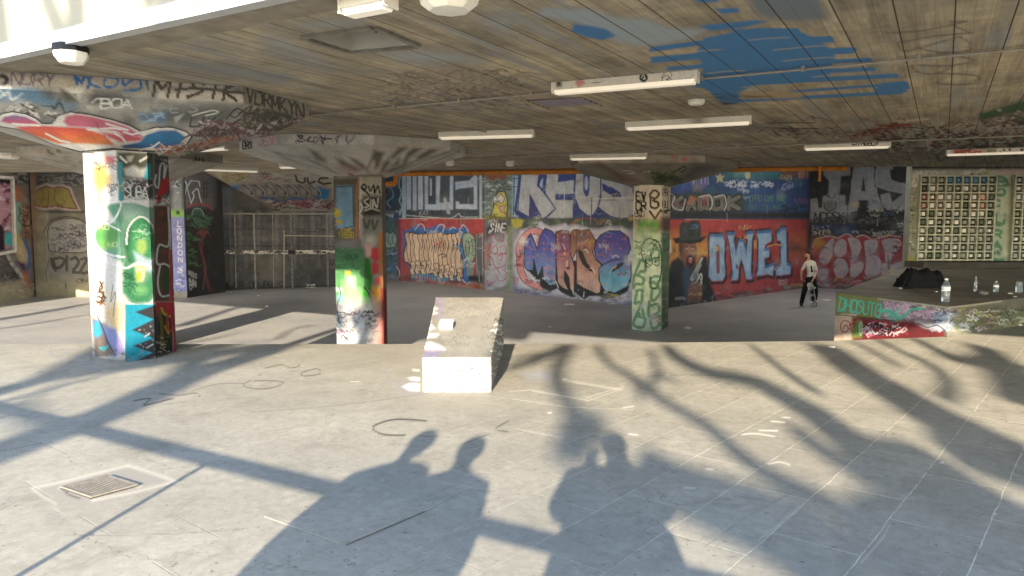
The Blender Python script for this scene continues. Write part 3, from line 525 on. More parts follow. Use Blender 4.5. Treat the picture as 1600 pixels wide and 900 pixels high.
# ---------------- glazed block wall surround, tall green lettered pier
def mural_blocks(p):
    p.T(1400, 230, 4.5)
    p.rect(-100, -100, 1400, 1000, '#8a8f80'); p.blobs(0, 120, 1100, 880, 120, 26, ['#9ba092', '#72786a', '#a9ad9a', '#666a5c', '#b5b0a0'], .6)
    p.rect(-100, -100, 1400, 160, '#2a2620', soft=2); 
    p.rect(-100, 160, 1400, 198, '#b9b3a0', soft=3); p.text('NUCOME', 145, 172, 24, 28, '#ece8dc', 7, 0, .3); p.scrib(440, 165, 640, 195, 12, 18, ['#e8e4d8', '#4a4a40'], 6, .9, 70); p.ell(632, 180, 14, 14, '#b8b02c', 3); p.rect(740, 160, 900, 185, '#c09a90', soft=4, op=.8)
    for k in range(60): p.rect(210+k*13, 122+(k % 3)*3, 217+k*13, 136, '#c9c2ae', soft=1, op=.9 if (k*7) % 5 > 1 else .2)
    p.scrib(60, 200, 125, 760, 90, 12, ['#1d201d', '#e6e6da', '#4c5a4c', '#e6e6da', '#363a34'], 3.5, .9, 71)
    p.text('RM', 105, 190, 40, 20, '#f0eee4', 7); p.text('KW', 100, 240, 40, 20, '#f0eee4', 7)
    # rows of recess colours sit on the grille mesh; below the grille
    p.rect(-100, 775, 1400, 848, '#7c7a4e', soft=4); p.rect(60, 775, 300, 845, '#8d8a2e', soft=6); p.rect(320, 780, 660, 840, '#8c8c88', soft=6, op=.8)
    p.text('MECK', 175, 785, 26, 22, '#1c1e1a', 5); p.text('AR', 320, 785, 24, 18, '#1c1e1a', 5); p.text('SMDS', 484, 790, 30, 20, '#16181a', 6, .2)
    # green lettered pier
    p.poly([(680, 192), (800, 192), (775, 860), (648, 860)], '#a9bfa4', 2); p.blobs(665, 200, 790, 850, 26, 16, ['#bccdb6', '#94ad92', '#c9d4c2'], .6)
    GR = '#4f7f62'
    for ch, x, y, w, h in (('B', 712, 212, 60, 58), ('O', 705, 296, 56, 44), ('C', 680, 372, 44, 42), ('L', 690, 440, 60, 90), ('U', 700, 470, 60, 74), ('R', 682, 585, 56, 50), ('A', 678, 664, 66, 52)):
        p.text(ch, x, y, h, w, GR, 20, .05)
    p.poly([(670, 725), (700, 735), (715, 720), (740, 735), (730, 765), (705, 750), (685, 765)], '#3a6a52', 2); p.poly([(652, 790), (690, 775), (720, 785), (760, 775), (768, 820), (745, 845), (670, 845)], '#2f6f58', 2)
    p.line([(740, 440), (745, 500)], 8, '#dfe6da'); p.line([(755, 445), (762, 500)], 6, '#dfe6da'); p.line([(745, 360), (750, 420), (765, 362)], 6, '#e3e9de')
    p.rect(-100, 848, 1400, 1100, '#3a3a36', soft=2)
# ---------------- left walls
def mural_left(p):       # upright wall with the khaki piece above a grey doorway panel
    p.T(0, 220, 3.46)
    p.rect(-400, -80, 1400, 400, '#5c5650'); p.rect(140, 390, 1200, 1000, '#6b665d'); p.blobs(140, 400, 900, 860, 60, 30, ['#5b564d', '#7a7266', '#6e6a5a', '#807a50'], .6)
    p.rect(190, 170, 1000, 240, '#3d3a38', soft=5); p.scrib(190, 180, 470, 235, 40, 20, ['#7a8278', '#6a7068', '#8a8e86'], 3, .8, 80)
    p.poly([(165, 290), (195, 255), (250, 232), (290, 240), (335, 238), (380, 255), (400, 310), (432, 378), (340, 372), (300, 362), (240, 372), (195, 360), (168, 335)], '#c8b8b4', 3); p.shape([(172, 295), (205, 262), (250, 245), (285, 255), (330, 248), (372, 262), (392, 315), (418, 368), (345, 362), (300, 352), (240, 362), (195, 350)], '#7c7430', '#6a3434', 8)
    p.line([(230, 262), (235, 300), (225, 340), (255, 352), (265, 310), (260, 270)], 5, '#6a3434'); p.line([(300, 255), (296, 320), (318, 348), (345, 345), (352, 325), (330, 322), (342, 308)], 5, '#6a3434')
    p.rect(232, 380, 1200, 388, '#2a2826', soft=2); p.rect(245, 390, 262, 860, '#8e8c7c', soft=2); p.rect(185, 385, 243, 860, '#807a62', soft=4)
    p.shape([(262, 470), (300, 432), (370, 420), (440, 432), (480, 470), (490, 560), (470, 600), (300, 600), (262, 570)], '#8b8a86', '#2c2a2a', 5, True)
    p.line([(235, 500), (270, 435), (350, 410), (430, 420)], 5, '#2c2a2a'); p.scrib(290, 470, 470, 590, 34, 30, ['#3e3a4a', '#4a4652', '#34303c'], 4, .85, 81)
    p.poly([(262, 640), (300, 612), (480, 620), (480, 740), (300, 740), (262, 700)], '#75726c', 3); p.line([(262, 650), (250, 720), (275, 800), (340, 848), (470, 840)], 5, '#3c3a36')
    for q in ([(275, 640), (290, 660), (300, 700), (280, 650), (320, 632), (348, 645), (330, 680), (300, 690)], [(360, 625), (362, 700)], [(385, 640), (410, 632), (425, 660), (395, 708), (430, 712)], [(440, 640), (470, 640), (435, 710), (480, 712)]): p.line(q, 16, '#3b3935')
    p.rect(140, 750, 1200, 870, '#a69a72', soft=10, op=.6); p.text('ON', 415, 748, 18, 24, '#3a3a38', 4)
    p.line([(355, 620), (355, 860)], 2, '#45423c', smooth=False)
    p.poly([(150, 160), (195, 180), (190, 330), (200, 380), (190, 860), (140, 840), (100, 520), (75, 320)], '#8a6a52', 3)
def mural_window(p):     # leftmost wall with the framed window opening
    p.T(0, 220, 3.46)
    p.rect(-600, -200, 300, 1100, '#7a7266'); p.blobs(-200, 180, 190, 860, 60, 26, ['#8a8270', '#6a5a4a', '#a8a078', '#5a5048'], .6)
    p.rect(60, 165, 200, 235, '#3a3836', soft=5); p.scrib(70, 165, 190, 240, 34, 14, ['#8a908a', '#aab0aa'], 3, .8, 84)
    p.poly([(75, 240), (110, 250), (130, 310), (90, 330), (72, 300)], '#b5664a', 3); p.poly([(80, 330), (112, 335), (120, 470), (92, 520), (82, 440)], '#7fb09a', 3); p.line([(102, 360), (108, 390), (100, 420), (110, 440)], 6, '#1d3a34')
    p.poly([(120, 330), (160, 350), (165, 520), (130, 560), (118, 440)], '#8a5a42', 3); p.scrib(125, 350, 165, 520, 20, 12, ['#4a2a20', '#c9a080'], 4, .8, 85)
    p.poly([(88, 490), (125, 540), (110, 600), (92, 610)], '#c9b23a', 3); p.poly([(92, 570), (125, 540), (155, 600), (140, 690), (100, 640)], '#d8b880', 3); p.line([(125, 530), (150, 580), (160, 640), (150, 700), (165, 730)], 14, '#3f62b0'); p.line([(118, 560), (140, 590), (135, 640)], 6, '#8aa8e0')
    p.poly([(85, 650), (140, 660), (150, 720), (120, 705)], '#3a2a5a', 3); p.poly([(110, 710), (150, 705), (180, 840), (130, 800)], '#c46a4a', 4, .8)
    p.poly([(-100, 610), (30, 610), (115, 745), (0, 800), (-200, 800)], '#4f4c48', 3); p.line([(38, 610), (60, 660), (118, 735)], 18, '#b5b6b8', smooth=False); p.scrib(-40, 640, 90, 790, 30, 24, ['#3a3836', '#7a7874', '#2a2a2a'], 4, .7, 86)
    p.poly([(-200, 800), (60, 770), (120, 760), (190, 850), (190, 900), (-200, 930)], '#b0a684', 6); p.scrib(20, 760, 190, 850, 24, 16, ['#e8ddc0', '#d8a080', '#c8b890'], 3, .8, 87)
def mural_palm(p):       # dark panel with a palm tree and a face
    p.T(260, 240, 3.914)
    p.rect(-200, -100, 900, 1000, '#1e1c1e'); p.poly([(90, 100), (300, 100), (300, 330), (95, 330)], '#4b4748', 4); p.blobs(95, 120, 290, 320, 24, 20, ['#5a5456', '#3c383a', '#54504a'], .6)
    p.line([(95, 240), (110, 160), (130, 200), (150, 165), (200, 170), (205, 200)], 6, '#b9c6c0', smooth=False); p.line([(105, 295), (125, 200), (150, 300)], 5, '#b9c6c0', smooth=False); p.line([(150, 305), (170, 255), (160, 240), (190, 215), (205, 270), (215, 300)], 6, '#c9d2cc')
    for x in (228, 246): p.line([(x, 170), (x, 270)], 4, '#222222')
    for y in (185, 215, 240, 262): p.line([(222, y), (262, y)], 4, '#222222')
    p.line([(100, 340), (150, 318), (200, 308), (250, 318), (285, 345)], 10, '#8a2e34'); p.line([(155, 375), (170, 340), (205, 338), (225, 365), (228, 385)], 5, '#8fa898'); p.line([(165, 378), (180, 350), (205, 352), (215, 378)], 4, '#4f8f6a'); p.poly([(170, 380), (185, 352), (205, 352), (212, 382)], '#1f4a34', 2)
    p.scrib(110, 385, 280, 450, 26, 24, ['#2f5a3a', '#3a6a44'], 4, .8, 90)
    for a in range(-70, 80, 16): p.line([(225, 520), (225+math.sin(math.radians(a))*30, 490-20*math.cos(math.radians(a))), (225+math.sin(math.radians(a))*48, 500-math.cos(math.radians(a))*45+abs(a)*.4)], 5, '#6a2f2e')
    p.line([(222, 510), (205, 560), (225, 640), (240, 740), (268, 840)], 18, '#55282a'); p.line([(225, 540), (215, 600), (240, 700), (222, 830)], 8, '#6a3836'); p.scrib(110, 480, 190, 690, 26, 18, ['#2f5a34', '#3c6c3c'], 4, .8, 91)
    p.text('FAMOUS', 116, 705, 30, 9, '#c6c8c6', 3.5, gap=.35, rise=6); p.text('LEBURA', 116, 755, 34, 9, '#d0d2d0', 4, gap=.3, rise=5); p.line([(148, 835), (138, 808), (146, 802), (151, 812), (158, 802), (163, 812), (148, 835)], 3.5, '#d0d2d0', smooth=False)
def mural_london(p):
    p.T(260, 240, 3.914)
    p.rect(-60, -100, 160, 350, '#56595e'); p.rect(40, 120, 92, 345, '#7a828a', soft=1); p.scrib(45, 130, 90, 240, 14, 12, ['#1e2226', '#c6ccd0'], 4, .9, 95)
    p.rect(-60, 345, 160, 390, '#6aa84a', soft=2); p.rect(60, 350, 80, 372, '#22301e', soft=1); p.rect(-60, 390, 160, 900, '#6a70b4', soft=2); p.blobs(50, 400, 105, 860, 20, 10, ['#5a60a4', '#7f84c4', '#4c508c'], .6)
    for k, ch in enumerate("LONDON"): p.text(ch, 68+k*1.6, 415+k*44, 30, 20, '#e6e6f2', 5)
    p.text("'", 92, 690, 18, 8, '#e6e6f2', 4); p.text('25', 70, 700, 28, 12, '#e6e6f2', 4.5, gap=.2); p.scrib(60, 740, 105, 860, 16, 12, ['#c2c4d8', '#3a3c60'], 4, .8, 96); p.rect(-60, 845, 160, 900, '#8a8478')
def mural_soffit(p):
    p.T(260, 240, 3.914)
    p.rect(-100, -100, 1400, 600, '#a39c8f'); p.poly([(240, 110), (480, 110), (430, 180), (380, 200), (300, 200)], '#8f8c6a', 8, .7); p.blobs(300, 115, 1000, 200, 50, 24, ['#8d867a', '#b3ab9a', '#97906c'], .5)
    p.scrib(330, 120, 500, 170, 26, 22, ['#8a8a3c', '#a8763a', '#5a5a42'], 3, .8, 100); p.scrib(560, 120, 760, 180, 26, 22, ['#8f4a52', '#5c5048', '#3f3c3a'], 3, .7, 101)
    for q in ([(790, 135), (800, 168), (830, 180), (850, 172), (845, 150)], [(862, 150), (870, 185), (910, 170)], [(985, 150), (940, 150), (930, 172), (960, 186), (1005, 180)]): p.line(q, 11, '#26241f', smooth=False)
    p.poly([(385, 195), (470, 178), (700, 182), (880, 190), (1010, 215), (1000, 285), (900, 300), (740, 300), (560, 290), (480, 240)], '#6c6a68', 4); p.poly([(390, 200), (430, 190), (450, 225), (410, 215)], '#2a6ea8', 2); p.poly([(915, 200), (1000, 225), (985, 275), (945, 282), (900, 260), (945, 245)], '#2a6ea8', 2)
    for x in range(470, 900, 68): p.line([(x, 190), (x+28, 215), (x+60, 245), (x+20, 240), (x+50, 275)], 6, '#2a2b2c'); p.line([(x+20, 190), (x+58, 225), (x+65, 262)], 3, '#c0bdb6'); p.poly([(x+10, 205), (x+45, 225), (x+40, 262), (x+12, 245)], '#8c8983', 2)
    p.line([(550, 290), (600, 270), (700, 292), (800, 270), (860, 292), (940, 284)], 9, '#24569a'); p.scrib(600, 290, 1010, 330, 70, 20, ['#8a3f5a', '#b9b4b0', '#3c3a3a', '#a35a6a'], 6, .85, 103)
    p.poly([(240, 120), (300, 200), (470, 330), (690, 360), (690, 340), (480, 240), (380, 195), (290, 125)], '#81715a', 3); p.line([(395, 235), (520, 325), (690, 345)], 8, '#4a4238')
def mural_backside(p):   # low wall behind the middle pillar, blue panel and yellow tags
    p.T(400, 225, 4)
    p.rect(-100, -100, 1500, 1200, '#3b3a3a'); p.poly([(460, 250), (500, 240), (640, 235), (640, 600), (495, 600), (470, 400)], '#6a6152', 3)
# ---------------- pillars (columns) 
def paint_p1(p):
    p.T(120, 230, 2.647)
    W = '#e9e7e2'
    p.rect(-50, -50, 500, 1000, W); p.blobs(30, 30, 190, 540, 40, 22, ['#efe2c4', '#f4f0ea', '#e0ddd6', '#cfcac2'], .6)
    p.poly([(62, 90), (80, 62), (120, 70), (135, 110), (150, 120), (140, 160), (110, 180), (100, 200), (105, 240), (90, 245), (82, 190), (65, 150)], '#c9a860', 6, .9); p.rect(118, 38, 155, 70, '#d97a80', soft=2); p.scrib(50, 40, 165, 90, 20, 12, ['#9a9aa0', '#6a6a70', '#3a3a40'], 2.5, .7, 120); p.scrib(125, 150, 165, 200, 12, 10, ['#5a5a60', '#8a8a90'], 3, .8, 121)
    # middle face top
    p.rect(168, 20, 320, 130, '#55574a', soft=3); p.poly([(195, 90), (235, 75), (262, 90), (300, 85), (300, 125), (250, 130), (200, 115)], '#d9d8d0', 3); p.line([(180, 40), (205, 62)], 10, '#e8e6e0'); p.line([(262, 58), (292, 40)], 9, '#e0dfd8'); p.poly([(205, 38), (235, 35), (225, 60), (212, 60)], '#ccc8b8', 2)
    p.line([(180, 70), (181, 135), (183, 215)], 18, '#3fa9b4'); p.poly([(292, 70), (308, 68), (305, 120), (285, 165), (270, 160), (278, 120)], '#3fb0c0', 2)
    p.rect(192, 130, 320, 215, '#4c4e50', soft=3); p.scrib(200, 135, 300, 165, 12, 14, ['#b9b4b0', '#a03a3a', '#d5d5d5'], 3, .8, 122); p.text('SUBA', 200, 165, 42, 20, '#e2e2e0', 4.5, 0, .2); p.line([(196, 208), (225, 214), (270, 200), (300, 220)], 5, '#e2e2e0'); p.ell(182, 162, 4, 5, '#d8c23a'); p.ell(187, 180, 3, 4, '#d8c23a')
    # right face top
    p.rect(318, 20, 420, 200, '#5b5b62', soft=2); p.line([(328, 115), (322, 150), (338, 165), (345, 80), (362, 70), (360, 130), (372, 75)], 7, '#dfe0e2'); p.scrib(320, 50, 380, 66, 8, 12, ['#222226', '#b8b8bc'], 3, .8, 123)
    p.poly([(330, 200), (355, 130), (378, 125), (384, 165), (362, 200), (345, 230), (330, 235)], '#c2383e', 2); p.scrib(330, 190, 384, 240, 12, 12, ['#1d1d20', '#7a7a80'], 3, .8, 124)
    # big green throw-up
    p.poly([(120, 245), (180, 225), (240, 232), (320, 250), (320, 640), (230, 650), (190, 600), (190, 480), (120, 440), (80, 400), (70, 350), (90, 320), (160, 310), (150, 290)], '#74a88a', 3)
    p.poly([(135, 240), (190, 230), (195, 320), (165, 310)], '#5d9a78', 3); p.poly([(185, 235), (240, 235), (310, 250), (310, 300), (250, 280), (215, 300), (190, 330)], '#8cae9e', 4)
    p.ell(125, 365, 48, 58, vgrad(340, 400, '#6fae58', '#5a9f52', '#8fc862'), 3); p.text('AG', 92, 318, 22, 18, '#d8e8a8', 4); p.text('NO', 130, 395, 16, 16, '#b8d890', 4)
    p.ell(262, 385, 62, 98, '#3b8a5a', 3); p.ell(264, 400, 34, 62, '#4f9f62', 4); p.ell(268, 410, 20, 34, '#a3c46a', 3); p.scrib(245, 320, 305, 380, 14, 14, ['#8abf9a', '#3a7a52', '#b5d3bc'], 3, .8, 125); p.poly([(195, 395), (215, 320), (225, 330), (215, 440), (240, 480), (210, 480)], '#2f7048', 3)
    p.line([(85, 240), (180, 228), (150, 305), (95, 320), (72, 360), (88, 415), (140, 445), (196, 455)], 8, '#f2f3f1'); p.line([(180, 228), (235, 222), (300, 245), (378, 248), (380, 400)], 7, '#e9ecea')
    p.line([(205, 400), (215, 330), (262, 288), (310, 320), (330, 400), (320, 460), (290, 480)], 8, '#eef1ee'); p.line([(90, 300), (180, 345)], 7, '#eef1ee'); p.poly([(235, 430), (325, 480), (310, 520), (250, 495)], '#b8cdd8', 3)
    p.poly([(235, 490), (290, 485), (275, 560), (245, 560)], '#d9e0b0', 2); p.poly([(243, 520), (268, 515), (262, 555), (246, 555)], '#c2d838', 2); p.poly([(200, 480), (240, 500), (245, 560), (285, 560), (320, 500), (322, 580), (300, 640), (230, 645), (190, 600)], '#3f8f60', 4); p.ell(262, 590, 30, 22, '#7fc07a', 5, .8); p.scrib(200, 520, 240, 600, 12, 14, ['#2a6a44', '#1f5a3a'], 4, .8, 126)
    p.line([(100, 480), (115, 470), (200, 500), (250, 480), (310, 500), (336, 570), (310, 640), (260, 655), (200, 640)], 9, '#f0f2ef')
    # right face mid
    p.rect(318, 240, 385, 640, '#6b4a3e', soft=2); p.blobs(325, 260, 382, 620, 22, 14, ['#7a3f38', '#4c6a48', '#8a4a3c', '#3f4a3c', '#b04a44'], .8); p.line([(378, 248), (381, 402), (340, 405), (332, 480), (370, 485), (400, 520), (395, 600), (350, 615), (335, 560), (345, 490)], 7, '#e3e6e6'); p.ell(372, 550, 20, 50, '#3f5a3a', 3)
    p.rect(384, 240, 420, 640, '#b8474c', soft=1); p.line([(385, 300), (388, 420)], 5, '#d5d8da')
    # lower
    p.poly([(70, 540), (195, 620), (195, 680), (70, 660)], '#e8ddc8', 6, .8); p.scrib(60, 545, 120, 550, 1, 8, ['#222222'], 3, .8, 127)
    p.line([(95, 555), (105, 580), (90, 600), (110, 600), (100, 640)], 7, '#5a3a1e'); p.line([(108, 560), (92, 590), (115, 620), (95, 655)], 6, '#6a4420'); p.scrib(88, 610, 120, 655, 8, 10, ['#5a3a1e', '#a86a3a'], 4, .9, 128)
    p.poly([(120, 660), (200, 640), (200, 760), (160, 780), (110, 700)], '#e5c898', 6, .9); p.line([(150, 570), (140, 640), (160, 600), (150, 700)], 3, '#6a6a78')
    p.poly([(60, 700), (120, 730), (160, 860), (70, 860)], '#6a625c', 4); p.poly([(70, 720), (95, 720), (110, 790), (80, 790), (68, 770)], '#3aa4d8', 3); p.poly([(110, 740), (160, 750), (200, 850), (150, 870), (120, 800)], '#8a92c8', 3); p.poly([(78, 790), (110, 770), (140, 820), (158, 860), (80, 868)], '#7a6e66', 2); p.line([(95, 830), (115, 828), (130, 822), (112, 838), (95, 830)], 7, '#3fb0b8'); p.ell(178, 820, 13, 34, '#b4a2d0', 3); p.line([(85, 700), (112, 760), (130, 810), (160, 860)], 4, '#33343c')
    p.rect(200, 650, 330, 900, '#1fa8c6', soft=1)
    p.poly([(318, 655), (335, 655), (335, 900), (270, 870), (312, 850), (232, 822), (316, 790), (228, 756), (318, 712), (240, 682)], '#3a3b40', 1)
    p.poly([(260, 875), (330, 850), (345, 900), (250, 900)], '#3a3b40', 2); p.poly([(245, 700), (315, 690), (318, 720), (240, 715)], '#1fa8c6', 1, 0)
    p.blobs(250, 740, 330, 860, 18, 2.5, ['#e8e8e8'], .9, 1, 129); p.line([(280, 785), (300, 770)], 5, WH); p.line([(290, 830), (315, 815)], 5, WH)
    p.rect(326, 640, 430, 700, '#c2343c', soft=1); p.poly([(332, 690), (395, 690), (400, 870), (330, 880)], '#2c2a22', 2); p.poly([(360, 690), (385, 700), (400, 780), (412, 860), (412, 640), (372, 660)], '#c2343c', 2); p.line([(340, 680), (352, 740), (350, 830)], 14, '#7a6a2a'); p.line([(365, 740), (380, 770), (372, 690)], 8, '#c89a2a'); p.line([(350, 665), (362, 690), (385, 700)], 8, '#c8b23a'); p.line([(385, 660), (372, 730), (388, 760)], 9, '#c2343c'); p.scrib(335, 780, 380, 870, 30, 8, ['#9a8a2a', '#d9d8c0', '#4a4420'], 3, .9, 130)
    p.rect(400, 640, 440, 900, '#b83038', soft=1)
    p.rect(-50, 868, 210, 905, '#5d5a56', soft=6, op=.8); p.T(0, 0, 1); p.blobs(143, 546, 276, 568, 40, 4, ['#4d4a46', '#77736c', '#2f2d2b', '#a19d95'], .7, 1, 131)
def dim(p, k): p.col *= k
def paint_p2(p):
    p.T(500, 260, 3.103)
    p.rect(-50, -50, 450, 900, '#8f8c86')
    p.rect(60, 60, 190, 370, '#6b6250', soft=1); p.rect(78, 92, 162, 300, '#7fa6c8', soft=2); p.blobs(85, 100, 155, 290, 20, 12, ['#90b4d2', '#6a94ba', '#7f9fb8'], .6); p.line([(76, 98), (160, 95), (163, 290), (110, 300)], 4, '#3c3a30', smooth=False)
    p.scrib(66, 205, 100, 300, 14, 12, ['#c9b02e', '#d8c24a'], 5, .95, 140); p.text('TIBERO', 90, 320, 26, 9, '#b8a23c', 4, gap=.4); p.text('STAR', 100, 300, 14, 10, '#c9b04a', 3)
    p.line([(186, 60), (176, 120), (178, 260), (172, 420)], 10, '#b5754a'); p.rect(190, 50, 300, 160, '#d0ccc4', soft=2)
    p.line([(205, 95), (215, 88), (225, 100), (210, 115), (200, 100), (240, 140)], 8, '#2a2622'); p.line([(235, 95), (245, 120), (260, 90), (265, 130), (280, 95), (290, 130)], 7, '#2a2622')
    p.rect(205, 140, 300, 245, '#3a3938', soft=4, op=.9); p.line([(235, 155), (215, 170), (235, 190), (218, 200)], 7, '#e0deda'); p.line([(245, 160), (245, 200)], 7, '#e0deda'); p.line([(255, 200), (258, 160), (275, 200), (282, 155)], 7, '#e0deda'); p.line([(215, 215), (250, 205), (285, 215)], 7, '#cfcdca')
    p.line([(195, 180), (205, 200), (192, 230), (206, 245)], 6, '#e4e2de'); p.rect(200, 245, 300, 330, '#8d908e', soft=4); p.line([(212, 258), (225, 300), (240, 262)], 12, '#5d605e'); p.line([(255, 262), (262, 305), (280, 262)], 12, '#5d605e')
    p.rect(190, 250, 204, 400, '#c9a09a', soft=3, op=.7); p.line([(195, 100), (192, 300)], 3, '#d8d8d8')
    p.rect(60, 355, 215, 410, '#7f7a78', soft=3); p.rect(60, 395, 216, 700, vgrad(390, 480, '#4f7a56', '#5f9f62', '#7fc07a'), soft=3); p.text('OBER', 128, 428, 22, 11, '#1c2a1e', 3, gap=.25); p.line([(150, 410), (170, 500), (200, 520)], 3, '#2f5a3a'); p.scrib(90, 400, 200, 520, 16, 26, ['#3f7f4f', '#6aac6a', '#356a42'], 4, .6, 141)
    p.poly([(120, 510), (145, 505), (150, 530), (130, 535)], '#c9b23c', 2); p.poly([(130, 535), (165, 540), (170, 600), (140, 590)], '#e9f2d8', 5); p.poly([(112, 560), (150, 590), (215, 600), (215, 700), (150, 700), (118, 660)], '#a8dc9a', 6, .9)
    p.poly([(215, 430), (240, 450), (255, 520), (248, 610), (215, 590)], '#2f7a2c', 2); p.poly([(205, 590), (240, 620), (262, 700), (240, 728), (214, 722)], '#3fc02c', 2); p.line([(212, 585), (240, 625), (258, 690)], 6, '#12281a')
    p.ell(240, 360, 26, 24, '#d9dad8', 6); p.poly([(212, 385), (235, 365), (258, 380), (252, 430), (225, 440)], '#d8b4b4', 3); p.poly([(250, 395), (285, 395), (290, 450), (270, 460), (290, 480), (280, 520), (255, 525), (250, 480), (262, 455), (248, 440)], '#cf3f4c', 2); p.ell(282, 555, 12, 20, '#d24a40', 2)
    p.poly([(285, 320), (312, 320), (312, 600), (298, 600), (292, 460)], '#c27a34', 3); p.poly([(255, 580), (296, 590), (290, 660), (262, 690), (252, 640)], '#e09a2c', 4); p.rect(296, 590, 330, 900, '#a03a34', soft=2); p.poly([(262, 700), (296, 660), (300, 900), (262, 900)], '#e6a89a', 3)
    p.rect(60, 650, 265, 900, '#dddbd9', soft=10); p.blobs(80, 590, 110, 850, 16, 12, ['#b8b4d0', '#8f8aa8', '#7ac2d8', '#f4f4f4'], .8); p.ell(98, 640, 12, 22, '#9ad4e8', 3); p.scrib(85, 690, 280, 850, 50, 20, ['#f6f6f6', '#8a8690', '#ffffff', '#a37a9a', '#5a5660'], 4.5, .85, 142); p.blobs(140, 740, 230, 850, 16, 18, ['#ffffff'], .9, 5, 143)
    p.line([(90, 580), (100, 620), (82, 680), (96, 760)], 4, '#4a4650')
def paint_p3(p):
    p.T(970, 250, 3.273)
    p.rect(-20, -20, 400, 1000, '#c9cbbf'); p.rect(50, 130, 215, 300, '#d9d2c6', soft=2)
    p.text('EV', 80, 165, 42, 20, '#2b2118', 9, 0, .35); p.text('CR', 78, 215, 40, 22, '#2b2118', 8, 0, .3); p.text('BNG', 72, 262, 26, 14, '#2f2a26', 4, 0, .2); p.line([(82, 290), (98, 285), (95, 310), (75, 305)], 5, '#2f2a26')
    BR = '#4a3420'
    p.line([(150, 175), (170, 155), (195, 170), (180, 195), (152, 190), (150, 175)], 10, BR); p.line([(152, 200), (155, 240), (185, 245), (192, 220), (165, 208)], 11, BR); p.line([(148, 262), (175, 300), (205, 255)], 11, BR, smooth=False)
    p.rect(210, 130, 300, 300, '#bfb5a6', soft=1); p.text('PR', 214, 150, 34, 12, '#2a2624', 4, 0, .2); p.text('GU', 214, 210, 34, 12, '#2a2624', 4, 0, .2); p.scrib(212, 250, 250, 290, 8, 12, ['#2a2624'], 4, .9, 150)
    p.poly([(40, 295), (300, 295), (300, 370), (200, 380), (60, 360)], '#8d5a48', 10, .7); p.blobs(90, 310, 190, 400, 24, 18, ['#5f9a48', '#7fb05a', '#4f8a44'], .9, 3, 151); p.rect(206, 290, 300, 370, '#5a3a36', soft=4)
    p.rect(40, 380, 206, 1000, vgrad(366, 520, '#b5bfa8', '#c9d4b8', '#cfd8b4', '#b8c8b8'), soft=10); p.blobs(55, 380, 205, 860, 60, 16, ['#8fa884', '#dfe6d2', '#a9c09c', '#6f9470', '#d8dca8'], .6, 3, 152)
    p.rect(206, 370, 320, 1000, vgrad(366, 520, '#4a6a52', '#5a6a4c', '#4c5244'), soft=2); p.blobs(210, 380, 250, 860, 40, 9, ['#38503c', '#6a7a5a', '#8a9a80', '#2f3a30'], .7, 2, 153)
    GG = '#6f9272'
    for x, y, h in ((72, 520, 60), (150, 470, 60), (68, 590, 60), (150, 600, 60), (70, 660, 60), (146, 665, 60), (72, 735, 60), (146, 735, 60), (70, 805, 50), (150, 800, 50)):
        p.text('ADORUGA OD'.replace(' ', '')[int(x+y) % 9], x+p.rs.uniform(-6, 6), y+p.rs.uniform(-8, 8), h, 42, GG, 15, .15, op=.6, jit=.2)
    p.line([(110, 440), (125, 410), (160, 405), (200, 440), (210, 540), (190, 640), (160, 655), (150, 600)], 5, '#20241f'); p.line([(105, 440), (112, 500), (150, 540)], 5, '#20241f'); p.line([(128, 500), (150, 480), (160, 530), (130, 545), (128, 500)], 4.5, '#20241f'); p.line([(170, 500), (195, 500), (192, 540), (170, 535)], 5, '#20241f'); p.ell(178, 520, 5, 8, '#20241f')
    p.blobs(100, 720, 200, 850, 16, 12, ['#d8a8b8', '#a8d0d8', '#c8b0d0'], .7, 3, 154); p.scrib(60, 400, 200, 520, 14, 20, ['#7a9a74', '#e8ecdc', '#506a4c'], 5, .7, 155)
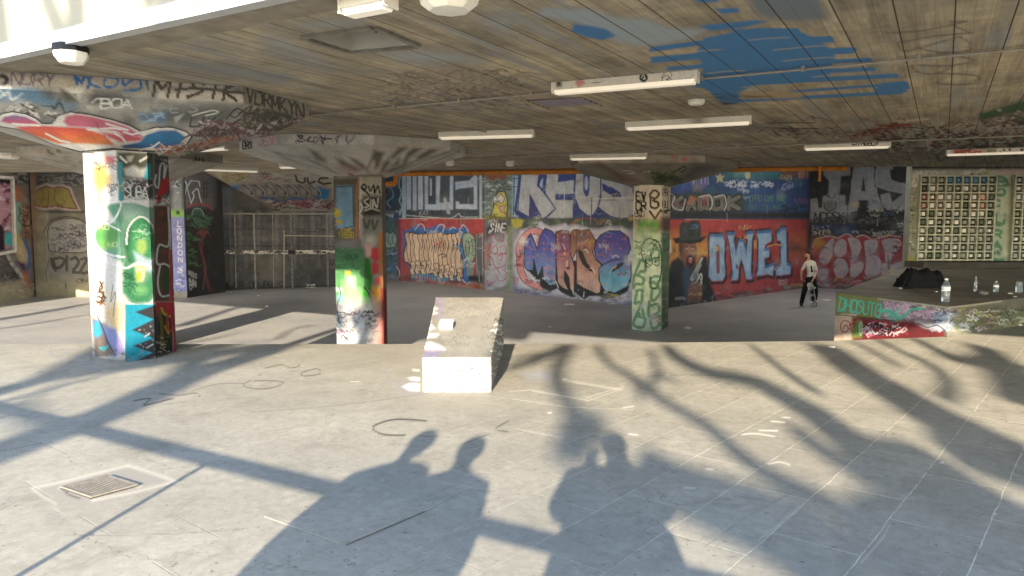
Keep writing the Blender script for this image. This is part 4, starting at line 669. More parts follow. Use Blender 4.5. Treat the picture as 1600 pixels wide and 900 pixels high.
def paint_c1(p):   # big capital on the left
    p.T(0, 90, 3.2)
    p.rect(-300, -100, 1700, 700, '#8f8d88'); p.blobs(-100, 140, 1250, 380, 70, 46, ['#4f504f', '#a5a49f', '#5c6062', '#b5b3ad', '#3f4040', '#6d7a86'], .75, 6, 160)
    p.poly([(-50, 150), (150, 140), (250, 200), (380, 240), (300, 250), (100, 220), (-50, 220)], '#5b7f9e', 6, .85); p.line([(0, 200), (40, 170), (60, 210), (110, 180)], 9, '#d8e4ec'); p.line([(-10, 150), (30, 190), (50, 150)], 6, '#d8e4ec')
    p.poly([(290, 145), (350, 150), (400, 215), (330, 220)], '#5a5650', 4); p.poly([(300, 140), (420, 150), (400, 220)], '#c6c4be', 3, .9)
    p.poly([(470, 160), (600, 165), (640, 210), (560, 250), (430, 230)], '#56585a', 5); p.poly([(800, 165), (1210, 180), (1215, 225), (900, 225), (780, 215)], '#b8b5ae', 4); p.poly([(760, 260), (1000, 230), (1210, 240), (1120, 330), (880, 350)], '#565a5a', 8, .8)
    p.rect(-300, 40, 1240, 150, '#9a958b', soft=3, op=.85)
    p.ell(10, 112, 38, 32, '#1f2023', 2); p.ell(4, 114, 18, 14, '#75716a', 2); p.text('NURY', 55, 78, 55, 42, '#5f5468', 9, .15, .35, rise=2)
    BB = '#2f5c9a'
    p.line([(365, 60), (385, 130), (392, 100), (410, 130), (420, 70)], 12, BB); p.line([(410, 110), (440, 100), (440, 155)], 11, BB); p.line([(505, 85), (460, 90), (450, 130), (500, 150)], 12, BB); p.line([(530, 95), (520, 140), (570, 145), (590, 110), (540, 95)], 11, BB); p.line([(610, 95), (620, 140), (650, 120), (690, 95), (700, 155), (620, 165)], 12, BB); p.line([(690, 110), (730, 110), (740, 160)], 14, '#46566e')
    p.text('MISTK', 770, 110, 80, 66, '#43403b', 15, .2, .3, jit=.1, rise=4); p.line([(880, 160), (1000, 155), (1220, 180)], 14, '#4a4741')
    p.text('BOA', 505, 208, 44, 46, '#e6e5e0', 8, .1, .12); p.line([(460, 225), (490, 205), (540, 208)], 6, '#e6e5e0'); p.text('SPE S', 760, 235, 40, 36, '#8f9296', 7, .2, .3); p.line([(960, 290), (1060, 265), (1090, 275), (1030, 290)], 6, '#d5d4d0')
    p.poly([(690, 280), (830, 275), (830, 330), (700, 320)], '#4f6f98', 6, .8); p.scrib(700, 280, 800, 320, 8, 26, ['#8aa8c8'], 5, .8, 161); p.poly([(870, 300), (920, 280), (880, 330)], '#a5a6a6', 2); p.text('LAK', 950, 300, 46, 34, '#3a3f42', 9, .2, .25)
    p.scrib(60, 230, 300, 300, 18, 34, ['#cfcec8', '#3a3b3e'], 6, .7, 162)
    # cloud piece
    O = '#26262c'
    P1 = [(-30, 320), (0, 285), (60, 270), (130, 282), (180, 305), (210, 330), (260, 330), (290, 290), (350, 272), (450, 285), (560, 310), (650, 340), (710, 372), (770, 350), (860, 348), (930, 370), (960, 395), (930, 440), (860, 462), (760, 468), (650, 462), (560, 455), (400, 470), (280, 440), (100, 360), (0, 345)]
    p.poly([(x, y-3) for x, y in P1], O, 3); p.shape(P1, '#e9e7e4', O, 6)
    p.poly([(0, 320), (20, 295), (70, 285), (130, 295), (180, 318), (205, 335), (60, 335)], vgrad(178, 197, '#4a5a8c', '#c2454c'), 2)
    p.poly([(70, 345), (200, 338), (300, 345), (420, 350), (520, 385), (580, 440), (400, 430), (290, 432), (180, 395)], vgrad(196, 226, '#c8484a', '#d95a3e', '#e07a4a'), 2)
    p.poly([(315, 320), (330, 292), (380, 282), (460, 295), (560, 320), (640, 345), (690, 378), (720, 395), (640, 400), (580, 370), (450, 350), (340, 345)], vgrad(180, 212, '#bd5a70', '#c2607a', '#a85a80'), 2)
    p.poly([(500, 370), (640, 385), (730, 400), (700, 420), (600, 425), (540, 400)], '#b8505a', 3)
    p.poly([(600, 440), (700, 420), (730, 385), (800, 362), (880, 362), (930, 395), (900, 435), (820, 455), (700, 456), (620, 455)], vgrad(200, 233, '#3f5a8c', '#2f6a9c', '#3a4f80'), 2)
    for q in ([(440, 362), (560, 352), (640, 362), (530, 330)], [(575, 380), (610, 400), (630, 425)], [(620, 372), (660, 385), (700, 375), (790, 355)], [(700, 462), (760, 450), (795, 425)], [(230, 380), (300, 415), (350, 425)], [(60, 330), (120, 335), (200, 340)]): p.line(q, 9, '#ece9e6', smooth=False)
    p.line([(370, 180), (440, 270), (500, 360), (580, 470)], 2, '#55524e', smooth=False, op=.8)
    # right facet streaks
    p.poly([(1230, 238), (1550, 300), (1120, 420), (960, 440), (1180, 340)], '#8f857c', 4); p.scrib(1000, 330, 1450, 400, 70, 60, ['#5c4a4c', '#4a4640', '#9a8a8c', '#b8b0a6', '#6d4f58'], 7, .75, 163); p.scrib(1220, 250, 1480, 330, 40, 60, ['#4a4640', '#6a6660', '#3b3d38'], 7, .7, 164)
    p.poly([(960, 440), (1100, 405), (1180, 400), (1000, 450), (820, 485)], '#c87a5a', 6, .7); p.scrib(800, 440, 1100, 480, 30, 40, ['#7a4a52', '#c9b8ae', '#4c6a4c', '#b8624a'], 5, .8, 165)
    p.rect(1222, 130, 1700, 300, '#7d786c', soft=1, op=0)
    p.poly([(1222, 138), (1550, 240), (1550, 300), (1222, 232)], '#8a857a', 2); p.text('VORMKYN', 1235, 155, 70, 32, '#4c4a46', 10, 0, .3, rise=12, jit=.08)
    p.poly([(-60, 345), (60, 355), (300, 440), (420, 512), (200, 512), (-60, 400)], '#9d9a94', 3, .7)
def paint_c2(p):
    p.T(360, 190, 4.21)
    p.rect(-200, -200, 1900, 900, '#a8a49b'); p.rect(330, 60, 945, 148, '#c4c0b9', soft=1); p.text('BRS', 82, 135, 42, 18, '#26241f', 8, gap=.15); p.text('BOA', 82, 126, 18, 14, '#26241f', 4, gap=.3)
    p.text('SEAK', 190, 100, 54, 26, '#b0625c', 5, .1, .05); p.line([(430, 130), (480, 95), (440, 95), (485, 125), (430, 138)], 8, '#3c3742'); p.line([(490, 130), (530, 100), (510, 135), (550, 130)], 8, '#3c3742'); p.line([(590, 95), (545, 110), (560, 140), (600, 100), (605, 140)], 8, '#3c3742'); p.line([(625, 90), (612, 140), (600, 118), (670, 112)], 8, '#3c3742'); p.line([(710, 92), (700, 140)], 8, '#3c3742'); p.line([(690, 112), (730, 92)], 7, '#3c3742'); p.ell(752, 128, 4, 5, '#3c3742'); p.line([(765, 95), (775, 142), (820, 90)], 9, '#4a4450'); p.ell(800, 118, 22, 14, '#6a6468', 12, .6)
    p.poly([(945, 85), (1455, 100), (1455, 182), (1160, 172), (940, 182)], '#a09c93', 2)
    DK = '#55514a'
    for q in ([(512, 178), (560, 190), (620, 240), (640, 285), (560, 250)], [(685, 235), (740, 245), (830, 300), (870, 325), (820, 330), (730, 300)], [(770, 228), (830, 245), (890, 290), (915, 330), (860, 310), (800, 260)], [(940, 182), (1015, 200), (985, 290), (955, 320), (940, 260), (890, 330), (905, 290)], [(1040, 235), (1110, 165), (1165, 165), (1160, 185), (1070, 250)], [(1130, 270), (1160, 200), (1200, 168), (1280, 170), (1180, 240), (1130, 330)], [(1000, 270), (1040, 240), (1060, 270), (1010, 330), (980, 345)], [(1220, 230), (1310, 175), (1390, 172), (1290, 240), (1230, 260)], [(990, 340), (1060, 300), (1220, 255), (1190, 285), (1060, 340), (985, 350)], [(1060, 290), (1115, 230), (1110, 290)]): p.poly(q, DK, 3, .85)
    for q in ([(280, 200), (500, 250), (660, 310)], [(300, 205), (480, 280), (680, 330)], [(380, 220), (560, 270), (700, 340)], [(1460, 190), (1250, 270), (1080, 340)], [(1500, 195), (1300, 280), (1100, 350)], [(1440, 200), (1250, 250), (1120, 300)]): p.line(q, 11, '#6a665e', op=.8, soft=3)
    p.poly([(660, 290), (760, 290), (860, 320), (830, 345), (800, 380), (730, 340)], '#8a5a62', 8, .6); p.line([(780, 345), (815, 360), (830, 400)], 12, '#6d2f3c', soft=3); p.poly([(870, 330), (1010, 345), (990, 372), (850, 370)], '#8d897e', 4); p.blobs(200, 190, 700, 340, 30, 30, ['#9a968c', '#7f7b72'], .4, 8, 170)
def paint_c3(p):
    p.T(870, 225, 5.714)
    p.rect(-200, -200, 1900, 900, '#6f6a60'); p.rect(190, 90, 1325, 165, '#8c877c', soft=1); p.text('SEAK', 1020, 108, 50, 40, '#a84a50', 7, .1, .12); p.line([(1200, 130), (1280, 132)], 6, '#a84a50'); p.line([(245, 150), (300, 172), (380, 152), (330, 172), (260, 165)], 7, '#9a4a44'); p.line([(480, 150), (520, 168), (560, 148)], 6, '#8f5a50')
    p.blobs(250, 170, 1250, 360, 50, 60, ['#5d5a50', '#7c7669', '#4f5446', '#6a6256'], .6, 10, 175)
    p.poly([(330, 180), (400, 185), (520, 260), (440, 240)], '#4a3534', 6, .85); p.poly([(480, 250), (640, 270), (760, 350), (640, 360), (520, 300)], '#563c38', 8, .8); p.poly([(680, 170), (740, 170), (760, 230), (700, 220)], '#4a4440', 6, .7); p.poly([(820, 250), (900, 200), (1000, 260), (1040, 330), (880, 350), (840, 310)], '#3f4f36', 10, .8); p.poly([(540, 200), (640, 215), (620, 240)], '#54504a', 6, .7)
    p.line([(585, 245), (640, 240), (700, 258), (640, 265)], 7, '#a8a49a'); p.line([(770, 255), (830, 240), (820, 262)], 6, '#a8a49a'); p.scrib(860, 260, 1100, 340, 30, 36, ['#26301f', '#303a28', '#3a4430'], 9, .85, 176); p.line([(1030, 260), (1100, 220), (1140, 200), (1150, 225), (1110, 250)], 14, '#2c3424'); p.line([(380, 180), (500, 240), (600, 330)], 10, '#3f3c36', soft=5); p.line([(880, 170), (930, 130), (960, 160), (880, 220)], 6, '#8a5a50', op=.7)
    p.poly([(1230, 170), (1450, 200), (1200, 320), (1040, 370), (1100, 290)], '#3e3c40', 8, .8)
def paint_stage(p):
    p.T(1290, 400, 5.161)
    p.rect(-300, -100, 2200, 900, '#5c5a4c')
    p.poly([(60, 290), (480, 350), (480, 520), (60, 470)], '#6f7446', 2); p.poly([(440, 345), (1060, 420), (1060, 620), (440, 560)], '#7a6a74', 4); p.rect(60, 470, 250, 760, '#c8a890', soft=2); p.poly([(212, 490), (800, 540), (960, 600), (960, 700), (212, 760)], '#6b2428', 3)
    p.scrib(500, 370, 880, 500, 120, 32, ['#c49ab8', '#b58ab0', '#e0c0d4', '#8a7a8a', '#d8a8cc'], 7, .85, 180); p.scrib(870, 440, 1050, 600, 60, 32, ['#a9bfe0', '#7a96c4', '#d8dfe8', '#4a566a'], 7, .9, 181); p.scrib(700, 370, 1000, 430, 50, 30, ['#8a8878', '#c8c4b4', '#4a4a40'], 6, .8, 182)
    T = '#4fb8a0'
    p.text('DHOSUTO', 108, 345, 95, 40, T, 12, .12, .2, rise=7, jit=.08); p.line([(95, 445), (130, 440), (170, 400), (150, 350), (110, 330)], 12, T); p.line([(430, 440), (520, 450), (580, 500), (640, 480), (700, 430), (780, 430)], 20, T); p.poly([(440, 430), (600, 430), (600, 510), (540, 520)], T, 5, .8); p.line([(410, 480), (440, 510)], 10, T)
    p.line([(140, 590), (155, 560), (180, 570), (175, 605), (135, 610), (120, 560), (150, 520), (195, 540), (205, 600)], 9, '#a03a34'); p.line([(195, 560), (240, 530), (290, 520)], 14, '#a03a34'); p.line([(215, 600), (180, 580)], 9, '#a03a34')
    p.poly([(218, 600), (262, 510), (300, 560), (290, 655), (218, 660)], '#5f7a34', 3); p.shape([(270, 560), (290, 530), (300, 600), (280, 640)], '#7aa06a', '#c9cfb8', 5, True); p.scrib(300, 540, 480, 640, 40, 26, ['#151518', '#c9a8b8', '#b04a6a', '#d9d2d4', '#151518'], 8, .9, 183); p.line([(560, 560), (660, 630)], 16, '#a8303a'); p.line([(660, 560), (560, 640)], 16, '#a8303a'); p.scrib(440, 540, 620, 630, 20, 26, ['#a8303a', '#3a1a1e', '#d0c8cc'], 8, .8, 184); p.poly([(640, 540), (900, 580), (900, 640), (640, 650)], '#4a2022', 8, .6)
    p.poly([(730, 530), (900, 555), (1050, 480), (1000, 560), (920, 600), (790, 570)], '#c8d0d8', 4, .85); p.line([(740, 540), (820, 575), (900, 560), (960, 600)], 8, '#2c3038')
    p.blobs(1080, 440, 1600, 600, 60, 34, ['#55572f', '#45482e', '#33362c', '#6a6b48', '#26282a'], .8, 8, 185); p.scrib(1100, 440, 1580, 590, 70, 30, ['#8a8a78', '#55583c', '#25271f', '#6f6f48'], 5, .6, 186); p.poly([(1050, 430), (1110, 430), (1110, 640), (980, 640)], '#66675c', 6, .8)
    p.scrib(1010, 430, 1330, 600, 60, 28, ['#8fa0b8', '#c9cdd0', '#6a7a4a', '#2a2c2c', '#9a8a5a', '#7a5a6a'], 6, .75, 187); p.scrib(1300, 430, 1640, 570, 60, 26, ['#7a8a60', '#3a4a3a', '#a8ab98', '#24261f', '#8a7a4a'], 5, .65, 188)
    p.line([(420, 345), (960, 415), (1120, 405), (1420, 365)], 9, '#a8a48a', smooth=False, op=.8)
    p.line([(80, 472), (560, 525)], 6, '#20201c', smooth=False)
def paint_ramp(p):
    p.T(620, 440, 4.5)
    p.rect(-100, -100, 1200, 1200, '#8f8a7d'); p.poly([(176, 548), (664, 548), (790, 120), (740, 95), (230, 95)], '#8c8880', 2); p.blobs(180, 110, 740, 540, 60, 50, ['#96928a', '#827d74', '#9f9b94', '#7b766c'], .4, 14, 190)
    p.scrib(300, 120, 740, 480, 90, 46, ['#9a958b', '#a39e95', '#625e55'], 3, .45, 191); p.scrib(250, 100, 740, 240, 24, 60, ['#a39d90', '#b0a99c'], 4, .3, 194)
    p.poly([(215, 150), (270, 110), (290, 180), (250, 300), (200, 330), (195, 250)], '#5f5c54', 10, .75); p.line([(295, 120), (310, 180), (300, 240)], 22, '#8f84a8', soft=14, op=.7)
    for q in ([(225, 195), (262, 178), (285, 190), (232, 205)], [(218, 222), (265, 215), (285, 222), (225, 236)], [(205, 320), (245, 305), (262, 325), (235, 340), (202, 345)], [(190, 378), (215, 368), (292, 370), (275, 392), (190, 400)], [(182, 430), (235, 422), (300, 450), (340, 478), (260, 486), (180, 480)], [(215, 260), (240, 255), (225, 290), (208, 290)]): p.poly(q, '#e6e3dc', 3, .95)
    p.poly([(185, 400), (300, 400), (320, 430), (250, 420), (180, 430)], '#5c5850', 6, .6)
    p.poly([(180, 490), (660, 500), (660, 545), (176, 548)], '#7d7a72', 8, .7); p.poly([(176, 490), (300, 488), (280, 530), (176, 548)], '#8277a0', 8, .8)
    p.rect(150, 548, 664, 820, '#9d9b98', soft=5); p.scrib(190, 590, 640, 780, 34, 13, ['#4a4846', '#565452', '#3c3a39'], 5, .75, 192); p.blobs(190, 690, 640, 790, 20, 12, ['#5a5856', '#6f6d6c'], .55, 4, 195); p.poly([(165, 660), (205, 650), (215, 740), (185, 770), (165, 740)], '#7d7c76', 6, .7); p.ell(500, 745, 40, 14, '#9a96a4', 6, .7)
    p.poly([(664, 548), (760, 120), (790, 120), (790, 480), (664, 800)], '#8c8780', 3); p.scrib(680, 250, 770, 700, 60, 26, ['#d8d6d2', '#6a665e', '#7a6a70', '#4f4c48'], 5, .8, 193); p.poly([(664, 560), (700, 500), (700, 700), (664, 790)], '#6f5f62', 8, .7)
GLOW = .06
D1 = Vector((math.sin(math.radians(30.3)), math.cos(math.radians(30.3)), 0)); D2 = Vector((math.cos(math.radians(30.3)), -math.sin(math.radians(30.3)), 0))
SUNAZ = math.radians(7.6); SUNEL = math.radians(17.4)
# ================================================================= floor materials
def floor_mat():
    m, n, b = nt('pavement_slabs'); p = pos(n, math.radians(39.5)); at = N(n, 'ShaderNodeAttribute', attribute_name='Col')
    sep = n.nodes.new('ShaderNodeSeparateXYZ'); n.links.new(p, sep.inputs[0])   # X = across, Y = along the long joints
    wob = math_n(n, 'MULTIPLY', math_n(n, 'SUBTRACT', noise(n, p, 2.5, 5), .5), .035)
    com = n.nodes.new('ShaderNodeCombineXYZ'); n.links.new(sep.outputs[1], com.inputs[0]); n.links.new(math_n(n, 'ADD', math_n(n, 'ADD', sep.outputs[0], 50*.445+.02), wob), com.inputs[1])
    def brick(ms, c1, c2, cm, smooth=.1):
        k = n.nodes.new('ShaderNodeTexBrick'); n.links.new(com.outputs[0], k.inputs['Vector']); k.offset = .37; k.offset_frequency = 2; k.squash = 1
        k.inputs['Scale'].default_value = 1; k.inputs['Brick Width'].default_value = .96; k.inputs['Row Height'].default_value = .445; k.inputs['Mortar Size'].default_value = ms; k.inputs['Mortar Smooth'].default_value = smooth; k.inputs['Bias'].default_value = 0
        for nm, v in (('Color1', c1), ('Color2', c2), ('Mortar', cm)): k.inputs[nm].default_value = (v, v, v, 1)
        return k
    tone = brick(.001, .94, 1.05, 1).outputs['Color']; jt = brick(.0048, 0, 0, 1, .6).outputs['Color']
    c = mix(n, 1.0, srgb('#959084'), tone, 'MULTIPLY')
    c = mix(n, 1.0, c, ramp(n, noise(n, p, .9, 7, .6), [(.3, .82), (.7, 1.12)]), 'MULTIPLY'); c = mix(n, 1.0, c, ramp(n, noise(n, p, 14, 8, .75), [(.3, .8), (.7, 1.15)]), 'MULTIPLY')
    sp = n.nodes.new('ShaderNodeMapping'); sp.inputs['Rotation'].default_value = (0, 0, .5); sp.inputs['Scale'].default_value = (2, 40, 1); n.links.new(p, sp.inputs['Vector'])
    c = mix(n, ramp(n, noise(n, p, 3.2, 9, .8, .6), [(.5, 0), (.66, .5)]), c, srgb('#6c675c')); c = mix(n, ramp(n, noise(n, p, 1.7, 9, .75), [(.56, 0), (.7, .45)]), c, srgb('#b0aa9b'))
    vc = n.nodes.new('ShaderNodeTexVoronoi'); vc.feature = 'DISTANCE_TO_EDGE'; vc.inputs['Scale'].default_value = .9; ad = n.nodes.new('ShaderNodeVectorMath'); ad.operation = 'ADD'; nz = n.nodes.new('ShaderNodeTexNoise'); nz.inputs['Scale'].default_value = 3; nz.inputs['Detail'].default_value = 8; n.links.new(p, nz.inputs['Vector']); n.links.new(nz.outputs['Color'], ad.inputs[1]); n.links.new(p, ad.inputs[0]); n.links.new(ad.outputs[0], vc.inputs['Vector'])
    ck = math_n(n, 'MULTIPLY', ramp(n, vc.outputs['Distance'], [(.0, 1), (.007, 0)]), ramp(n, noise(n, p, .9, 4), [(.55, 0), (.6, .8)])); c = mix(n, ck, c, srgb('#4e4a43'))
    scr = ramp(n, noise(n, sp.outputs[0], 1.2, 5, .7), [(.62, 0), (.7, .35)]); c = mix(n, scr, c, srgb('#b3ad9f'))
    gx_ = n.nodes.new('ShaderNodeNewGeometry'); sx_ = n.nodes.new('ShaderNodeSeparateXYZ'); n.links.new(gx_.outputs['Position'], sx_.inputs[0]); rt_ = n.nodes.new('ShaderNodeMapRange'); rt_.inputs[1].default_value = -2.5; rt_.inputs[2].default_value = 1.5; rt_.inputs[3].default_value = .3; rt_.inputs[4].default_value = .72; n.links.new(sx_.outputs[0], rt_.inputs[0])
    brk = math_n(n, 'MULTIPLY', ramp(n, noise(n, p, 6, 6, .7), [(.36, .1), (.58, 1)]), rt_.outputs[0]); side = ramp(n, rt_.outputs[0], [(.45, .35), (.7, 1)])
    jc = mix(n, side, srgb('#5f5a52'), srgb('#d2cab4')); c = mix(n, math_n(n, 'MULTIPLY', jt, brk), c, jc)
    spk = ramp(n, noise(n, p, 45, 2, .5), [(.7, 0), (.74, .5)]); c = mix(n, spk, c, srgb('#c9c4b8'))
    dsp = ramp(n, noise(n, p, 30, 2, .5), [(.28, .65), (.32, 0)]); c = mix(n, dsp, c, srgb('#55524c'))
    c = mix(n, at.outputs['Alpha'], c, at.outputs['Color'])
    n.links.new(c, b.inputs['Base Color']); b.inputs['Roughness'].default_value = .78; b.inputs['Specular IOR Level'].default_value = .35
    h = math_n(n, 'SUBTRACT', math_n(n, 'MULTIPLY', noise(n, p, 35, 8, .7), .5), math_n(n, 'MULTIPLY', jt, .8)); bump(n, b, h, .35, .006)
    return m
def low_mat():
    m, n, b = nt('lower_screed'); p = pos(n)
    c = mix(n, ramp(n, noise(n, p, .6, 8, .65), [(.3, 0), (.7, 1)]), srgb('#86868a'), srgb('#a09d99')); c = mix(n, 1.0, c, ramp(n, noise(n, p, 9, 6, .7), [(.3, .8), (.7, 1.1)]), 'MULTIPLY')
    spk = ramp(n, noise(n, p, 6, 2, .5), [(.74, 0), (.76, .6)]); c = mix(n, spk, c, srgb('#b5b2ab'))
    n.links.new(c, b.inputs['Base Color']); b.inputs['Roughness'].default_value = .55; b.inputs['Specular IOR Level'].default_value = .45; bump(n, b, noise(n, p, 20, 6, .7), .15, .006); return m
def ceil_mat():
    m, n, b = nt('board_marked_concrete'); p = pos(n, math.radians(30.3)); at = N(n, 'ShaderNodeAttribute', attribute_name='Col')
    sep = n.nodes.new('ShaderNodeSeparateXYZ'); n.links.new(p, sep.inputs[0])
    com = n.nodes.new('ShaderNodeCombineXYZ'); n.links.new(sep.outputs[1], com.inputs[0]); n.links.new(math_n(n, 'ADD', sep.outputs[0], 40.0), com.inputs[1])
    def brick(w, r, ms, c1, c2, cm, off=.43):
        k = n.nodes.new('ShaderNodeTexBrick'); n.links.new(com.outputs[0], k.inputs['Vector']); k.offset = off; k.offset_frequency = 2
        k.inputs['Scale'].default_value = 1; k.inputs['Brick Width'].default_value = w; k.inputs['Row Height'].default_value = r; k.inputs['Mortar Size'].default_value = ms; k.inputs['Mortar Smooth'].default_value = .2
        for nm, v in (('Color1', c1), ('Color2', c2), ('Mortar', cm)): k.inputs[nm].default_value = (v, v, v, 1)
        return k.outputs['Color']
    tone = brick(1.9, .127, .001, .9, 1.08, .88); jm = brick(60, .381, .006, 0, 0, 1); jf = brick(1.9, .127, .003, 0, 0, 1)
    c = mix(n, ramp(n, noise(n, p, 1.3, 6, .6), [(.35, 0), (.65, 1)]), srgb('#978e7f'), srgb('#b3a68d'))
    st = n.nodes.new('ShaderNodeMapping'); st.inputs['Scale'].default_value = (38, 1.3, 1); n.links.new(p, st.inputs['Vector'])
    gr = noise(n, st.outputs[0], 1.0, 7, .7); c = mix(n, 1.0, c, ramp(n, gr, [(.3, .76), (.7, 1.15)]), 'MULTIPLY'); c = mix(n, 1.0, c, ramp(n, noise(n, p, .8, 6, .65), [(.35, .8), (.65, 1.1)]), 'MULTIPLY'); c = mix(n, 1.0, c, ramp(n, noise(n, p, 6, 5, .7), [(.35, .85), (.6, 1.06)]), 'MULTIPLY'); c = mix(n, 1.0, c, tone, 'MULTIPLY')
    s2 = n.nodes.new('ShaderNodeMapping'); s2.inputs['Scale'].default_value = (7.9, .7, 1); n.links.new(p, s2.inputs['Vector']); c = mix(n, 1.0, c, ramp(n, noise(n, s2.outputs[0], 1.0, 5, .6), [(.34, .72), (.5, 1), (.68, 1.22)]), 'MULTIPLY'); c = mix(n, ramp(n, noise(n, s2.outputs[0], .6, 3, .5), [(.56, 0), (.64, .45)]), c, srgb('#8b949b')); c = mix(n, ramp(n, noise(n, p, 1.9, 8, .75), [(.6, 0), (.72, .5)]), c, srgb('#5e5341'))
    c = mix(n, ramp(n, noise(n, st.outputs[0], .35, 4), [(.6, 0), (.72, .6)]), c, srgb('#a6a49c'))
    pa = math_n(n, 'MULTIPLY', at.outputs['Alpha'], ramp(n, gr, [(.22, .55), (.36, 1)])); c = mix(n, pa, c, at.outputs['Color'])
    c = mix(n, math_n(n, 'MULTIPLY', jf, .35), c, srgb('#5f594e')); c = mix(n, math_n(n, 'MULTIPLY', jm, .95), c, srgb('#37332c'))
    n.links.new(c, b.inputs['Base Color']); b.inputs['Roughness'].default_value = .85; b.inputs['Specular IOR Level'].default_value = .25
    bump(n, b, math_n(n, 'SUBTRACT', gr, math_n(n, 'MULTIPLY', jf, .7)), .5, .006); return m
mm_, n_, b_ = nt('lit_diffuser'); b_.inputs['Base Color'].default_value = (.85, .8, .7, 1); b_.inputs['Emission Color'].default_value = (1, .88, .68, 1); b_.inputs['Emission Strength'].default_value = GLOW; M['tube_glow'] = mm_
M['floor'] = floor_mat(); M['low'] = low_mat(); M['ceil'] = ceil_mat()
# ================================================================= ground, upper pavement, bank, lower floor
MB().add([(-600, -600, -1.4), (600, -600, -1.4), (600, 600, -1.4), (-600, 600, -1.4)], [(0, 1, 2, 3)]).build('ground', M['dark_concrete'])['kind'] = 'structure'
LIPX = [(-30, 10.3), (-7, 10.05), (0, 10.05), (4.5, 10.32), (6.3, 10.7), (8.6, 12.2), (30, 16)]
def lip(x): return float(np.interp(x, [a for a, _ in LIPX], [b for _, b in LIPX]))
NU, NV = 560, 330
u = np.linspace(0, 1, NU+1); v = np.linspace(0, 1, NV+1)**1.25
xf = -10+20*u; yf = np.array([lip(x) for x in xf]); xn = -2.7+5.4*u
X = xn[None]*(1-v[:, None])+xf[None]*v[:, None]; Y = 2.5*(1-v[:, None])+yf[None]*v[:, None]
fv = np.stack([X, Y, np.zeros_like(X)], -1).reshape(-1, 3); i = np.arange(NU)[None]+np.arange(NV)[:, None]*(NU+1); ff = np.stack([i, i+1, i+NU+2, i+NU+1], -1).reshape(-1, 4)
pt = Paint(proj(fv), '#8d887d')
BKF = '#45423d'
pt.T(0, 520, 2)      # worn black tags on the left and middle of the paving
for q, w in (([(420, 212), (470, 205), (450, 226), (500, 215), (540, 205)], 5), ([(500, 190), (560, 195), (610, 188), (625, 200)], 4), ([(600, 182), (680, 160), (760, 158)], 3), ([(780, 150), (760, 165), (800, 175), (850, 172), (885, 155), (850, 150), (790, 150)], 4), ([(830, 110), (880, 100), (910, 110), (940, 100)], 4), ([(940, 125), (990, 112), (1000, 128), (950, 135), (940, 125)], 4), ([(1330, 275), (1240, 270), (1180, 285), (1165, 300), (1200, 318), (1265, 320)], 6), ([(1310, 322), (1410, 326)], 3), ([(1590, 275), (1550, 300), (1590, 310)], 5)):
    pt.line(q, w*1.3, BKF, 1.6, .75)
pt.line([(665, 62), (740, 56), (715, 68), (680, 70), (665, 62)], 4, BKF, 1.5, .4); pt.scrib(160, 70, 280, 130, 10, 34, ['#5a6272', '#7b8290'], 3, .4, 200)
for q in ([(130, 345), (210, 380), (225, 408)], [(0, 370), (130, 345)], [(0, 512), (40, 532), (58, 548)], [(235, 628), (330, 665), (415, 705), (420, 712)], [(190, 488), (215, 500), (240, 512)], [(1430, 355), (1480, 335), (1530, 315)], [(460, 395), (520, 416)]): pt.line(q, 2.6, '#3d3a35', .8, .9, smooth=False)
pt.poly([(1215, 140), (1250, 150), (1310, 140), (1310, 200), (1270, 198), (1240, 170)], '#8a80a4', 6, .5); pt.poly([(1170, 120), (1220, 118), (1215, 130), (1170, 128)], '#8a80a4', 4, .5)
pt.poly([(1255, 168), (1280, 156), (1314, 158), (1314, 184), (1280, 182)], '#e4e2dc', 1.5); pt.poly([(1272, 140), (1295, 136), (1314, 140), (1314, 152), (1285, 150)], '#e4e2dc', 1.5); pt.line([(1292, 116), (1310, 118)], 8, '#ddd6c2', 1, smooth=False); pt.line([(1092, 152), (1125, 153)], 3, '#cfc8b8', 1, smooth=False)
pt.poly([(1290, 190), (1560, 190), (1560, 230), (1300, 240)], '#a89d8a', 12, .35)
pt.poly([(1000, 40), (1310, 44), (1300, 130), (1100, 140), (960, 100)], '#6d685c', 22, .4)
pt.T(800, 520, 2)
pt.poly([(20, 120), (90, 110), (130, 130), (120, 155), (40, 150)], '#9aa0b2', 8, .6); pt.poly([(90, 130), (130, 135), (120, 152)], '#8a94b4', 4, .5)
for q in ([(720, 318), (760, 315), (820, 324)], [(808, 276), (850, 280)], [(845, 264), (870, 266)], [(365, 316), (395, 320)], [(800, 410), (840, 404), (870, 414)], [(540, 484), (575, 486)], [(605, 425), (630, 427)], [(775, 305), (830, 306)], [(345, 234), (380, 230)]): pt.line(q, 7, '#c9c4b8', 1.5, .75)
for q in ([(-10, 184), (60, 178), (240, 210)], [(60, 182), (235, 212)], [(235, 214), (350, 172)], [(230, 204), (350, 166)], [(160, 146), (345, 176)], [(160, 150), (340, 180)], [(0, 298), (160, 328)], [(0, 206), (170, 232), (380, 240)]): pt.line(q, 3, '#c9c2ae', 1, .8, smooth=False)
for x, y in ((165, 145), (118, 250), (1343, 406), (1510, 566)): pt.ell(x, y, 6, 4, '#d6d2c6', 1)
pt.line([(0, 300), (40, 312), (80, 330)], 5, BKF, 1.5, .5); pt.line([(770, 648), (830, 600), (900, 540)], 7, '#b9b4a6', 2, .6, smooth=False); pt.line([(1090, 720), (1160, 640), (1180, 600)], 8, '#b9b4a6', 2, .6, smooth=False)
pt.scrib(700, 600, 950, 660, 5, 60, ['#a9aaa8'], 2, .35, 205)
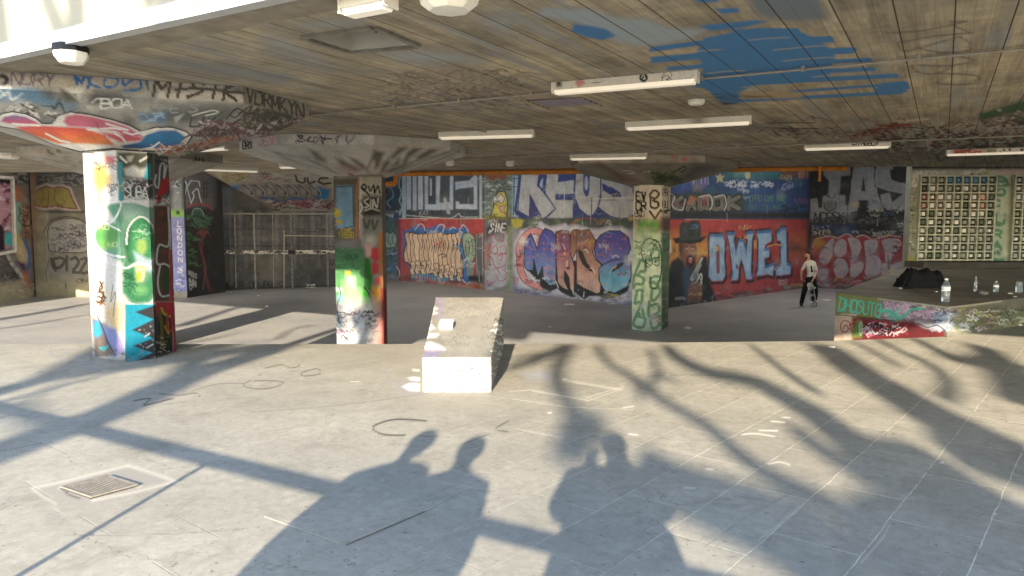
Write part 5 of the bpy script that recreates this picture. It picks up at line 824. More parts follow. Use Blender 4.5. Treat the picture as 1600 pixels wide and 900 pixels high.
# left drain surround: pale mortar frame
pt.T(400, 675, 4)
for q in ([(650, 325), (730, 360), (830, 384), (930, 405), (1010, 425), (1090, 455)], [(550, 715), (640, 672), (760, 625), (880, 570), (1000, 515), (1140, 455), (1290, 372)], [(215, 605), (300, 608), (380, 648), (470, 690), (545, 718)], [(0, 890), (180, 822), (330, 770), (470, 722)], [(1160, 750), (1000, 700), (880, 662)]): pt.line(q, 5, '#4c4842', 2, .75, smooth=False)
pt.line([(560, 710), (700, 655), (900, 560)], 14, '#5b5750', 6, .5); pt.ell(290, 606, 18, 5, '#2d2a27', 3); pt.ell(840, 386, 16, 5, '#2d2a27', 3)
pt.T(0, 0, 1); r = np.random.RandomState(77)
for _ in range(46):      # wheel marks, gum and spills
    x, y = r.uniform(-50, 1600), r.uniform(550, 900); a = r.uniform(-.5, .5)+(0 if r.rand() < .6 else 2.2); L = r.uniform(60, 330); b_ = r.uniform(-.25, .25)
    pt.line([(x+L*t_*math.cos(a+b_*t_), y+.45*L*t_*math.sin(a+b_*t_)) for t_ in (0, .33, .66, 1)], r.uniform(1, 2.6), '#4a4741' if r.rand() < .65 else '#b9b3a5', 1.2, r.uniform(.25, .55))
for _ in range(60): x, y = r.uniform(0, 1600), 545+355*r.rand()**1.3; k_ = (y-350)/500; pt.ell(x, y, r.uniform(1.5, 4)*k_*2, r.uniform(.8, 2)*k_*1.5, ['#3f3c37', '#5a564e', '#c4bfb2'][r.randint(3)], 1, r.uniform(.3, .7))
for _ in range(30): x, y = r.uniform(0, 1600), r.uniform(545, 900); pt.ell(x, y, r.uniform(20, 80), r.uniform(5, 18), ['#6c675d', '#7d786c', '#aaa497'][r.randint(3)], 12, r.uniform(.12, .3))
pt.blobs(140, 556, 300, 575, 30, 9, ['#56524b', '#6b665c'], .45, 3, 207)
pt.T(0, 675, 4)
pt.poly([(200, 345), (800, 200), (1110, 300), (520, 460), (420, 440)], '#8a857c', 3, .7)
for q in ([(200, 350), (430, 300), (800, 206)], [(800, 206), (940, 250), (1105, 308)], [(1105, 308), (850, 375), (580, 430)], [(380, 352), (700, 280)], [(700, 280), (870, 340)], [(200, 350), (260, 400), (350, 450)]): pt.line(q, 15, '#c0b9a9', 6, .9, smooth=False)
pt.line([(380, 352), (410, 370), (430, 390), (495, 415)], 9, '#2f2c28', 2, .95); pt.T(400, 675, 4); pt.line([(20, 540), (120, 590), (215, 608)], 9, '#b9b2a2', 5, .6); pt.poly([(20, 535), (200, 500), (220, 600)], '#aaa395', 8, .5)
ext = [(-2.7, 2.5), (2.7, 2.5), (60, 2.5), (60, -60), (-60, -60), (-60, 2.5)]
ev = [(x, y, 0) for x, y in ext]; ef = [(0, 5, 4), (0, 4, 3), (0, 3, 1), (1, 3, 2)]
lx = [(x, y, 0) for x, y in LIPX]; b0 = len(ev)
ev += [(-10, lip(-10), 0), (-30, lip(-30), 0), (-60, lip(-30), 0), (10, lip(10), 0), (30, 16, 0), (60, 16, 0)]
ef += [(0, b0, b0+1), (0, b0+1, b0+2), (0, b0+2, 5), (1, 2, b0+5), (1, b0+5, b0+4), (1, b0+4, b0+3)]
fl = grid_obj('pavement', fv, ff, pt.col, M['floor'], alpha=pt.a, extra=(ev, ef, '#8d887d')); fl['kind'] = 'structure'
# rounded lip and bank
bk = MB(); xs = [-60, -30, -7, 0, 4.5, 6.3, 8.6, 30, 60]
prof = [(0, -.004), (.04, -.012), (.09, -.04), (.6, -.32), (1.3, -.75), (1.9, -1.0), (2.3, LOW+.004)]
vb = [(x, lip(x)+dy, z) for x in xs for dy, z in prof]; k = len(prof)
bk.add(vb, [(a*k+j, a*k+j+1, (a+1)*k+j+1, (a+1)*k+j) for a in range(len(xs)-1) for j in range(k-1)])
o = bk.build('bank_slope', M['floor']); o['kind'] = 'structure'; me = o.data; at = me.color_attributes.new('Col', 'FLOAT_COLOR', 'POINT'); at.data.foreach_set('color', [0.0]*4*len(me.vertices))
MB().add([(-60, 9, LOW), (60, 9, LOW), (60, 60, LOW), (-60, 60, LOW)], [(0, 1, 2, 3)]).build('lower_floor', M['low'])['kind'] = 'structure'
# raised re-laid slab with broken edge
q = [G(*z) for z in ((413, 808), (566, 758), (686, 790), (539, 853))]
t = root('loose_paving_slab', q[3], 'grey repair slab standing proud of the paving under the two people\'s shadows', 'paving slab')
mb = MB(); mb.prism([v_+Vector((0, 0, .002)) for v_ in q], [v_+Vector((0, 0, .006)) for v_ in q]); so = mb.build('slab', M['floor'], t); sa = so.data.color_attributes.new('Col', 'FLOAT_COLOR', 'POINT'); sa.data.foreach_set('color', [0.0]*4*len(so.data.vertices))
mb = MB(); e0, e1 = q[3].lerp(q[2], .0), q[3].lerp(q[2], .82); nn_ = (e1-e0).cross(Vector((0, 0, 1))).normalized(); mb.prism([e0+Vector((0, 0, .004)), e1+Vector((0, 0, .004)), e1+nn_*.007+Vector((0, 0, .004)), e0+nn_*.002+Vector((0, 0, .004))], [e0+Vector((0, 0, .007)), e1+Vector((0, 0, .007)), e1+nn_*.007+Vector((0, 0, .007)), e0+nn_*.002+Vector((0, 0, .007))])
mb.build('edge_gap', simple('dirt_filled_gap', '#6d685f', .9, .3, 12), t)
# floor grate
q = [G(*z) for z in ((95, 764), (172, 744), (216, 760), (142, 780))]
t = root('floor_grate', q[3], 'cast floor grate set in pale mortar on the left of the paving', 'drain grate')
U = (q[2]-q[3]); W_ = (q[0]-q[3]); mb = MB(); mb2 = MB()
nn_ = [q[3]+U*a+W_*b+Vector((0, 0, .006)) for a, b in ((0, 0), (1, 0), (1, 1), (0, 1))]; mb.prism([v_-Vector((0, 0, .004)) for v_ in nn_], nn_); mb.build('pit', M['steel'], t)
for j in range(15):
    a = .04+j*.064; s0 = [q[3]+U*a_+W_*b_ for a_, b_ in ((a, .06), (a+.04, .06), (a+.04, .94), (a, .94))]; mb2.prism([v_+Vector((0, 0, .007)) for v_ in s0], [v_+Vector((0, 0, .016)) for v_ in s0])
for a0, a1, b0_, b1_ in ((0, 1, 0, .06), (0, 1, .94, 1), (0, .035, .06, .94), (.965, 1, .06, .94)):
    s0 = [q[3]+U*a_+W_*b_ for a_, b_ in ((a0, b0_), (a1, b0_), (a1, b1_), (a0, b1_))]; mb2.prism([v_+Vector((0, 0, .007)) for v_ in s0], [v_+Vector((0, 0, .018)) for v_ in s0])
mb2.build('bars', simple('cast_bars', '#716c64', .7, .2, 20), t)
# ================================================================= ceiling
tc = root('undercroft_ceiling', (0, 8, CEIL), 'low board-marked concrete ceiling with blue and grey roller paint over the whole undercroft', 'ceiling')
def edge(x): return 7.18-.585*(x+4.88)
def back(x): return 22.04-.133*(x+3.38) if x > -3.38 else 22.04+.03*(-3.38-x)
NU, NV = 700, 420; u = np.linspace(0, 1, NU+1); v = np.linspace(0, 1, NV+1)**1.5
xn = -8+12.3*u; yn = np.array([edge(x) for x in xn]); xf = -24+46*u; yf = np.array([back(x) for x in xf])
X = xn[None]*(1-v[:, None])+xf[None]*v[:, None]; Y = yn[None]*(1-v[:, None])+yf[None]*v[:, None]
cv = np.stack([X, Y, np.full_like(X, CEIL)], -1).reshape(-1, 3); i = np.arange(NU)[None]+np.arange(NV)[:, None]*(NU+1); cf = np.stack([i, i+1, i+NU+2, i+NU+1], -1).reshape(-1, 4)
hq = [G(x, y, CEIL) for x, y in ((476, 57), (583, 42), (650, 70), (548, 79))]
def inside(P, poly):
    r = np.ones(len(P), bool)
    for a, b in zip(poly, poly[1:]+poly[:1]): r &= ((b.x-a.x)*(P[:, 1]-a.y)-(b.y-a.y)*(P[:, 0]-a.x)) < 0
    return r
cc_ = cv[cf].mean(1); hole = inside(cc_, hq) | inside(cc_, hq[::-1]); cf = cf[~hole]
pc = Paint(proj(cv), '#8a8375')
pc.T(900, 0, 2.2857); BL = '#4476a6'; GR_ = '#98a1a8'; CM = '#c2b9a4'
pc.poly([(-120, 20), (60, 30), (150, 60), (260, 62), (330, 95), (490, 100), (420, 140), (300, 165), (200, 170), (110, 140), (0, 85), (-150, 60)], GR_, 5, .9); pc.poly([(600, -20), (870, -20), (905, 75), (760, 82), (650, 60)], '#6f7880', 6, .9)
pc.poly([(430, 90), (640, 70), (700, 75), (600, 100), (480, 112)], BL, 2, .95); pc.poly([(-10, 84), (50, 92), (110, 105), (142, 128), (95, 146), (30, 132), (-20, 112)], BL, 2); pc.poly([(490, 30), (580, 26), (588, 44), (520, 52)], BL, 2); pc.poly([(400, -10), (520, -10), (505, 8), (440, 12)], BL, 2)
pc.poly([(455, 135), (540, 118), (640, 98), (780, 100), (880, 150), (930, 195), (900, 285), (760, 300), (640, 305), (590, 328), (578, 374), (525, 376), (475, 330), (430, 300), (450, 250), (430, 180)], BL, 1.5)
for (x0, y0, x1, y1, w) in ((270, 176, 470, 150, 19), (275, 214, 560, 190, 24), (330, 245, 600, 226, 16), (560, 112, 792, 108, 15), (560, 152, 915, 140, 24), (560, 198, 990, 180, 24), (560, 236, 1055, 213, 16), (450, 276, 1065, 246, 16), (430, 306, 1150, 270, 17), (760, 328, 1150, 300, 10), (540, 362, 1165, 330, 13), (1090, 318, 1170, 310, 44)):
    pc.line([(x0, y0), (x1, y1)], w, BL, 1.5, 1, smooth=False)
r = np.random.RandomState(5)
for (x0, y0, x1, y1) in ((300, 198, 520, 176), (620, 143, 760, 134), (700, 180, 900, 162), (740, 218, 930, 204), (850, 275, 1000, 262), (600, 312, 780, 302), (470, 262, 600, 252)): pc.line([(x0, y0), ((x0+x1)/2, (y0+y1)/2-2), (x1, y1)], 3.5, '#a39c8c', 1, .9)
pc.poly([(580, 330), (700, 322), (830, 330), (800, 352), (600, 355)], '#a08f76', 2, .8)
for (x0, y0, x1, y1) in ((1080, 45, 1600, 10), (1100, 20, 1330, 0), (1300, 42, 1600, 40)): pc.line([(x0, y0), (x1, y1)], 16, '#a9a28f', 8, .6, smooth=False)
for q in ([(1110, 118), (1250, 108), (1395, 76)], [(1395, 76), (1330, 82), (1415, 118)], [(1415, 118), (1290, 128), (1150, 152)], [(1150, 152), (1160, 176), (1200, 178), (1370, 130)], [(1370, 130), (1412, 160), (1390, 185), (1290, 185), (1215, 170)], [(1290, 190), (1420, 215), (1330, 235), (1215, 232)], [(1340, 200), (1240, 205), (1200, 235), (1230, 260), (1290, 262), (1350, 235)], [(1290, 262), (1430, 270), (1420, 295), (1360, 302), (1290, 296), (1310, 282)]): pc.line(q, 7, '#3f3a33', 3, .8)
pc.line([(1140, 382), (1210, 378)], 4, '#3f3a33', 2, .7); pc.line([(860, 395), (1060, 402)], 12, '#a08a5a', 8, .5); pc.rect(1060, 395, 1140, 430, '#7a8274', soft=8, op=.5)
pc.poly([(60, 400), (380, 340), (480, 345), (560, 380), (600, 392), (400, 400), (260, 385), (60, 412)], '#5c564a', 12, .5)
for k_ in range(34): a = r.uniform(130, 520); bq = r.uniform(340, 395); pc.line([(a, bq), (a+r.uniform(40, 130), bq+r.uniform(-14, 10)), (a+r.uniform(120, 220), bq+r.uniform(-6, 12))], 4, '#36322b', 2, .5)
pc.poly([(930, 490), (1000, 470), (1140, 430), (1260, 430), (1180, 455), (1100, 478), (1000, 496)], '#8c3c38', 3, .8); pc.poly([(905, 488), (950, 480), (940, 498)], CM, 1.5); pc.poly([(1120, 432), (1270, 418), (1260, 430), (1150, 440)], CM, 2); pc.poly([(1280, 470), (1460, 460), (1460, 480), (1290, 486)], '#b08484', 2, .85); pc.poly([(1120, 475), (1260, 470), (1255, 488), (1100, 492)], '#b3aca0', 2, .8)
pc.poly([(670, 485), (760, 490), (790, 500), (720, 505)], CM, 2, .8); pc.poly([(1430, 400), (1600, 350), (1720, 340), (1720, 400), (1560, 410), (1440, 440)], '#3f5a40', 4, .8); pc.poly([(1440, 430), (1720, 390), (1720, 500), (1500, 470)], '#282a28', 8, .75); pc.poly([(1120, 500), (1720, 470), (1720, 560), (1000, 560)], '#3b3a36', 10, .6)
pc.scrib(1100, 440, 1640, 540, 90, 60, ['#2c2a28', '#b9b4a6', '#7a4a44', '#4a4d46', '#9a9488'], 5, .6, 210); pc.scrib(650, 440, 1100, 500, 30, 40, ['#4a453c', '#9a9282'], 4, .45, 211)
pc.T(400, 0, 4)
for q, cname, op in (([(20, 120), (100, 115), (255, 160), (230, 180)], CM, .7), ([(240, 150), (620, 100), (700, 130), (640, 160), (300, 190)], GR_, .8), ([(0, 190), (160, 210), (520, 400), (420, 420), (120, 330), (0, 260)], GR_, .6), ([(60, 290), (500, 400), (830, 440), (600, 480), (300, 450), (0, 340)], '#737d86', .6), ([(0, 470), (230, 465), (260, 490), (0, 520)], '#6f7a86', .7), ([(1000, 300), (1250, 320), (1450, 370), (1350, 400), (1150, 410), (900, 400), (700, 320)], GR_, .8), ([(1060, 430), (1160, 420), (1420, 550), (1320, 520)], '#a89478', .8), ([(1320, 90), (1600, 90), (1600, 250), (1450, 180)], GR_, .7), ([(480, 340), (680, 350), (720, 390), (560, 385)], '#8f8f5a', .5), ([(1160, 410), (1500, 440), (1460, 470), (1200, 470)], '#96705a', .5), ([(1180, 560), (1500, 560), (1500, 600), (1340, 610)], '#93605a', .6), ([(860, 640), (1250, 620), (1150, 690), (900, 670)], '#66607a', .5)): pc.poly(q, cname, 10, op)
pc.scrib(780, 480, 1600, 640, 90, 110, ['#4c483e', '#6a5c58', '#a39c8e', '#4f5a48', '#8a7a86'], 5, .55, 212); pc.scrib(1200, 640, 1600, 720, 30, 90, ['#4c483e', '#8f9a86', '#a8a4a0'], 4, .5, 213)
pc.T(0, 0, 2.2857); pc.poly([(400, 195), (700, 205), (1090, 265), (1000, 300), (740, 270), (440, 225)], '#747e88', 10, .7); pc.poly([(600, 120), (780, 125), (900, 190), (700, 180)], '#7d858c', 12, .6); pc.poly([(260, 150), (520, 180), (560, 200), (300, 190)], '#9a8f7a', 12, .5)
pc.T(0, 0, 1); pc.poly([(825, 157), (910, 152), (940, 163), (858, 168)], '#8a8494', 2, .8)
for q in ([(822, 157), (908, 152)], [(908, 152), (941, 166)], [(822, 157), (858, 170)], [(1200, 192), (1275, 192)], [(1275, 192), (1280, 200)], [(1205, 200), (1278, 201)]): pc.line(q, 1.6, '#2c2924', .5, .9, smooth=False)
ev = []; ef = []
def exq(*ps):
    n_ = len(ev); ev.extend([tuple(p_) for p_ in ps]); ef.append(tuple(range(n_, n_+len(ps))))
exq((-8, edge(-8), CEIL), (-24, edge(-24), CEIL), (-24, back(-24), CEIL)); exq((4.3, edge(4.3), CEIL), (22, back(22), CEIL), (24, edge(24), CEIL))
xs_ = [-24, -3.38, 22]
for a, b_ in zip(xs_, xs_[1:]): exq((a, back(a) if a < 45 else back(22)-2, CEIL), (b_, back(b_) if b_ < 45 else back(22)-2, CEIL), (b_, back(b_) if b_ < 45 else back(22)-2, 4.4), (a, back(a), 4.4))
grid_obj('board_marked_slab', cv, cf, pc.col, M['ceil'], tc, alpha=pc.a, extra=(ev, ef, '#8a8375'))
eb = MB(); A_ = Vector((-24, edge(-24), 0)); B_ = Vector((24, edge(24), 0)); dn = Vector((.505, .863, 0))
def strip(mb, off0, off1, z0, z1, mi=0):
    mb.prism([A_+dn*off0+Vector((0, 0, z0)), B_+dn*off0+Vector((0, 0, z0)), B_+dn*off1+Vector((0, 0, z0)), A_+dn*off1+Vector((0, 0, z0))], [A_+dn*off0+Vector((0, 0, z1)), B_+dn*off0+Vector((0, 0, z1)), B_+dn*off1+Vector((0, 0, z1)), A_+dn*off1+Vector((0, 0, z1))], mi)
strip(eb, 0.02, .34, CEIL-.012, CEIL+.1); eb.build('edge_beam', simple('edge_concrete', '#8d8475', .85, .3, 4, bmp=.3), tc)
eb = MB(); strip(eb, -.1, 0.015, CEIL-.02, CEIL+.115); eb.build('fascia', simple('white_fascia', '#b9bab9', .7, .1, 3, bmp=.15), tc)
eb = MB(); strip(eb, -.02, .2, CEIL+.13, CEIL+2.6)
eb.build('parapet_panel', simple('cream_render', '#9d9683', .8, .1, 1.5, bmp=.15), tc)
eb = MB()
for j in range(-8, 9): c0 = Vector((-1.2, edge(-1.2), 0))+(B_-A_).normalized()*j*1.21; eb.box(c0+dn*-.1+Vector((0, 0, CEIL+.045)), (.008, .006, .12), rz=math.radians(-30.3))
eb.build('fascia_joints', M['dark_concrete'], tc)
eb = MB(); eb.add([(-24, edge(-24), 4.42), (-24, 40, 4.42), (24, 40, 4.42), (24, edge(24), 4.42)], [(0, 1, 2, 3)]); eb.add([(-24, edge(-24), 4.9), (-24, 40, 4.9), (24, 40, 4.9), (24, edge(24), 4.9)], [(0, 1, 2, 3)]); eb.build('upper_slab', M['dark_concrete'], tc)
# hatch
t = root('ceiling_hatch', (hq[0]+hq[2])/2, 'open ceiling hatch with a pale recess and wiring, near the front edge of the slab', 'hatch')
mb = MB(); up = Vector((0, 0, .5)); hc = (hq[0]+hq[1]+hq[2]+hq[3])/4; hq2 = [hc+(p_-hc)*.99 for p_ in hq]
mb.add([tuple(p_) for p_ in hq2]+[tuple(p_+up) for p_ in hq2], [(0, 1, 5, 4), (1, 2, 6, 5), (2, 3, 7, 6), (3, 0, 4, 7), (4, 5, 6, 7)]); mb.build('recess', simple('recess_paint', '#b5b1a6', .8, .12, 4), t)
mb = MB(); 
for a, b_ in zip(hq, hq[1:]+hq[:1]):
    d_ = (b_-a).normalized(); s_ = d_.cross(Vector((0, 0, 1))); s_ = s_ if (hc-a).dot(s_) < 0 else -s_
    mb.prism([a+Vector((0, 0, -.025)), b_+Vector((0, 0, -.025)), b_+s_*.05+Vector((0, 0, -.025)), a+s_*.05+Vector((0, 0, -.025))], [a+Vector((0, 0, .02)), b_+Vector((0, 0, .02)), b_+s_*.05+Vector((0, 0, .02)), a+s_*.05+Vector((0, 0, .02))])
mb.build('hatch_frame', simple('hatch_rim', '#7c786e', .7, .3, 8), t)
mb = MB(); c_ = hc+Vector((0, 0, .25)); w0 = hq2[3]*.5+hq2[2]*.5+Vector((0, -.03, .12))
mb.tube([w0+Vector((-.05, 0, 0)), w0+Vector((-.05, 0, .22)), w0+Vector((.04, 0, .22)), w0+Vector((.04, 0, 0))], .008, 6)
for j in range(3): mb.tube([hq2[0]*.6+hq2[3]*.4+Vector((.05+j*.06, .05, .3)), hc+Vector((-.1+j*.05, 0, .2-.04*j)), hc+Vector((.15, .1, .32))], .009, 6)
mb.build('wiring', M['black'], t)
# ================================================================= pillars
def angpt(poly, c, ang):
    d = Vector((math.cos(ang), math.sin(ang))); best = None
    for a, b_ in zip(poly, poly[1:]+poly[:1]):
        a2 = Vector(a[:2])-c; e = Vector(b_[:2])-Vector(a[:2]); den = d.x*e.y-d.y*e.x
        if abs(den) < 1e-9: continue
        t_ = (a2.x*e.y-a2.y*e.x)/den; s_ = (a2.x*d.y-a2.y*d.x)/den
        if t_ > 0 and -1e-6 <= s_ <= 1+1e-6: best = d*t_+c if best is None or t_ > (best-c).length else best
    return best
def pillar(name, shaft, ztop, lipc, z0, pshaft, pcap, label, stepf, base='#8d887d', liph=.185, mat='paint', dimk=1.0, capg=1.9):
    cx = sum(p_[0] for p_ in shaft)/len(shaft); cy = sum(p_[1] for p_ in shaft)/len(shaft); c = Vector((cx, cy))
    t = root(name, (cx, cy, z0), label, 'pillar', 'concrete pillars carrying the low ceiling')
    pa = []; nr = []
    def addp(a, b_, c_, d_, stp):
        a, b_, c_, d_ = map(Vector, (a, b_, c_, d_)); nrm = (b_-a).cross(d_-a); mid = (a+b_+c_+d_)/4
        if nrm.dot(mid-Vector((cx, cy, mid.z-.001 if abs(nrm.z) < 1e-6 else mid.z+1))) < 0 and abs(nrm.z) < 1e-6: nrm = -nrm
        if abs(nrm.z) > 1e-6 and nrm.z > 0: nrm = -nrm
        vis = nrm.dot(mid-Vector((0, 0, EYE))) < 0; stp = stp if vis else stp*8
        L1 = max((b_-a).length, (c_-d_).length); L2 = max((d_-a).length, (c_-b_).length)
        pa.append((a, b_, c_, d_, max(2, int(L1/stp)), max(2, int(L2/stp)))); nr.append(tuple(nrm.normalized()))
    n = len(shaft)
    for j in range(n):
        a, b_ = shaft[j], shaft[(j+1) % n]; addp((a[0], a[1], ztop+.02), (b_[0], b_[1], ztop+.02), (b_[0], b_[1], z0), (a[0], a[1], z0), stepf)
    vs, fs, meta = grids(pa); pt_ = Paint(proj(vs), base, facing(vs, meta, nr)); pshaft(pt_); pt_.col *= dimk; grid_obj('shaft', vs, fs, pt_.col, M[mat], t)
    pa.clear(); nr.clear(); n = len(lipc); zl = CEIL-liph
    bot = [angpt([Vector(q_) for q_ in shaft], c, math.atan2(l_[1]-cy, l_[0]-cx)) for l_ in lipc]
    for j in range(n):
        a, b_ = lipc[j], lipc[(j+1) % n]; p0, p1 = bot[j], bot[(j+1) % n]
        addp((*a, CEIL-.003), (*b_, CEIL-.003), (*b_, zl), (*a, zl), stepf*1.3)
        addp((*a, zl), (*b_, zl), (p1.x, p1.y, ztop), (p0.x, p0.y, ztop), stepf*1.6)
    vs, fs, meta = grids(pa); pt_ = Paint(proj(vs), '#8f8b82', facing(vs, meta, nr)); pcap(pt_); grid_obj('flared_capital', vs, fs, lift(pt_.col, capg), M['paint'], t)
    return t
def clos(vis):   # close a polygon by reflecting its seen corners
    C_ = (Vector(vis[0])+Vector(vis[-1]))/2; d = Vector((C_.x, C_.y)).normalized(); C_ = C_+d*.30
    return [tuple(v_) for v_ in vis]+[tuple(C_*2-Vector(v_)) for v_ in vis]
v1 = [tuple(G(*q_)[:2]) for q_ in ((145, 557), (196, 566), (243, 560), (275, 549))]
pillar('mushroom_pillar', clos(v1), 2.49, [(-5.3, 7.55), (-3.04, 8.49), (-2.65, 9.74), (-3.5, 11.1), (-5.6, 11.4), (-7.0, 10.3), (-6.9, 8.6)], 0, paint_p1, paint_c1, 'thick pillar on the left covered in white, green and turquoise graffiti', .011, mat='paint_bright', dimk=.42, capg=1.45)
def dpx(px, D): return ((px-800)/F*D*1.0, D)
v2 = [dpx(523.5, 14.55), dpx(568, 14.2), dpx(598, 14.42), dpx(603.5, 14.85)]
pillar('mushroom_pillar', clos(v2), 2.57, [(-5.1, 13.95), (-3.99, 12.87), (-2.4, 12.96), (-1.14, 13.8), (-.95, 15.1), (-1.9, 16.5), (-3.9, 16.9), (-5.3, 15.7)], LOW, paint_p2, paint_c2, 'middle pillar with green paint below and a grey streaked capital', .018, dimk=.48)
v3 = [tuple(G(*q_, LOW)[:2]) for q_ in ((987, 514.5), (1010, 518), (1033, 516), (1044, 510))]
pillar('mushroom_pillar', clos(v3), 2.6, [(1.40, 17.6), (1.48, 16.76), (4.34, 16.76), (5.6, 18.4), (5.2, 20.2), (3.6, 21), (1.9, 20.2)], LOW, paint_p3, paint_c3, 'pale green tagged pillar in front of the corner of the mural walls', .025)
def paint_c4(p):
    p.T(0, 220, 3.46); p.rect(-400, -200, 2000, 900, '#8f8a80', op=.9); p.poly([(95, 30), (700, 20), (700, 80), (120, 78)], '#9c978c', 2); p.text('SEAK', 245, 45, 26, 22, '#5a5650', 4, .1, .1); p.scrib(200, 80, 460, 200, 20, 50, ['#77736a', '#a8a49a'], 6, .6, 220); p.T(260, 240, 3.914); p.rect(20, 10, 290, 60, '#75726a', soft=4); p.text('TRASEL', 160, 25, 22, 10, '#2c2a28', 4, gap=.2)
pillar('mushroom_pillar', [(-8.7, 15.9), (-8.1, 15.7), (-7.6, 16.1), (-7.7, 16.7), (-8.3, 16.9), (-8.8, 16.5)], 2.55, [(-9.85, 14.8), (-8.3, 14.5), (-6.9, 15.4), (-6.6, 17), (-7.4, 18.2), (-9.3, 18.3), (-10.3, 16.6)], LOW, lambda p: p.scrib(100, 240, 300, 500, 60, 14, ['#2a2a2a', '#d9d9d9', '#8a4a4a'], 4, .8, 221), paint_c4, 'rear pillar hidden behind the big left pillar, only its grey capital showing', .04)
# ================================================================= walls
TOPZ = 4.38
wall('mural_wall', (-6.3, 36.35), (4.5, 23.78), LOW, TOPZ, .032, .3, '#4a4a4c', mural_main, 'long mural wall with silver letters above red and blue graffiti pieces, behind the middle pillars')
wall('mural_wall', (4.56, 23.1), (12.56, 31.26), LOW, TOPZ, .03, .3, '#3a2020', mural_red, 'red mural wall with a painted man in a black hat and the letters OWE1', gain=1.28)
wall('mural_wall', (12.5, 31.26), (17.5, 28.3), LOW, TOPZ, .035, .3, '#26292d', mural_end, 'dark mural wall with grey letters above pink bubble letters behind the skateboarder', gain=1.05)
wall('side_wall', (-16.9, 22.0), (-17.80, 27.42), LOW, TOPZ, .035, .3, '#7a7266', mural_window, 'leftmost wall with peeling coloured paint round the framed opening')
wall('doorway_wall', (-17.7, 27.25), (-12.5, 27.2), LOW, TOPZ, .035, .3, '#6b665d', mural_left, 'grey wall with a khaki throw-up, just left of the big pillar')
wall('blue_pier', (-12.46, 26.95), (-11.93, 26.9), LOW, TOPZ, .03, .5, '#56595e', mural_london, 'narrow blue pier painted LONDON down its face, right of the big left pillar')
wall('palm_panel_wall', (-11.9, 27.0), (-11.45, 29.3), LOW, TOPZ, .03, .25, '#1e1c1e', mural_palm, 'black painted wall with a red palm tree beside the blue pier')
def plainp(p): p.scrib(0, 250, 1700, 470, 160, 22, ['#3a3a3c', '#6a6a6c', '#7a5a4a', '#4a5a6a'], 4, .6, 230)
wall('back_wall', (-30, 36.5), (-6.2, 36.5), LOW, TOPZ, .2, .3, '#4a4745', plainp, 'dark rear wall behind the steel cage')
wall('back_wall', (12.9, 34), (26, 34), LOW, TOPZ, .5, .3, '#4a4745', lambda p: None, 'dark rear wall behind the glass block wall')
# picture frame opening on the leftmost wall
t = root('framed_opening', (-17.1, 25, .3), 'white framed panel with pink and purple paint on the leftmost wall', 'window')
def onw(px, py, off=.06):      # point on the leftmost wall plane
    a = Vector((-16.9, 22, 0)); b_ = Vector((-17.76, 27.2, 0)); d_ = (b_-a).normalized(); n_ = Vector((d_.y, -d_.x, 0)); r_ = Vector(ray(px, py)); o_ = Vector((0, 0, EYE)); s_ = (a+n_*off-o_).dot(n_)/r_.dot(n_); return o_+r_*s_
W0 = [onw(-14, 268), onw(22, 277), onw(26, 394), onw(-14, 405)]
vs, fs, meta = grids([(*[onw(x, y, .03) for x, y in ((-12, 281), (16, 282), (19, 388), (-12, 394))], 40, 110)]); pp = Paint(proj(vs), '#b58a98')
pp.blobs(-10, 285, 18, 380, 30, 5, ['#7a2f44', '#c9a8b4', '#5a2238', '#d8c4cc', '#3a2a3a'], .85, 1, 231); pp.poly([(8, 362), (18, 365), (18, 386), (8, 380)], '#3fb0b8', 1); pp.poly([(-12, 350), (6, 355), (8, 392), (-12, 392)], '#2a2030', 2); pp.rect(-12, 279, 20, 286, '#2a2426', soft=1)
grid_obj('painted_panel', vs, fs, pp.col, M['paint'], t)
fr = MB(); cc4 = [onw(x, y, .05) for x, y in ((-13, 276), (19, 278), (23, 392), (-13, 399))]
for a, b_ in zip(cc4, cc4[1:]+cc4[:1]): fr.tube([a, b_], .07, 4)
fr.build('window_frame', simple('scuffed_white_frame', '#cfccc4', .6, .2, 6), t)
# soffit
q = [V(318, 267, 22.6), V(585, 267, 22.3), V(560, 329, 28.6), V(434, 331, 29.2)]
vs, fs, meta = grids([(*q, 260, 200)]); ps = Paint(proj(vs), '#a39c8f'); mural_soffit(ps); ps.col = lift(ps.col, 1.6)
up = Vector((0, .1, .25)); ev = [tuple(p_) for p_ in q]+[tuple(p_+up) for p_ in q]
tag(grid_obj('stair_soffit', vs, fs, ps.col, M['paint'], extra=(ev, [(4, 5, 6, 7), (0, 4, 7, 3), (1, 5, 6, 2), (3, 7, 6, 2), (0, 1, 5, 4)], '#8a8072')), 'sloping graffitied underside of a stair above the steel cage', 'stair soffit')
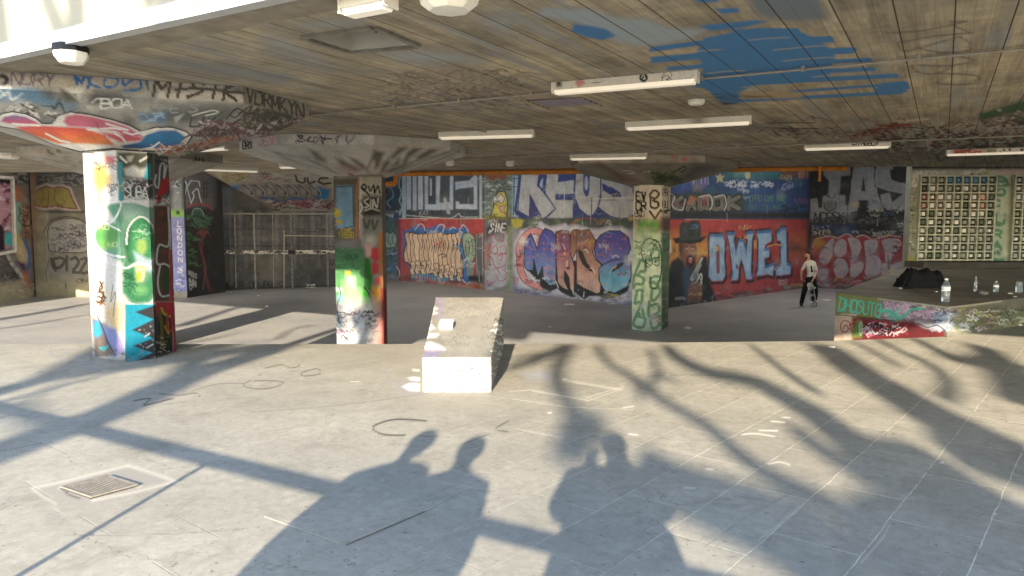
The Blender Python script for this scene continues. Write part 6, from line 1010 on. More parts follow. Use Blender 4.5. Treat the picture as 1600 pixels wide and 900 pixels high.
# steel cage
t = root('steel_cage', (-11.7, 29.7, LOW), 'dark steel and glass cage front with taped rails under the sloping soffit', 'cage')
cA = Vector((-11.6, 29.5, 0)); cB = Vector((-6.9, 31.6, 0)); cd = (cB-cA).normalized(); cn = Vector((cd.y, -cd.x, 0))
def onc(px, py, off=0):
    r_ = Vector(ray(px, py)); o_ = Vector((0, 0, EYE)); return o_+r_*((cA+cn*off-o_).dot(cn)/r_.dot(cn))
def tape(p):
    p.blobs(330, 300, 620, 460, 40, 16, ['#2b2b2c', '#3d3c3c', '#232426', '#44403e'], .7, 3, 240); p.T(260, 240, 3.914); [p.rect(330+k_*37, 350+(k_ % 3)*40, 352+k_*37, 700-(k_ % 4)*30, ['#6a6d72', '#55585c', '#4a4c50'][k_ % 3], soft=3, op=.6) for k_ in range(19)]; p.rect(310, 200, 400, 800, '#5c5f64', soft=3, op=.8); p.rect(320, 640, 410, 800, '#6a665f', soft=4, op=.7); p.rect(540, 620, 720, 800, '#57504c', soft=5, op=.6); p.text('NA ER ON BR S', 330, 785, 36, 22, '#151517', 6, 0, .35); p.text('MALE', 780, 425, 34, 26, '#5a5a5c', 4); p.scrib(330, 400, 1040, 760, 50, 24, ['#5a5a5c', '#1a1a1c', '#6e6a68'], 3, .6, 241)
wall('glazed_backing', cA-cn*.5, cB-cn*.5, LOW, TOPZ, .04, .1, '#3a3b3e', tape, None, parent=t, gain=1.55)
bars = MB(); tp = MB()
def bar(x0, y0, x1, y1, w, mi=0): bars.tube([onc(x0, y0), onc(x1, y1)], w, 4, mi)
for x0, x1, w, mi in ((356, 359, .02, 0), (367, 369, .03, 1), (397, 400, .05, 1), (426, 428, .02, 1), (455, 458, .07, 2), (483, 484, .018, 0), (511, 513, .07, 2), (338, 340, .04, 0)): bar(x0, 334, x1, 452, w, mi)
for y0, y1, w, mi in ((334, 334, .045, 1), (358, 358, .018, 0), (384, 385, .015, 0), (451, 446, .04, 0)): bar(338, y0, 528, y1, w, mi)
bars.build('frame_bars', [M['steel'], M['frame_paint'], simple('stickered_post', '#58585a', .7, .8, 30)], t)
vs, fs, meta = grids([(*[onc(x, y, .12) for x, y in ((338, 391), (528, 391), (528, 397), (338, 397))], 300, 8)]); ps = Paint(proj(vs), '#b5b4b0'); ps.scrib(338, 391, 528, 397, 90, 3, ['#2a2a2a', '#4a4a4c'], 1, .9, 243); ps.rect(450, 388, 462, 400, '#33302e'); grid_obj('taped_rail', vs, fs, ps.col, M['paint'], t)
mb = MB(); mb.tube([onc(444, 452, .5), onc(444, 359, .5)], .022, 6); mb.tube([onc(444, 368, .5), onc(528, 369, .5)], .022, 6); mb.tube([onc(444, 392, .5), onc(444.5, 394, .5)], .022, 6); mb.build('rail_frame', M['galv'], t)
mb = MB()
for x0, y0, x1, y1 in ((470, 337, 502, 337), (502, 337, 502, 362), (470, 362, 502, 362)): mb.tube([onc(x0, y0, -.2), onc(x1, y1, -.2)], .018, 4)
mb.build('window_frame', M['steel'], t); mb = MB()
for x0, y0, x1, y1 in ((384, 338, 384, 382), (384, 382, 425, 386), (384, 358, 424, 358)): mb.tube([onc(x0, y0, -.2), onc(x1, y1, -.2)], .018, 4)
mb.build('window_frame', M['steel'], t)
# ================================================================= glass block wall
t = root('glass_block_wall', (14, 21, .45), 'wall of square glass blocks with a green lettered pier, above the concrete ledge', 'wall')
GD = 21.0
def gx(px): return (px-800)/F*GD/1.0
wall('surround', (11.3, GD), (20, GD), .3, TOPZ-.02, .03, .3, '#8a8f80', mural_blocks, None, parent=t)
lat = MB(); kn = MB(); rc = MB(); r = np.random.RandomState(9)
KC = ['#d5d6d0', '#a0a59c', '#f2f2ee', '#5a88a0', '#cda79b', '#5a6a58', '#9cc0c8']; KM = [simple('block_tone_%s' % c_[1:], c_, .4, .15, 20, bmp=0) for c_ in KC]; RM = [simple('recess_tone_%s' % c_[1:], c_, .8, .3, 12, bmp=0) for c_ in ('#2c2f28', '#2a5578', '#5f3630', '#333b30', '#4a4636')]
P_ = .2365; zt = V(1490, 275, GD).z+.02; rows = 11
def blk(cx, cz, row, col, grp):
    rt = 0; kt = [0, 1, 2, 0, 1, 5, 1][r.randint(7)]
    if row == 0: rt = 1 if 2 < col < 8 and grp == 0 else 3; kt = 3 if rt == 1 else 1
    elif row in (2, 3) and grp == 0 and (col < 3 or col in (6, 7)): rt = 2; kt = 4 if col in (0, 7) else 2
    elif r.rand() < .25: rt = [3, 4][r.randint(2)]
    if grp and kt == 2: kt = 1
    z = cz; h = P_/2-.018
    rc.box((cx, GD-.012, z), (2*h, .018, 2*h), mi=rt)
    s = .046+r.uniform(-.012, .01); kn.prism([(cx-s*1.25, GD-.022, z-s*1.25), (cx+s*1.25, GD-.022, z-s*1.25), (cx+s*1.25, GD-.022, z+s*1.25), (cx-s*1.25, GD-.022, z+s*1.25)], [(cx-s, GD-.075, z-s), (cx+s, GD-.075, z-s), (cx+s, GD-.075, z+s), (cx-s, GD-.075, z+s)], kt)
for grp, x0, nc in ((0, gx(1431), 9), (1, gx(1577), 9)):
    for a in range(nc):
        for b_ in range(rows): blk(x0+(a+.5)*P_, zt-(b_+.5)*P_-.02, b_, a, grp)
    for a in range(nc+1): lat.box((x0+a*P_, GD-.05, zt-rows*P_/2-.02), (.042, .097, rows*P_+.04))
    for b_ in range(rows+1): lat.box((x0+nc*P_/2, GD-.052, zt-b_*P_-.02), (nc*P_+.038, .097, .038))
rc.build('block_recesses', RM, t); kn.build('glass_blocks', KM, t); lat.build('concrete_grille', simple('grille_paint', '#b2b6a4', .8, .3, 5, bmp=.2), t)
mb = MB(); mb.box((15.5, 20.5, .53), (8.6, .96, .15)); mb.build('plinth', M['dark_concrete'], t)
# ================================================================= concrete ledge on the right
zL = .45; LA, LB_, LC, LD = [G(*q_, zL) for q_ in ((1306, 457), (1482, 479.5), (1600, 465), (1420, 418))]
far = LC+(LC-LB_).normalized()*9; bk_ = Vector((21, 20.9, zL)); LD.y = 20.9; LD.x = (1420-800)/F*20.9
def z_(p_, z): return Vector((p_.x, p_.y, z))
vs, fs, meta = grids([(LA, LB_, z_(LB_, -.3), z_(LA, LOW), 330, 140), (LB_, far, z_(far, -.3), z_(LB_, -.3), 400, 60), (z_(LD, zL), LA, z_(LA, LOW), z_(LD, LOW), 60, 20)])
ps = Paint(proj(vs), '#5c5a4c'); paint_stage(ps); ps.col = lift(ps.col, 1.35)
tl = root('concrete_ledge', (LA.x, LA.y, LOW), 'raised concrete ledge with turquoise and pink graffiti on its front, at the right edge', 'ledge')
grid_obj('ledge_face', vs, fs, ps.col, M['paint'], tl)
mb = MB(); mb.add([LA+Vector((0, 0, 0)), LB_, far, bk_, LD], [(0, 1, 2, 3, 4)]); mb.build('ledge_top', simple('ledge_top_concrete', '#8b8172', .6, .3, 1.5, bmp=.25), tl)
# ================================================================= wedge block
bA, bB = G(660, 613), G(768, 613); 
f0, f1 = Vector((-1.03, 9.9, 0)), Vector((-.11, 9.9, 0)); h0, h1 = .345, .665
q = dict(a=bA, b=bB, c=f1, d=f0); Z = lambda p_, h_: Vector((p_.x, p_.y, h_))
vs, fs, meta = grids([(Z(bA, h0), Z(bB, h0), bB, bA, 100, 60), (Z(f0, h1), Z(f1, h1), Z(bB, h0), Z(bA, h0), 100, 160), (Z(bB, h0), Z(f1, h1), Z(f1, -.2), bB, 140, 50), (Z(f0, h1), Z(bA, h0), bA, Z(f0, -.2), 60, 20), (Z(f1, h1), Z(f0, h1), Z(f0, -.2), Z(f1, -.2), 30, 20)])
jit = 0*np.array([[math.sin(x*31+y*17)*.006+math.sin(x*77+z*41)*.004 for x, y, z in vs]]).T; edgew = 1; vs = vs+jit*np.array([[.6, 1, .8]])*(vs[:, 2:3] > .02)
P8 = [Z(bA, h0), Z(bB, h0), Z(f1, h1), Z(f0, h1), Vector(bA), Vector(bB), Z(f1, -.2), Z(f0, -.2)]; cen = np.array(sum(P8, Vector())/8); dmin = np.full(len(vs), 9.0)
for a_, b_ in ((0, 1), (1, 2), (2, 3), (3, 0), (0, 4), (1, 5), (2, 6), (3, 7)):
    A3, B3 = np.array(P8[a_]), np.array(P8[b_]); t3 = np.clip(((vs-A3) @ (B3-A3))/((B3-A3) @ (B3-A3)), 0, 1); dmin = np.minimum(dmin, np.linalg.norm(vs-A3-t3[:, None]*(B3-A3), axis=1))
nz_ = .55+.3*np.sin(vs[:, 0]*23+vs[:, 1]*31+vs[:, 2]*17)+.25*np.sin(vs[:, 0]*61-vs[:, 1]*53+vs[:, 2]*47); pull = np.clip(.032-dmin, 0, 1)*.62*np.clip(nz_, .25, 1.2); dv = cen-vs; dv /= np.linalg.norm(dv, axis=1)[:, None]; vs = vs+dv*pull[:, None]
ps = Paint(proj(vs), '#bdb9b2', facing(vs, meta, [(0, -1, 0), (0, 0, 1), (1, -.05, 0), (-1, -.05, 0), (0, 1, 0)])); paint_ramp(ps)
tag(grid_obj('skate_block', vs, fs, ps.col, M['paint_bright']), 'white fronted wedge-shaped concrete skate block standing at the lip of the bank', 'skate block')
sc = G(697, 520, .47); mb = MB(); sl = (h1-h0)/2.75
c_ = Vector((-.745, 8.3, h0+(8.3-7.13)*sl+.035)); ax = Matrix.Rotation(math.atan(sl), 3, 'X'); mb.box(c_, (.15, .2, .07), ax=ax)
tag(mb.build('loose_brick', M['white_stone'], bevel=.008), 'small white painted brick lying on top of the skate block', 'brick')
# ================================================================= ceiling fittings
def striplight(px0, py0, px1, py1, label, mh=.115, w=.15, painter=None, L=None):
    a = G(px0, py0, CEIL-.065); b_ = G(px1, py1, CEIL-.065); d_ = D2 if L else (b_-a).normalized(); L = L or (b_-a).length; b_ = a+d_*L; s_ = Vector((-d_.y, d_.x, 0)); n_ = Vector((0, 0, 1)); mid = (a+b_)/2
    t = root('strip_light', (mid.x, mid.y, CEIL), label, 'strip light', 'strip lights on the ceiling')
    def bx(mb, l0, l1, w0, w1, z0, z1, tap=0):
        P0 = [a+d_*x+s_*y for x, y in ((l0+tap, w0+tap), (l1-tap, w0+tap), (l1-tap, w1-tap), (l0+tap, w1-tap))]; P1 = [a+d_*x+s_*y for x, y in ((l0, w0), (l1, w0), (l1, w1), (l0, w1))]
        mb.prism([Z(p_, z0) for p_ in P0], [Z(p_, z1) for p_ in P1])
    A0 = Z(a, CEIL-.002); vs, fs, meta = grids([(Z(a, CEIL-.002), Z(b_, CEIL-.002), Z(b_, CEIL-mh+.03), Z(a, CEIL-mh+.03), 160, 10)])
    ps = Paint(proj(vs), '#d9d4c8');
    if painter: painter(ps)
    P = [Z(a, CEIL-.002), Z(b_, CEIL-.002), Z(b_, CEIL-mh+.03), Z(a, CEIL-mh+.03)]; Pb = [p_+s_*w for p_ in P]; ev = [tuple(p_) for p_ in P+Pb]
    grid_obj('housing', vs, fs, ps.col, simple('enamel_housing', '#dedad0') if False else M['paint_lamp'], t, extra=(ev, [(4, 5, 6, 7), (0, 4, 7, 3), (5, 1, 2, 6)], '#cfcabd'))
    mb = MB(); bx(mb, .012, L-.012, .008, w-.008, CEIL-mh-.012, CEIL-mh+.03, .015); mb.build('diffuser', M['tube_glow'], t)
    mb = MB(); bx(mb, -.012, .002, -.003, w+.003, CEIL-mh+.0, CEIL-.001); mb.build('end_cap', M['white_metal'], t); mb = MB(); bx(mb, L-.002, L+.012, -.003, w+.003, CEIL-mh+.0, CEIL-.001); mb.build('end_cap', M['white_metal'], t)
M['paint_lamp'] = paint_mat('enamel_with_stickers', .5, .12, 6, .03)
def st1(p):
    p.T(800, 0, 4); p.poly([(275, 505), (312, 502), (312, 542), (275, 545)], '#8a867c', 1); p.ell(293, 524, 11, 12, '#4a4842'); p.poly([(398, 500), (440, 492), (458, 520), (420, 545), (400, 535)], '#c98f86', 2); p.line([(505, 518), (552, 514)], 5, '#6a6660'); p.line([(500, 530), (550, 526)], 3, '#8a867e'); p.line([(515, 480), (520, 510), (530, 500)], 2.5, '#c08a84')
    p.ell(822, 485, 27, 28, '#1c1c1e'); p.line([(808, 488), (820, 470), (830, 480), (822, 495), (835, 490)], 5, '#d9d9d6'); p.line([(808, 500), (838, 496)], 3, '#d9d9d6'); p.line([(938, 480), (960, 450), (990, 450), (1000, 490), (975, 505), (940, 512), (938, 480)], 4, '#3a3836'); p.line([(945, 485), (970, 470), (985, 490), (960, 500), (990, 478)], 4, '#3a3836'); p.line([(1085, 485), (1095, 500), (1130, 470)], 2, '#6a6660')
def st2(p): p.T(800, 0, 4); p.poly([(1120, 735), (1190, 730), (1190, 775), (1150, 775)], '#3a3632', 12, .85)
def st5(p): p.T(1200, 0, 4); p.text('DIN', 530, 885, 22, 22, '#1c1c1c', 6, gap=.2); p.text('OBOY', 600, 884, 24, 20, '#1c1c1c', 6, gap=.2)
def st6(p): p.T(1400, 230, 4.5); p.rect(400, 8, 610, 60, '#b5564e', soft=3, op=.8); p.scrib(420, 15, 600, 50, 20, 14, ['#e0c8c0', '#7a2a2a', '#2a2a2a'], 3, .8, 250); p.rect(610, 10, 710, 50, '#b8b090', soft=1); p.text('INTER', 640, 18, 16, 10, '#4a4a3a', 2.5); p.ell(760, 20, 8, 8, BK); p.ell(800, 18, 9, 8, BK); p.text('Z', 725, 30, 16, 14, BK, 3); p.ell(885, 18, 12, 10, '#3a3a3a')
striplight(863, 138, 1087, 119, 'long strip light with a round black sticker, nearest the blue ceiling paint', painter=st1)
striplight(978, 197, 1172, 187, 'strip light with a black scorch mark, right of centre behind the stickered one', painter=st2)
striplight(686, 212, 832, 208, 'plain white strip light above the middle mural, right of the middle capital')
striplight(891, 246, 1010, 243.5, 'strip light in front of the capital of the pale green pillar')
striplight(1258, 230, 1391, 226, 'strip light tagged in black letters, on the right above the dark mural', painter=st5)
striplight(1480, 239, 1640, 234, 'strip light with red and white stickers above the glass blocks', painter=st6)
striplight(319, 263, 403, 266, 'dim strip light above the steel cage, just right of the big left pillar')
striplight(436, 259.5, 468, 259, 'short pale strip light seen below the middle capital')
striplight(302, 232, 350, 229, 'strip light half hidden under the big left capital')
striplight(530, 9, 590, 0, 'strip light cut off at the top edge, near the ceiling hatch', L=.38)
mm_, n_, b_ = nt('bright_tube'); b_.inputs['Base Color'].default_value = (.85, .8, .7, 1); b_.inputs['Emission Color'].default_value = (1, .93, .82, 1); b_.inputs['Emission Strength'].default_value = 21
for (x_, y_, w_) in ((-5.7, 30.3, 'over the cream lettered mural'), (-3.1, 27.2, 'over the painted creature column'), (-.8, 24.8, 'over the silver letters'), (8.6, 22.9, 'over the painted man in the hat'), (11.3, 25.4, 'over the end of the red mural'), (14, 26.5, 'over the pink bubble letters'), (-14.5, 24.6, 'over the grey doorway wall'), (-9.4, 26.2, 'over the steel cage'), (14.5, 19, 'before the glass blocks')):
    hi_ = 4.38 if y_ > 20 else CEIL-.002
    if y_ < 20: continue
    t = root('strip_light', (x_, y_, hi_), 'bright strip light in the raised rear bay '+w_, 'strip light', 'strip lights in the raised rear bay')
    MB().box((x_, y_, hi_-.04), (1.5, .16, .08), rz=math.radians(-45 if x_ < 5 else 45)).build('housing', M['white_metal'], t); MB().box((x_, y_, hi_-.1), (1.46, .12, .035), rz=math.radians(-45 if x_ < 5 else 45)).build('diffuser', mm_, t)
def bulkhead(px, py, label, dark=True, R=.125, H=.15):
    c_ = G(px, py, CEIL-.06); t = root('bulkhead_light', (c_.x, c_.y, CEIL), label, 'bulkhead light'); n = 8
    mb = MB(); mb.lathe((c_.x, c_.y, 0), [(R, CEIL-.001), (R*1.02, CEIL-.06)], n); mb.build('base', M['black'] if dark else M['white_metal'], t)
    mb = MB(); mb.lathe((c_.x, c_.y, 0), [(R*1.0, CEIL-.062), (R*.95, CEIL-.1), (R*.68, CEIL-H), (.01, CEIL-H-.004)], n); mb.build('lens', M['diffuser'], t, bevel=.004)
bulkhead(111, 82, 'bulkhead light with a black base and pale lens above the big left capital', True, .145, .155)
bulkhead(702, -2, 'white faceted bulkhead light cut by the top edge of the view', False, .2, .14)
bulkhead(14, 244, 'small pale bulkhead light at the far left edge under the rear capital', False, .22, .12)
def detector(px, py, label, R=.06, H=.05, nm='smoke_detector', cat='smoke detector'):
    c_ = G(px, py, CEIL-.03); tag(MB().lathe((c_.x, c_.y, 0), [(R, CEIL-.001), (R*1.0, CEIL-H*.6), (R*.8, CEIL-H), (.005, CEIL-H-.003)], 18).build(nm, M['white_metal'], bevel=0), label, cat)
detector(1088, 160, 'round white smoke detector between the two big strip lights', .105, .06)
detector(703, 252, 'white cone shaped fitting left of the mural, on the thin cable', .11, .14, 'cone_fitting', 'ceiling fitting')
detector(797, 253, 'white cone shaped fitting above the yellow painted creature, on the thin cable', .11, .14, 'cone_fitting', 'ceiling fitting')
def conduit(pts, r_, name, label, mat='galv', clips=0, cat='pipe', z=CEIL-.03, closed=False):
    P = [G(x, y, z) if not isinstance(x, Vector) else x for x, y in pts]; t = root(name, P[0], label, cat)
    mb = MB(); mb.tube(P, r_, 8); mb.build('tube', M[mat], t)
    if clips:
        for j in range(clips): p_ = P[0].lerp(P[-1], (j+.5)/clips); MB().box(p_+Vector((0, 0, .004)), (.035, .05, .05), rz=math.radians(-28)).build('clip', M['galv'], t)
conduit([(482, 180), (1600, 76.5), (1760, 61)], .013, 'conduit', 'thin pale conduit crossing the ceiling through the long stickered strip light', clips=9)
conduit([(700, 249), (893, 240), (1200, 228), (1560, 214), (1680, 208)], .013, 'conduit', 'thin conduit running above the pale green pillar toward the glass blocks', clips=10)
conduit([(540, 171), (760, 206)], .010, 'conduit', 'short thin conduit branching to the plain strip light', clips=4)
conduit([(640, 247), (703, 250), (797, 251), (860, 246)], .009, 'conduit', 'fine cable linking the two white cone fittings')
def vz(px, py, D): return V(px, py, D)
def pipe(pts, r_, label, flanges=()):
    t = root('orange_pipe', pts[0], label, 'pipe', 'orange pipes along the back of the ceiling'); MB().tube(pts, r_, 12).build('tube', M['orange'], t, smooth=True)
    if flanges:
        for j, f_ in enumerate(flanges):
            mb = MB()
            seg = min(int(f_), len(pts)-2); p_ = Vector(pts[seg]).lerp(Vector(pts[seg+1]), f_-seg); d_ = (Vector(pts[seg+1])-Vector(pts[seg])).normalized(); mb.tube([p_-d_*.035, p_+d_*.035], r_*1.35, 12); mb.build('collar', M['orange'], t)
pipe([vz(603, 288, 21.9), vz(616, 287.5, 21.9), vz(618, 284, 21.9), vz(618.5, 276, 21.9), vz(621, 272.3, 21.9), vz(628, 271.6, 21.9), vz(893, 268, 20.9), vz(960, 267, 20.7)], .075, 'orange pipe with an elbow above the red and silver murals', (5.4, 5.8))
pipe([vz(1100, 266, 20.6), vz(1262, 264, 20.2), vz(1325, 263.5, 20.0)], .06, 'orange pipe above the red mural wall', (.5, 1.3, 1.9))
pipe([vz(1322, 251, 19.9), vz(1420, 251, 19.6), vz(1700, 253, 19.2)], .055, 'higher orange pipe above the glass block wall', (.3, 1.1, 1.7))
MB().box(vz(1281, 265, 20.0), (.06, .06, .62)).build('pipe_bracket', M['orange']); tag(bpy.data.objects['pipe_bracket'], 'orange upright bracket where the two orange pipes meet', 'bracket')
pipe([vz(618, 290, 35), vz(618, 291, 35.02)], .02, 'stub') if False else None
t = tag(MB().tube([vz(1276, 248, 19.9), vz(1336, 247.5, 19.8)], .07, 8).build('grey_pipe', M['grey_metal']), 'short grey pipe above the orange bracket', 'pipe')
# ================================================================= small things on the ledge
def bottle(px, py, h, r_, label, labelm=None, tag_=True):
    c_ = G(px, py, zL); t = root('plastic_bottle', c_, label, 'bottle', 'bottles left on the ledge')
    MB().lathe(c_, [(r_*.9, .004), (r_, .02), (r_, h*.42), (r_*.94, h*.45), (r_, h*.48), (r_, h*.66), (r_*.7, h*.8), (r_*.36, h*.88), (r_*.34, h*.93)], 14).build('body', M['glasspl'], t, smooth=True)
    MB().lathe(c_, [(r_*.4, h*.93), (r_*.4, h)], 12).build('cap', M['cap'], t)
    if labelm: MB().lathe(c_, [(r_*1.02, h*.48), (r_*1.02, h*.66)], 14).build('wrap_label', M['cap'], t)
bottle(1477, 472.5, .37, .06, 'big clear water bottle with a white label near the front corner of the ledge', True)
bottle(1556, 457, .2, .043, 'small clear bottle in the right group on the ledge', True)
bottle(1524, 456, .27, .028, 'slim clear bottle standing upright behind the corner bottle')
c_ = G(1592, 457, zL); tag(MB().lathe(c_, [(.05, .004), (.055, .1), (.055, .18), (.05, .19)], 14).build('drink_can', M['glasspl']), 'pale can at the right edge of the view on the ledge', 'can')
def crumple(px, py, z, s, label, name='crumpled_paper', mat='litter', seed=1, flat=.4, D=None):
    c_ = G(px, py, z); r = random.Random(seed); bm = bmesh.new(); bmesh.ops.create_icosphere(bm, subdivisions=2, radius=s)
    for v_ in bm.verts: v_.co *= r.uniform(.65, 1.2); v_.co.z = max(v_.co.z*flat, -s*.3*flat)+s*.3*flat
    for v_ in bm.verts: v_.co += c_
    me = bpy.data.meshes.new(name); bm.to_mesh(me); bm.free(); return tag(link(name, me, M[mat]), label, 'litter')
crumple(1535, 460, zL, .09, 'crumpled dark plastic bag beside the slim bottle', 'plastic_bag', 'grey_metal', 3, .7); crumple(1540, 458, zL, .035, 'small white scrap beside the dark plastic bag', seed=4); crumple(1409, 451, zL, .055, 'white scrap at the left foot of the black bag', seed=5, flat=.35)
crumple(1578, 459, zL, .04, 'white scrap between the can and the small bottle', seed=6); crumple(1462, 456, zL, .035, 'tiny white scrap touching the big bottle', seed=7); crumple(1586, 464, zL, .03, 'lowest white scrap on the right of the ledge', seed=8)
crumple(1300, 542.5, 0, .05, 'white scrap on the paving near the lip, below the turquoise graffiti', seed=9, flat=.25); crumple(1590, 508, 0, .07, 'pale scrap at the foot of the ledge on the far right', seed=10); crumple(1561, 511, 0, .06, 'pale scrap below the mossy ledge face', seed=12); crumple(1485, 522, 0, .05, 'flat scrap at the ledge corner on the paving', seed=13, flat=.15)
for px, py, s, lab in ((1074, 513, .1, 'white scrap on the lower floor right of the pale green pillar'), (889, 476, .19, 'flat pale sheet on the lower floor under the pink and blue piece'), (859, 511, .05, 'small scrap on the lower floor left of the pale green pillar'), (404, 462, .07, 'small white ball of paper below the steel cage'), (417, 479, .07, 'white scrap on the shadow edge below the steel cage'), (957, 475, .14, 'flat pale strip at the foot of the pink and blue piece'), (361, 457, .04, 'tiny white scrap at the left foot of the steel cage'), (671, 463, .0, ''), (1292, 469, .16, 'white papers lying right of the skateboarder'), (1290, 466, .0, '')):
    if s: crumple(px, py, LOW, s, lab, seed=int(px), flat=.12 if s > .12 else .35)
crumple(486, 448.5, LOW, .32, 'grey cloth heap at the foot of the steel cage', 'cloth_heap', 'litter', 21, .45)
c_ = V(660, 474, 10.6); MB().box(c_, (.1, .1, .02), rz=.3)
# black bag
c_ = G(1436, 449, zL); bm = bmesh.new(); bmesh.ops.create_cube(bm, size=1); bmesh.ops.subdivide_edges(bm, edges=bm.edges[:], cuts=5, use_grid_fill=True); r = random.Random(4)
for v_ in bm.verts:
    z = v_.co.z+.5; k_ = 1-.22*z; v_.co = Vector((v_.co.x*.74*k_+.03*z, v_.co.y*.5*k_, z*(.33+.05*math.sin(v_.co.x*14)+.03*math.sin(v_.co.x*31+v_.co.y*19)))); rr = Vector((v_.co.x/.44, v_.co.y/.25)).length
    if z > .55: v_.co.z -= .07*rr*rr
    v_.co += Vector((r.uniform(-.015, .015), r.uniform(-.015, .015), r.uniform(-.012, .012) if z > .1 else 0))+c_
me = bpy.data.meshes.new('b'); bm.to_mesh(me); bm.free(); me.polygons.foreach_set('use_smooth', [True]*len(me.polygons))
t = root('black_bag', c_, 'slumped black cloth bag lying at the back of the ledge below the glass blocks', 'bag'); link('bag_body', me, M['fabric_black'], t)
MB().tube(cr([c_+Vector(p_) for p_ in ((-.3, -.22, .33), (-.42, -.3, .15), (-.5, -.35, .02), (-.3, -.38, .015))], 6), .014, 6).build('strap', M['fabric_black'], t)
# ================================================================= people
def figure(name, J, R, E, matf, mats, origin, rz, label, parts=None, sub=2):
    """J joints (local, metres), R radii, E edges; a skinned single body mesh. matf(co)->material index"""
    me = bpy.data.meshes.new('t'); names = list(J); me.from_pydata([J[n_] for n_ in names], [(names.index(a), names.index(b_)) for a, b_ in E], [])
    o = bpy.data.objects.new('t', me); C.objects.link(o); md = o.modifiers.new('s', 'SKIN'); md.use_smooth_shade = True
    for i_, n_ in enumerate(names):
        q_ = R[n_]; q_ = q_ if isinstance(q_, tuple) else (q_, q_); me.skin_vertices[0].data[i_].radius = q_
    me.skin_vertices[0].data[names.index('pelvis')].use_root = True
    sb = o.modifiers.new('u', 'SUBSURF'); sb.levels = sub; sb.render_levels = sub
    dg = bpy.context.evaluated_depsgraph_get(); nm = bpy.data.meshes.new_from_object(o.evaluated_get(dg)); bpy.data.objects.remove(o); nm.name = name
    nm.materials.clear()
    t = root(name, origin, label, 'person'); t.rotation_euler = (0, 0, rz)
    b = bpy.data.objects.new('body', nm); C.objects.link(b); b.parent = t
    for mm in mats: nm.materials.append(mm)
    for pl in nm.polygons: pl.material_index = matf(pl.center); pl.use_smooth = True
    return t
def limb(mb, pts, rs): mb.tube(pts, rs, 8)
def hand(J, R, E, w, d, side, nm, s=1.0, curl=.3):
    """five short fingers rooted in the palm; w wrist name, d direction, side lateral axis"""
    W = Vector(J[w]); d = Vector(d).normalized(); side = Vector(side).normalized(); nrm = d.cross(side)
    pm = nm+'palm'; J[pm] = tuple(W+d*.06*s); R[pm] = (.036*s, .02*s); E.append((w, pm))
    for k_, (o_, l_) in enumerate(((-.028, .062), (-.01, .075), (.009, .07), (.027, .055))):
        a, b_ = nm+'f%da' % k_, nm+'f%db' % k_
        J[a] = tuple(W+d*.1*s+side*o_*s); J[b_] = tuple(W+d*(.1+l_*(1-curl))*s+side*o_*1.1*s+nrm*l_*curl*s); R[a] = .009*s; R[b_] = .008*s; E += [(pm, a), (a, b_)]
    a, b_ = nm+'ta', nm+'tb'; J[a] = tuple(W+d*.05*s-side*.038*s); J[b_] = tuple(W+d*.09*s-side*.055*s+nrm*.02*s); R[a] = .011*s; R[b_] = .009*s; E += [(pm, a), (a, b_)]
# skateboarder: local frame x = photo right, y = away from the camera, z = up
J = dict(pelvis=(.05, 0, .93), waist=(.04, 0, 1.05), chest=(.02, -.01, 1.28), upch=(.0, -.02, 1.42), neck=(-.06, -.05, 1.53), head0=(-.10, -.08, 1.60), head=(-.125, -.10, 1.70), crown=(-.125, -.09, 1.775),
 shR=(.14, -.02, 1.41), elR=(.21, -.06, 1.15), wrR=(.04, -.2, .90), shL=(-.15, -.03, 1.40), elL=(-.23, .08, 1.17), wrL=(-.2, .16, .97),
 hipR=(.14, 0, .88), knR=(.2, -.05, .5), anR=(.22, .03, .09), toR=(.19, -.15, .045), hipL=(-.05, 0, .88), knL=(-.17, -.04, .5), anL=(-.2, .08, .1), toL=(-.27, -.1, .045))
R = dict(pelvis=(.155, .115), waist=(.14, .1), chest=(.165, .115), upch=(.14, .1), neck=.055, head0=.062, head=(.078, .094), crown=.055, shR=.07, elR=.045, wrR=.028, shL=.07, elL=.045, wrL=.028, hipR=.1, knR=.088, anR=.07, toR=.045, hipL=.1, knL=.088, anL=.07, toL=.045)
E = [('pelvis', 'waist'), ('waist', 'chest'), ('chest', 'upch'), ('upch', 'neck'), ('neck', 'head0'), ('head0', 'head'), ('head', 'crown'), ('upch', 'shR'), ('shR', 'elR'), ('elR', 'wrR'), ('upch', 'shL'), ('shL', 'elL'), ('elL', 'wrL'), ('pelvis', 'hipR'), ('hipR', 'knR'), ('knR', 'anR'), ('anR', 'toR'), ('pelvis', 'hipL'), ('hipL', 'knL'), ('knL', 'anL'), ('anL', 'toL')]
hand(J, R, E, 'wrR', (-.6, -.4, -.7), (0, 1, -.2), 'r', 1, .45); hand(J, R, E, 'wrL', (.1, .1, -1), (0, 1, 0), 'l', 1, .35)
def mf(c):
    if c.z > 1.52: return 0
    if c.z > .99 and abs(c.x-.02) < .2 and not (c.x > .165 and c.z < 1.2): return 1
    if c.z > 1.2: return 1
    if c.z < .115: return 3
    if (Vector(c)-Vector(J['wrR'])).length < .2 and c.y < -.13: return 0
    if c.x > .13 and c.z > .93 and c.y < -.03: return 0
    if c.x < -.15 and c.z > .83: return 0
    return 2 if c.z < 1.0 else 1
mp = G(1263, 479, LOW); SC = 1.0
t = figure('person', J, R, E, mf, [M['skin'], M['tee'], M['fabric_black'], M['shoe']], mp, 0, 'man in white printed t-shirt and black trousers looking left, hand on a skateboard')
PINV[t.name] = Matrix(); L_ = lambda *p_: Vector(p_)
hb = MB(); bm = bmesh.new(); bmesh.ops.create_uvsphere(bm, u_segments=18, v_segments=12, radius=1)
for v_ in bm.verts: v_.co = Vector((v_.co.x*.1, v_.co.y*.088, v_.co.z*.098))
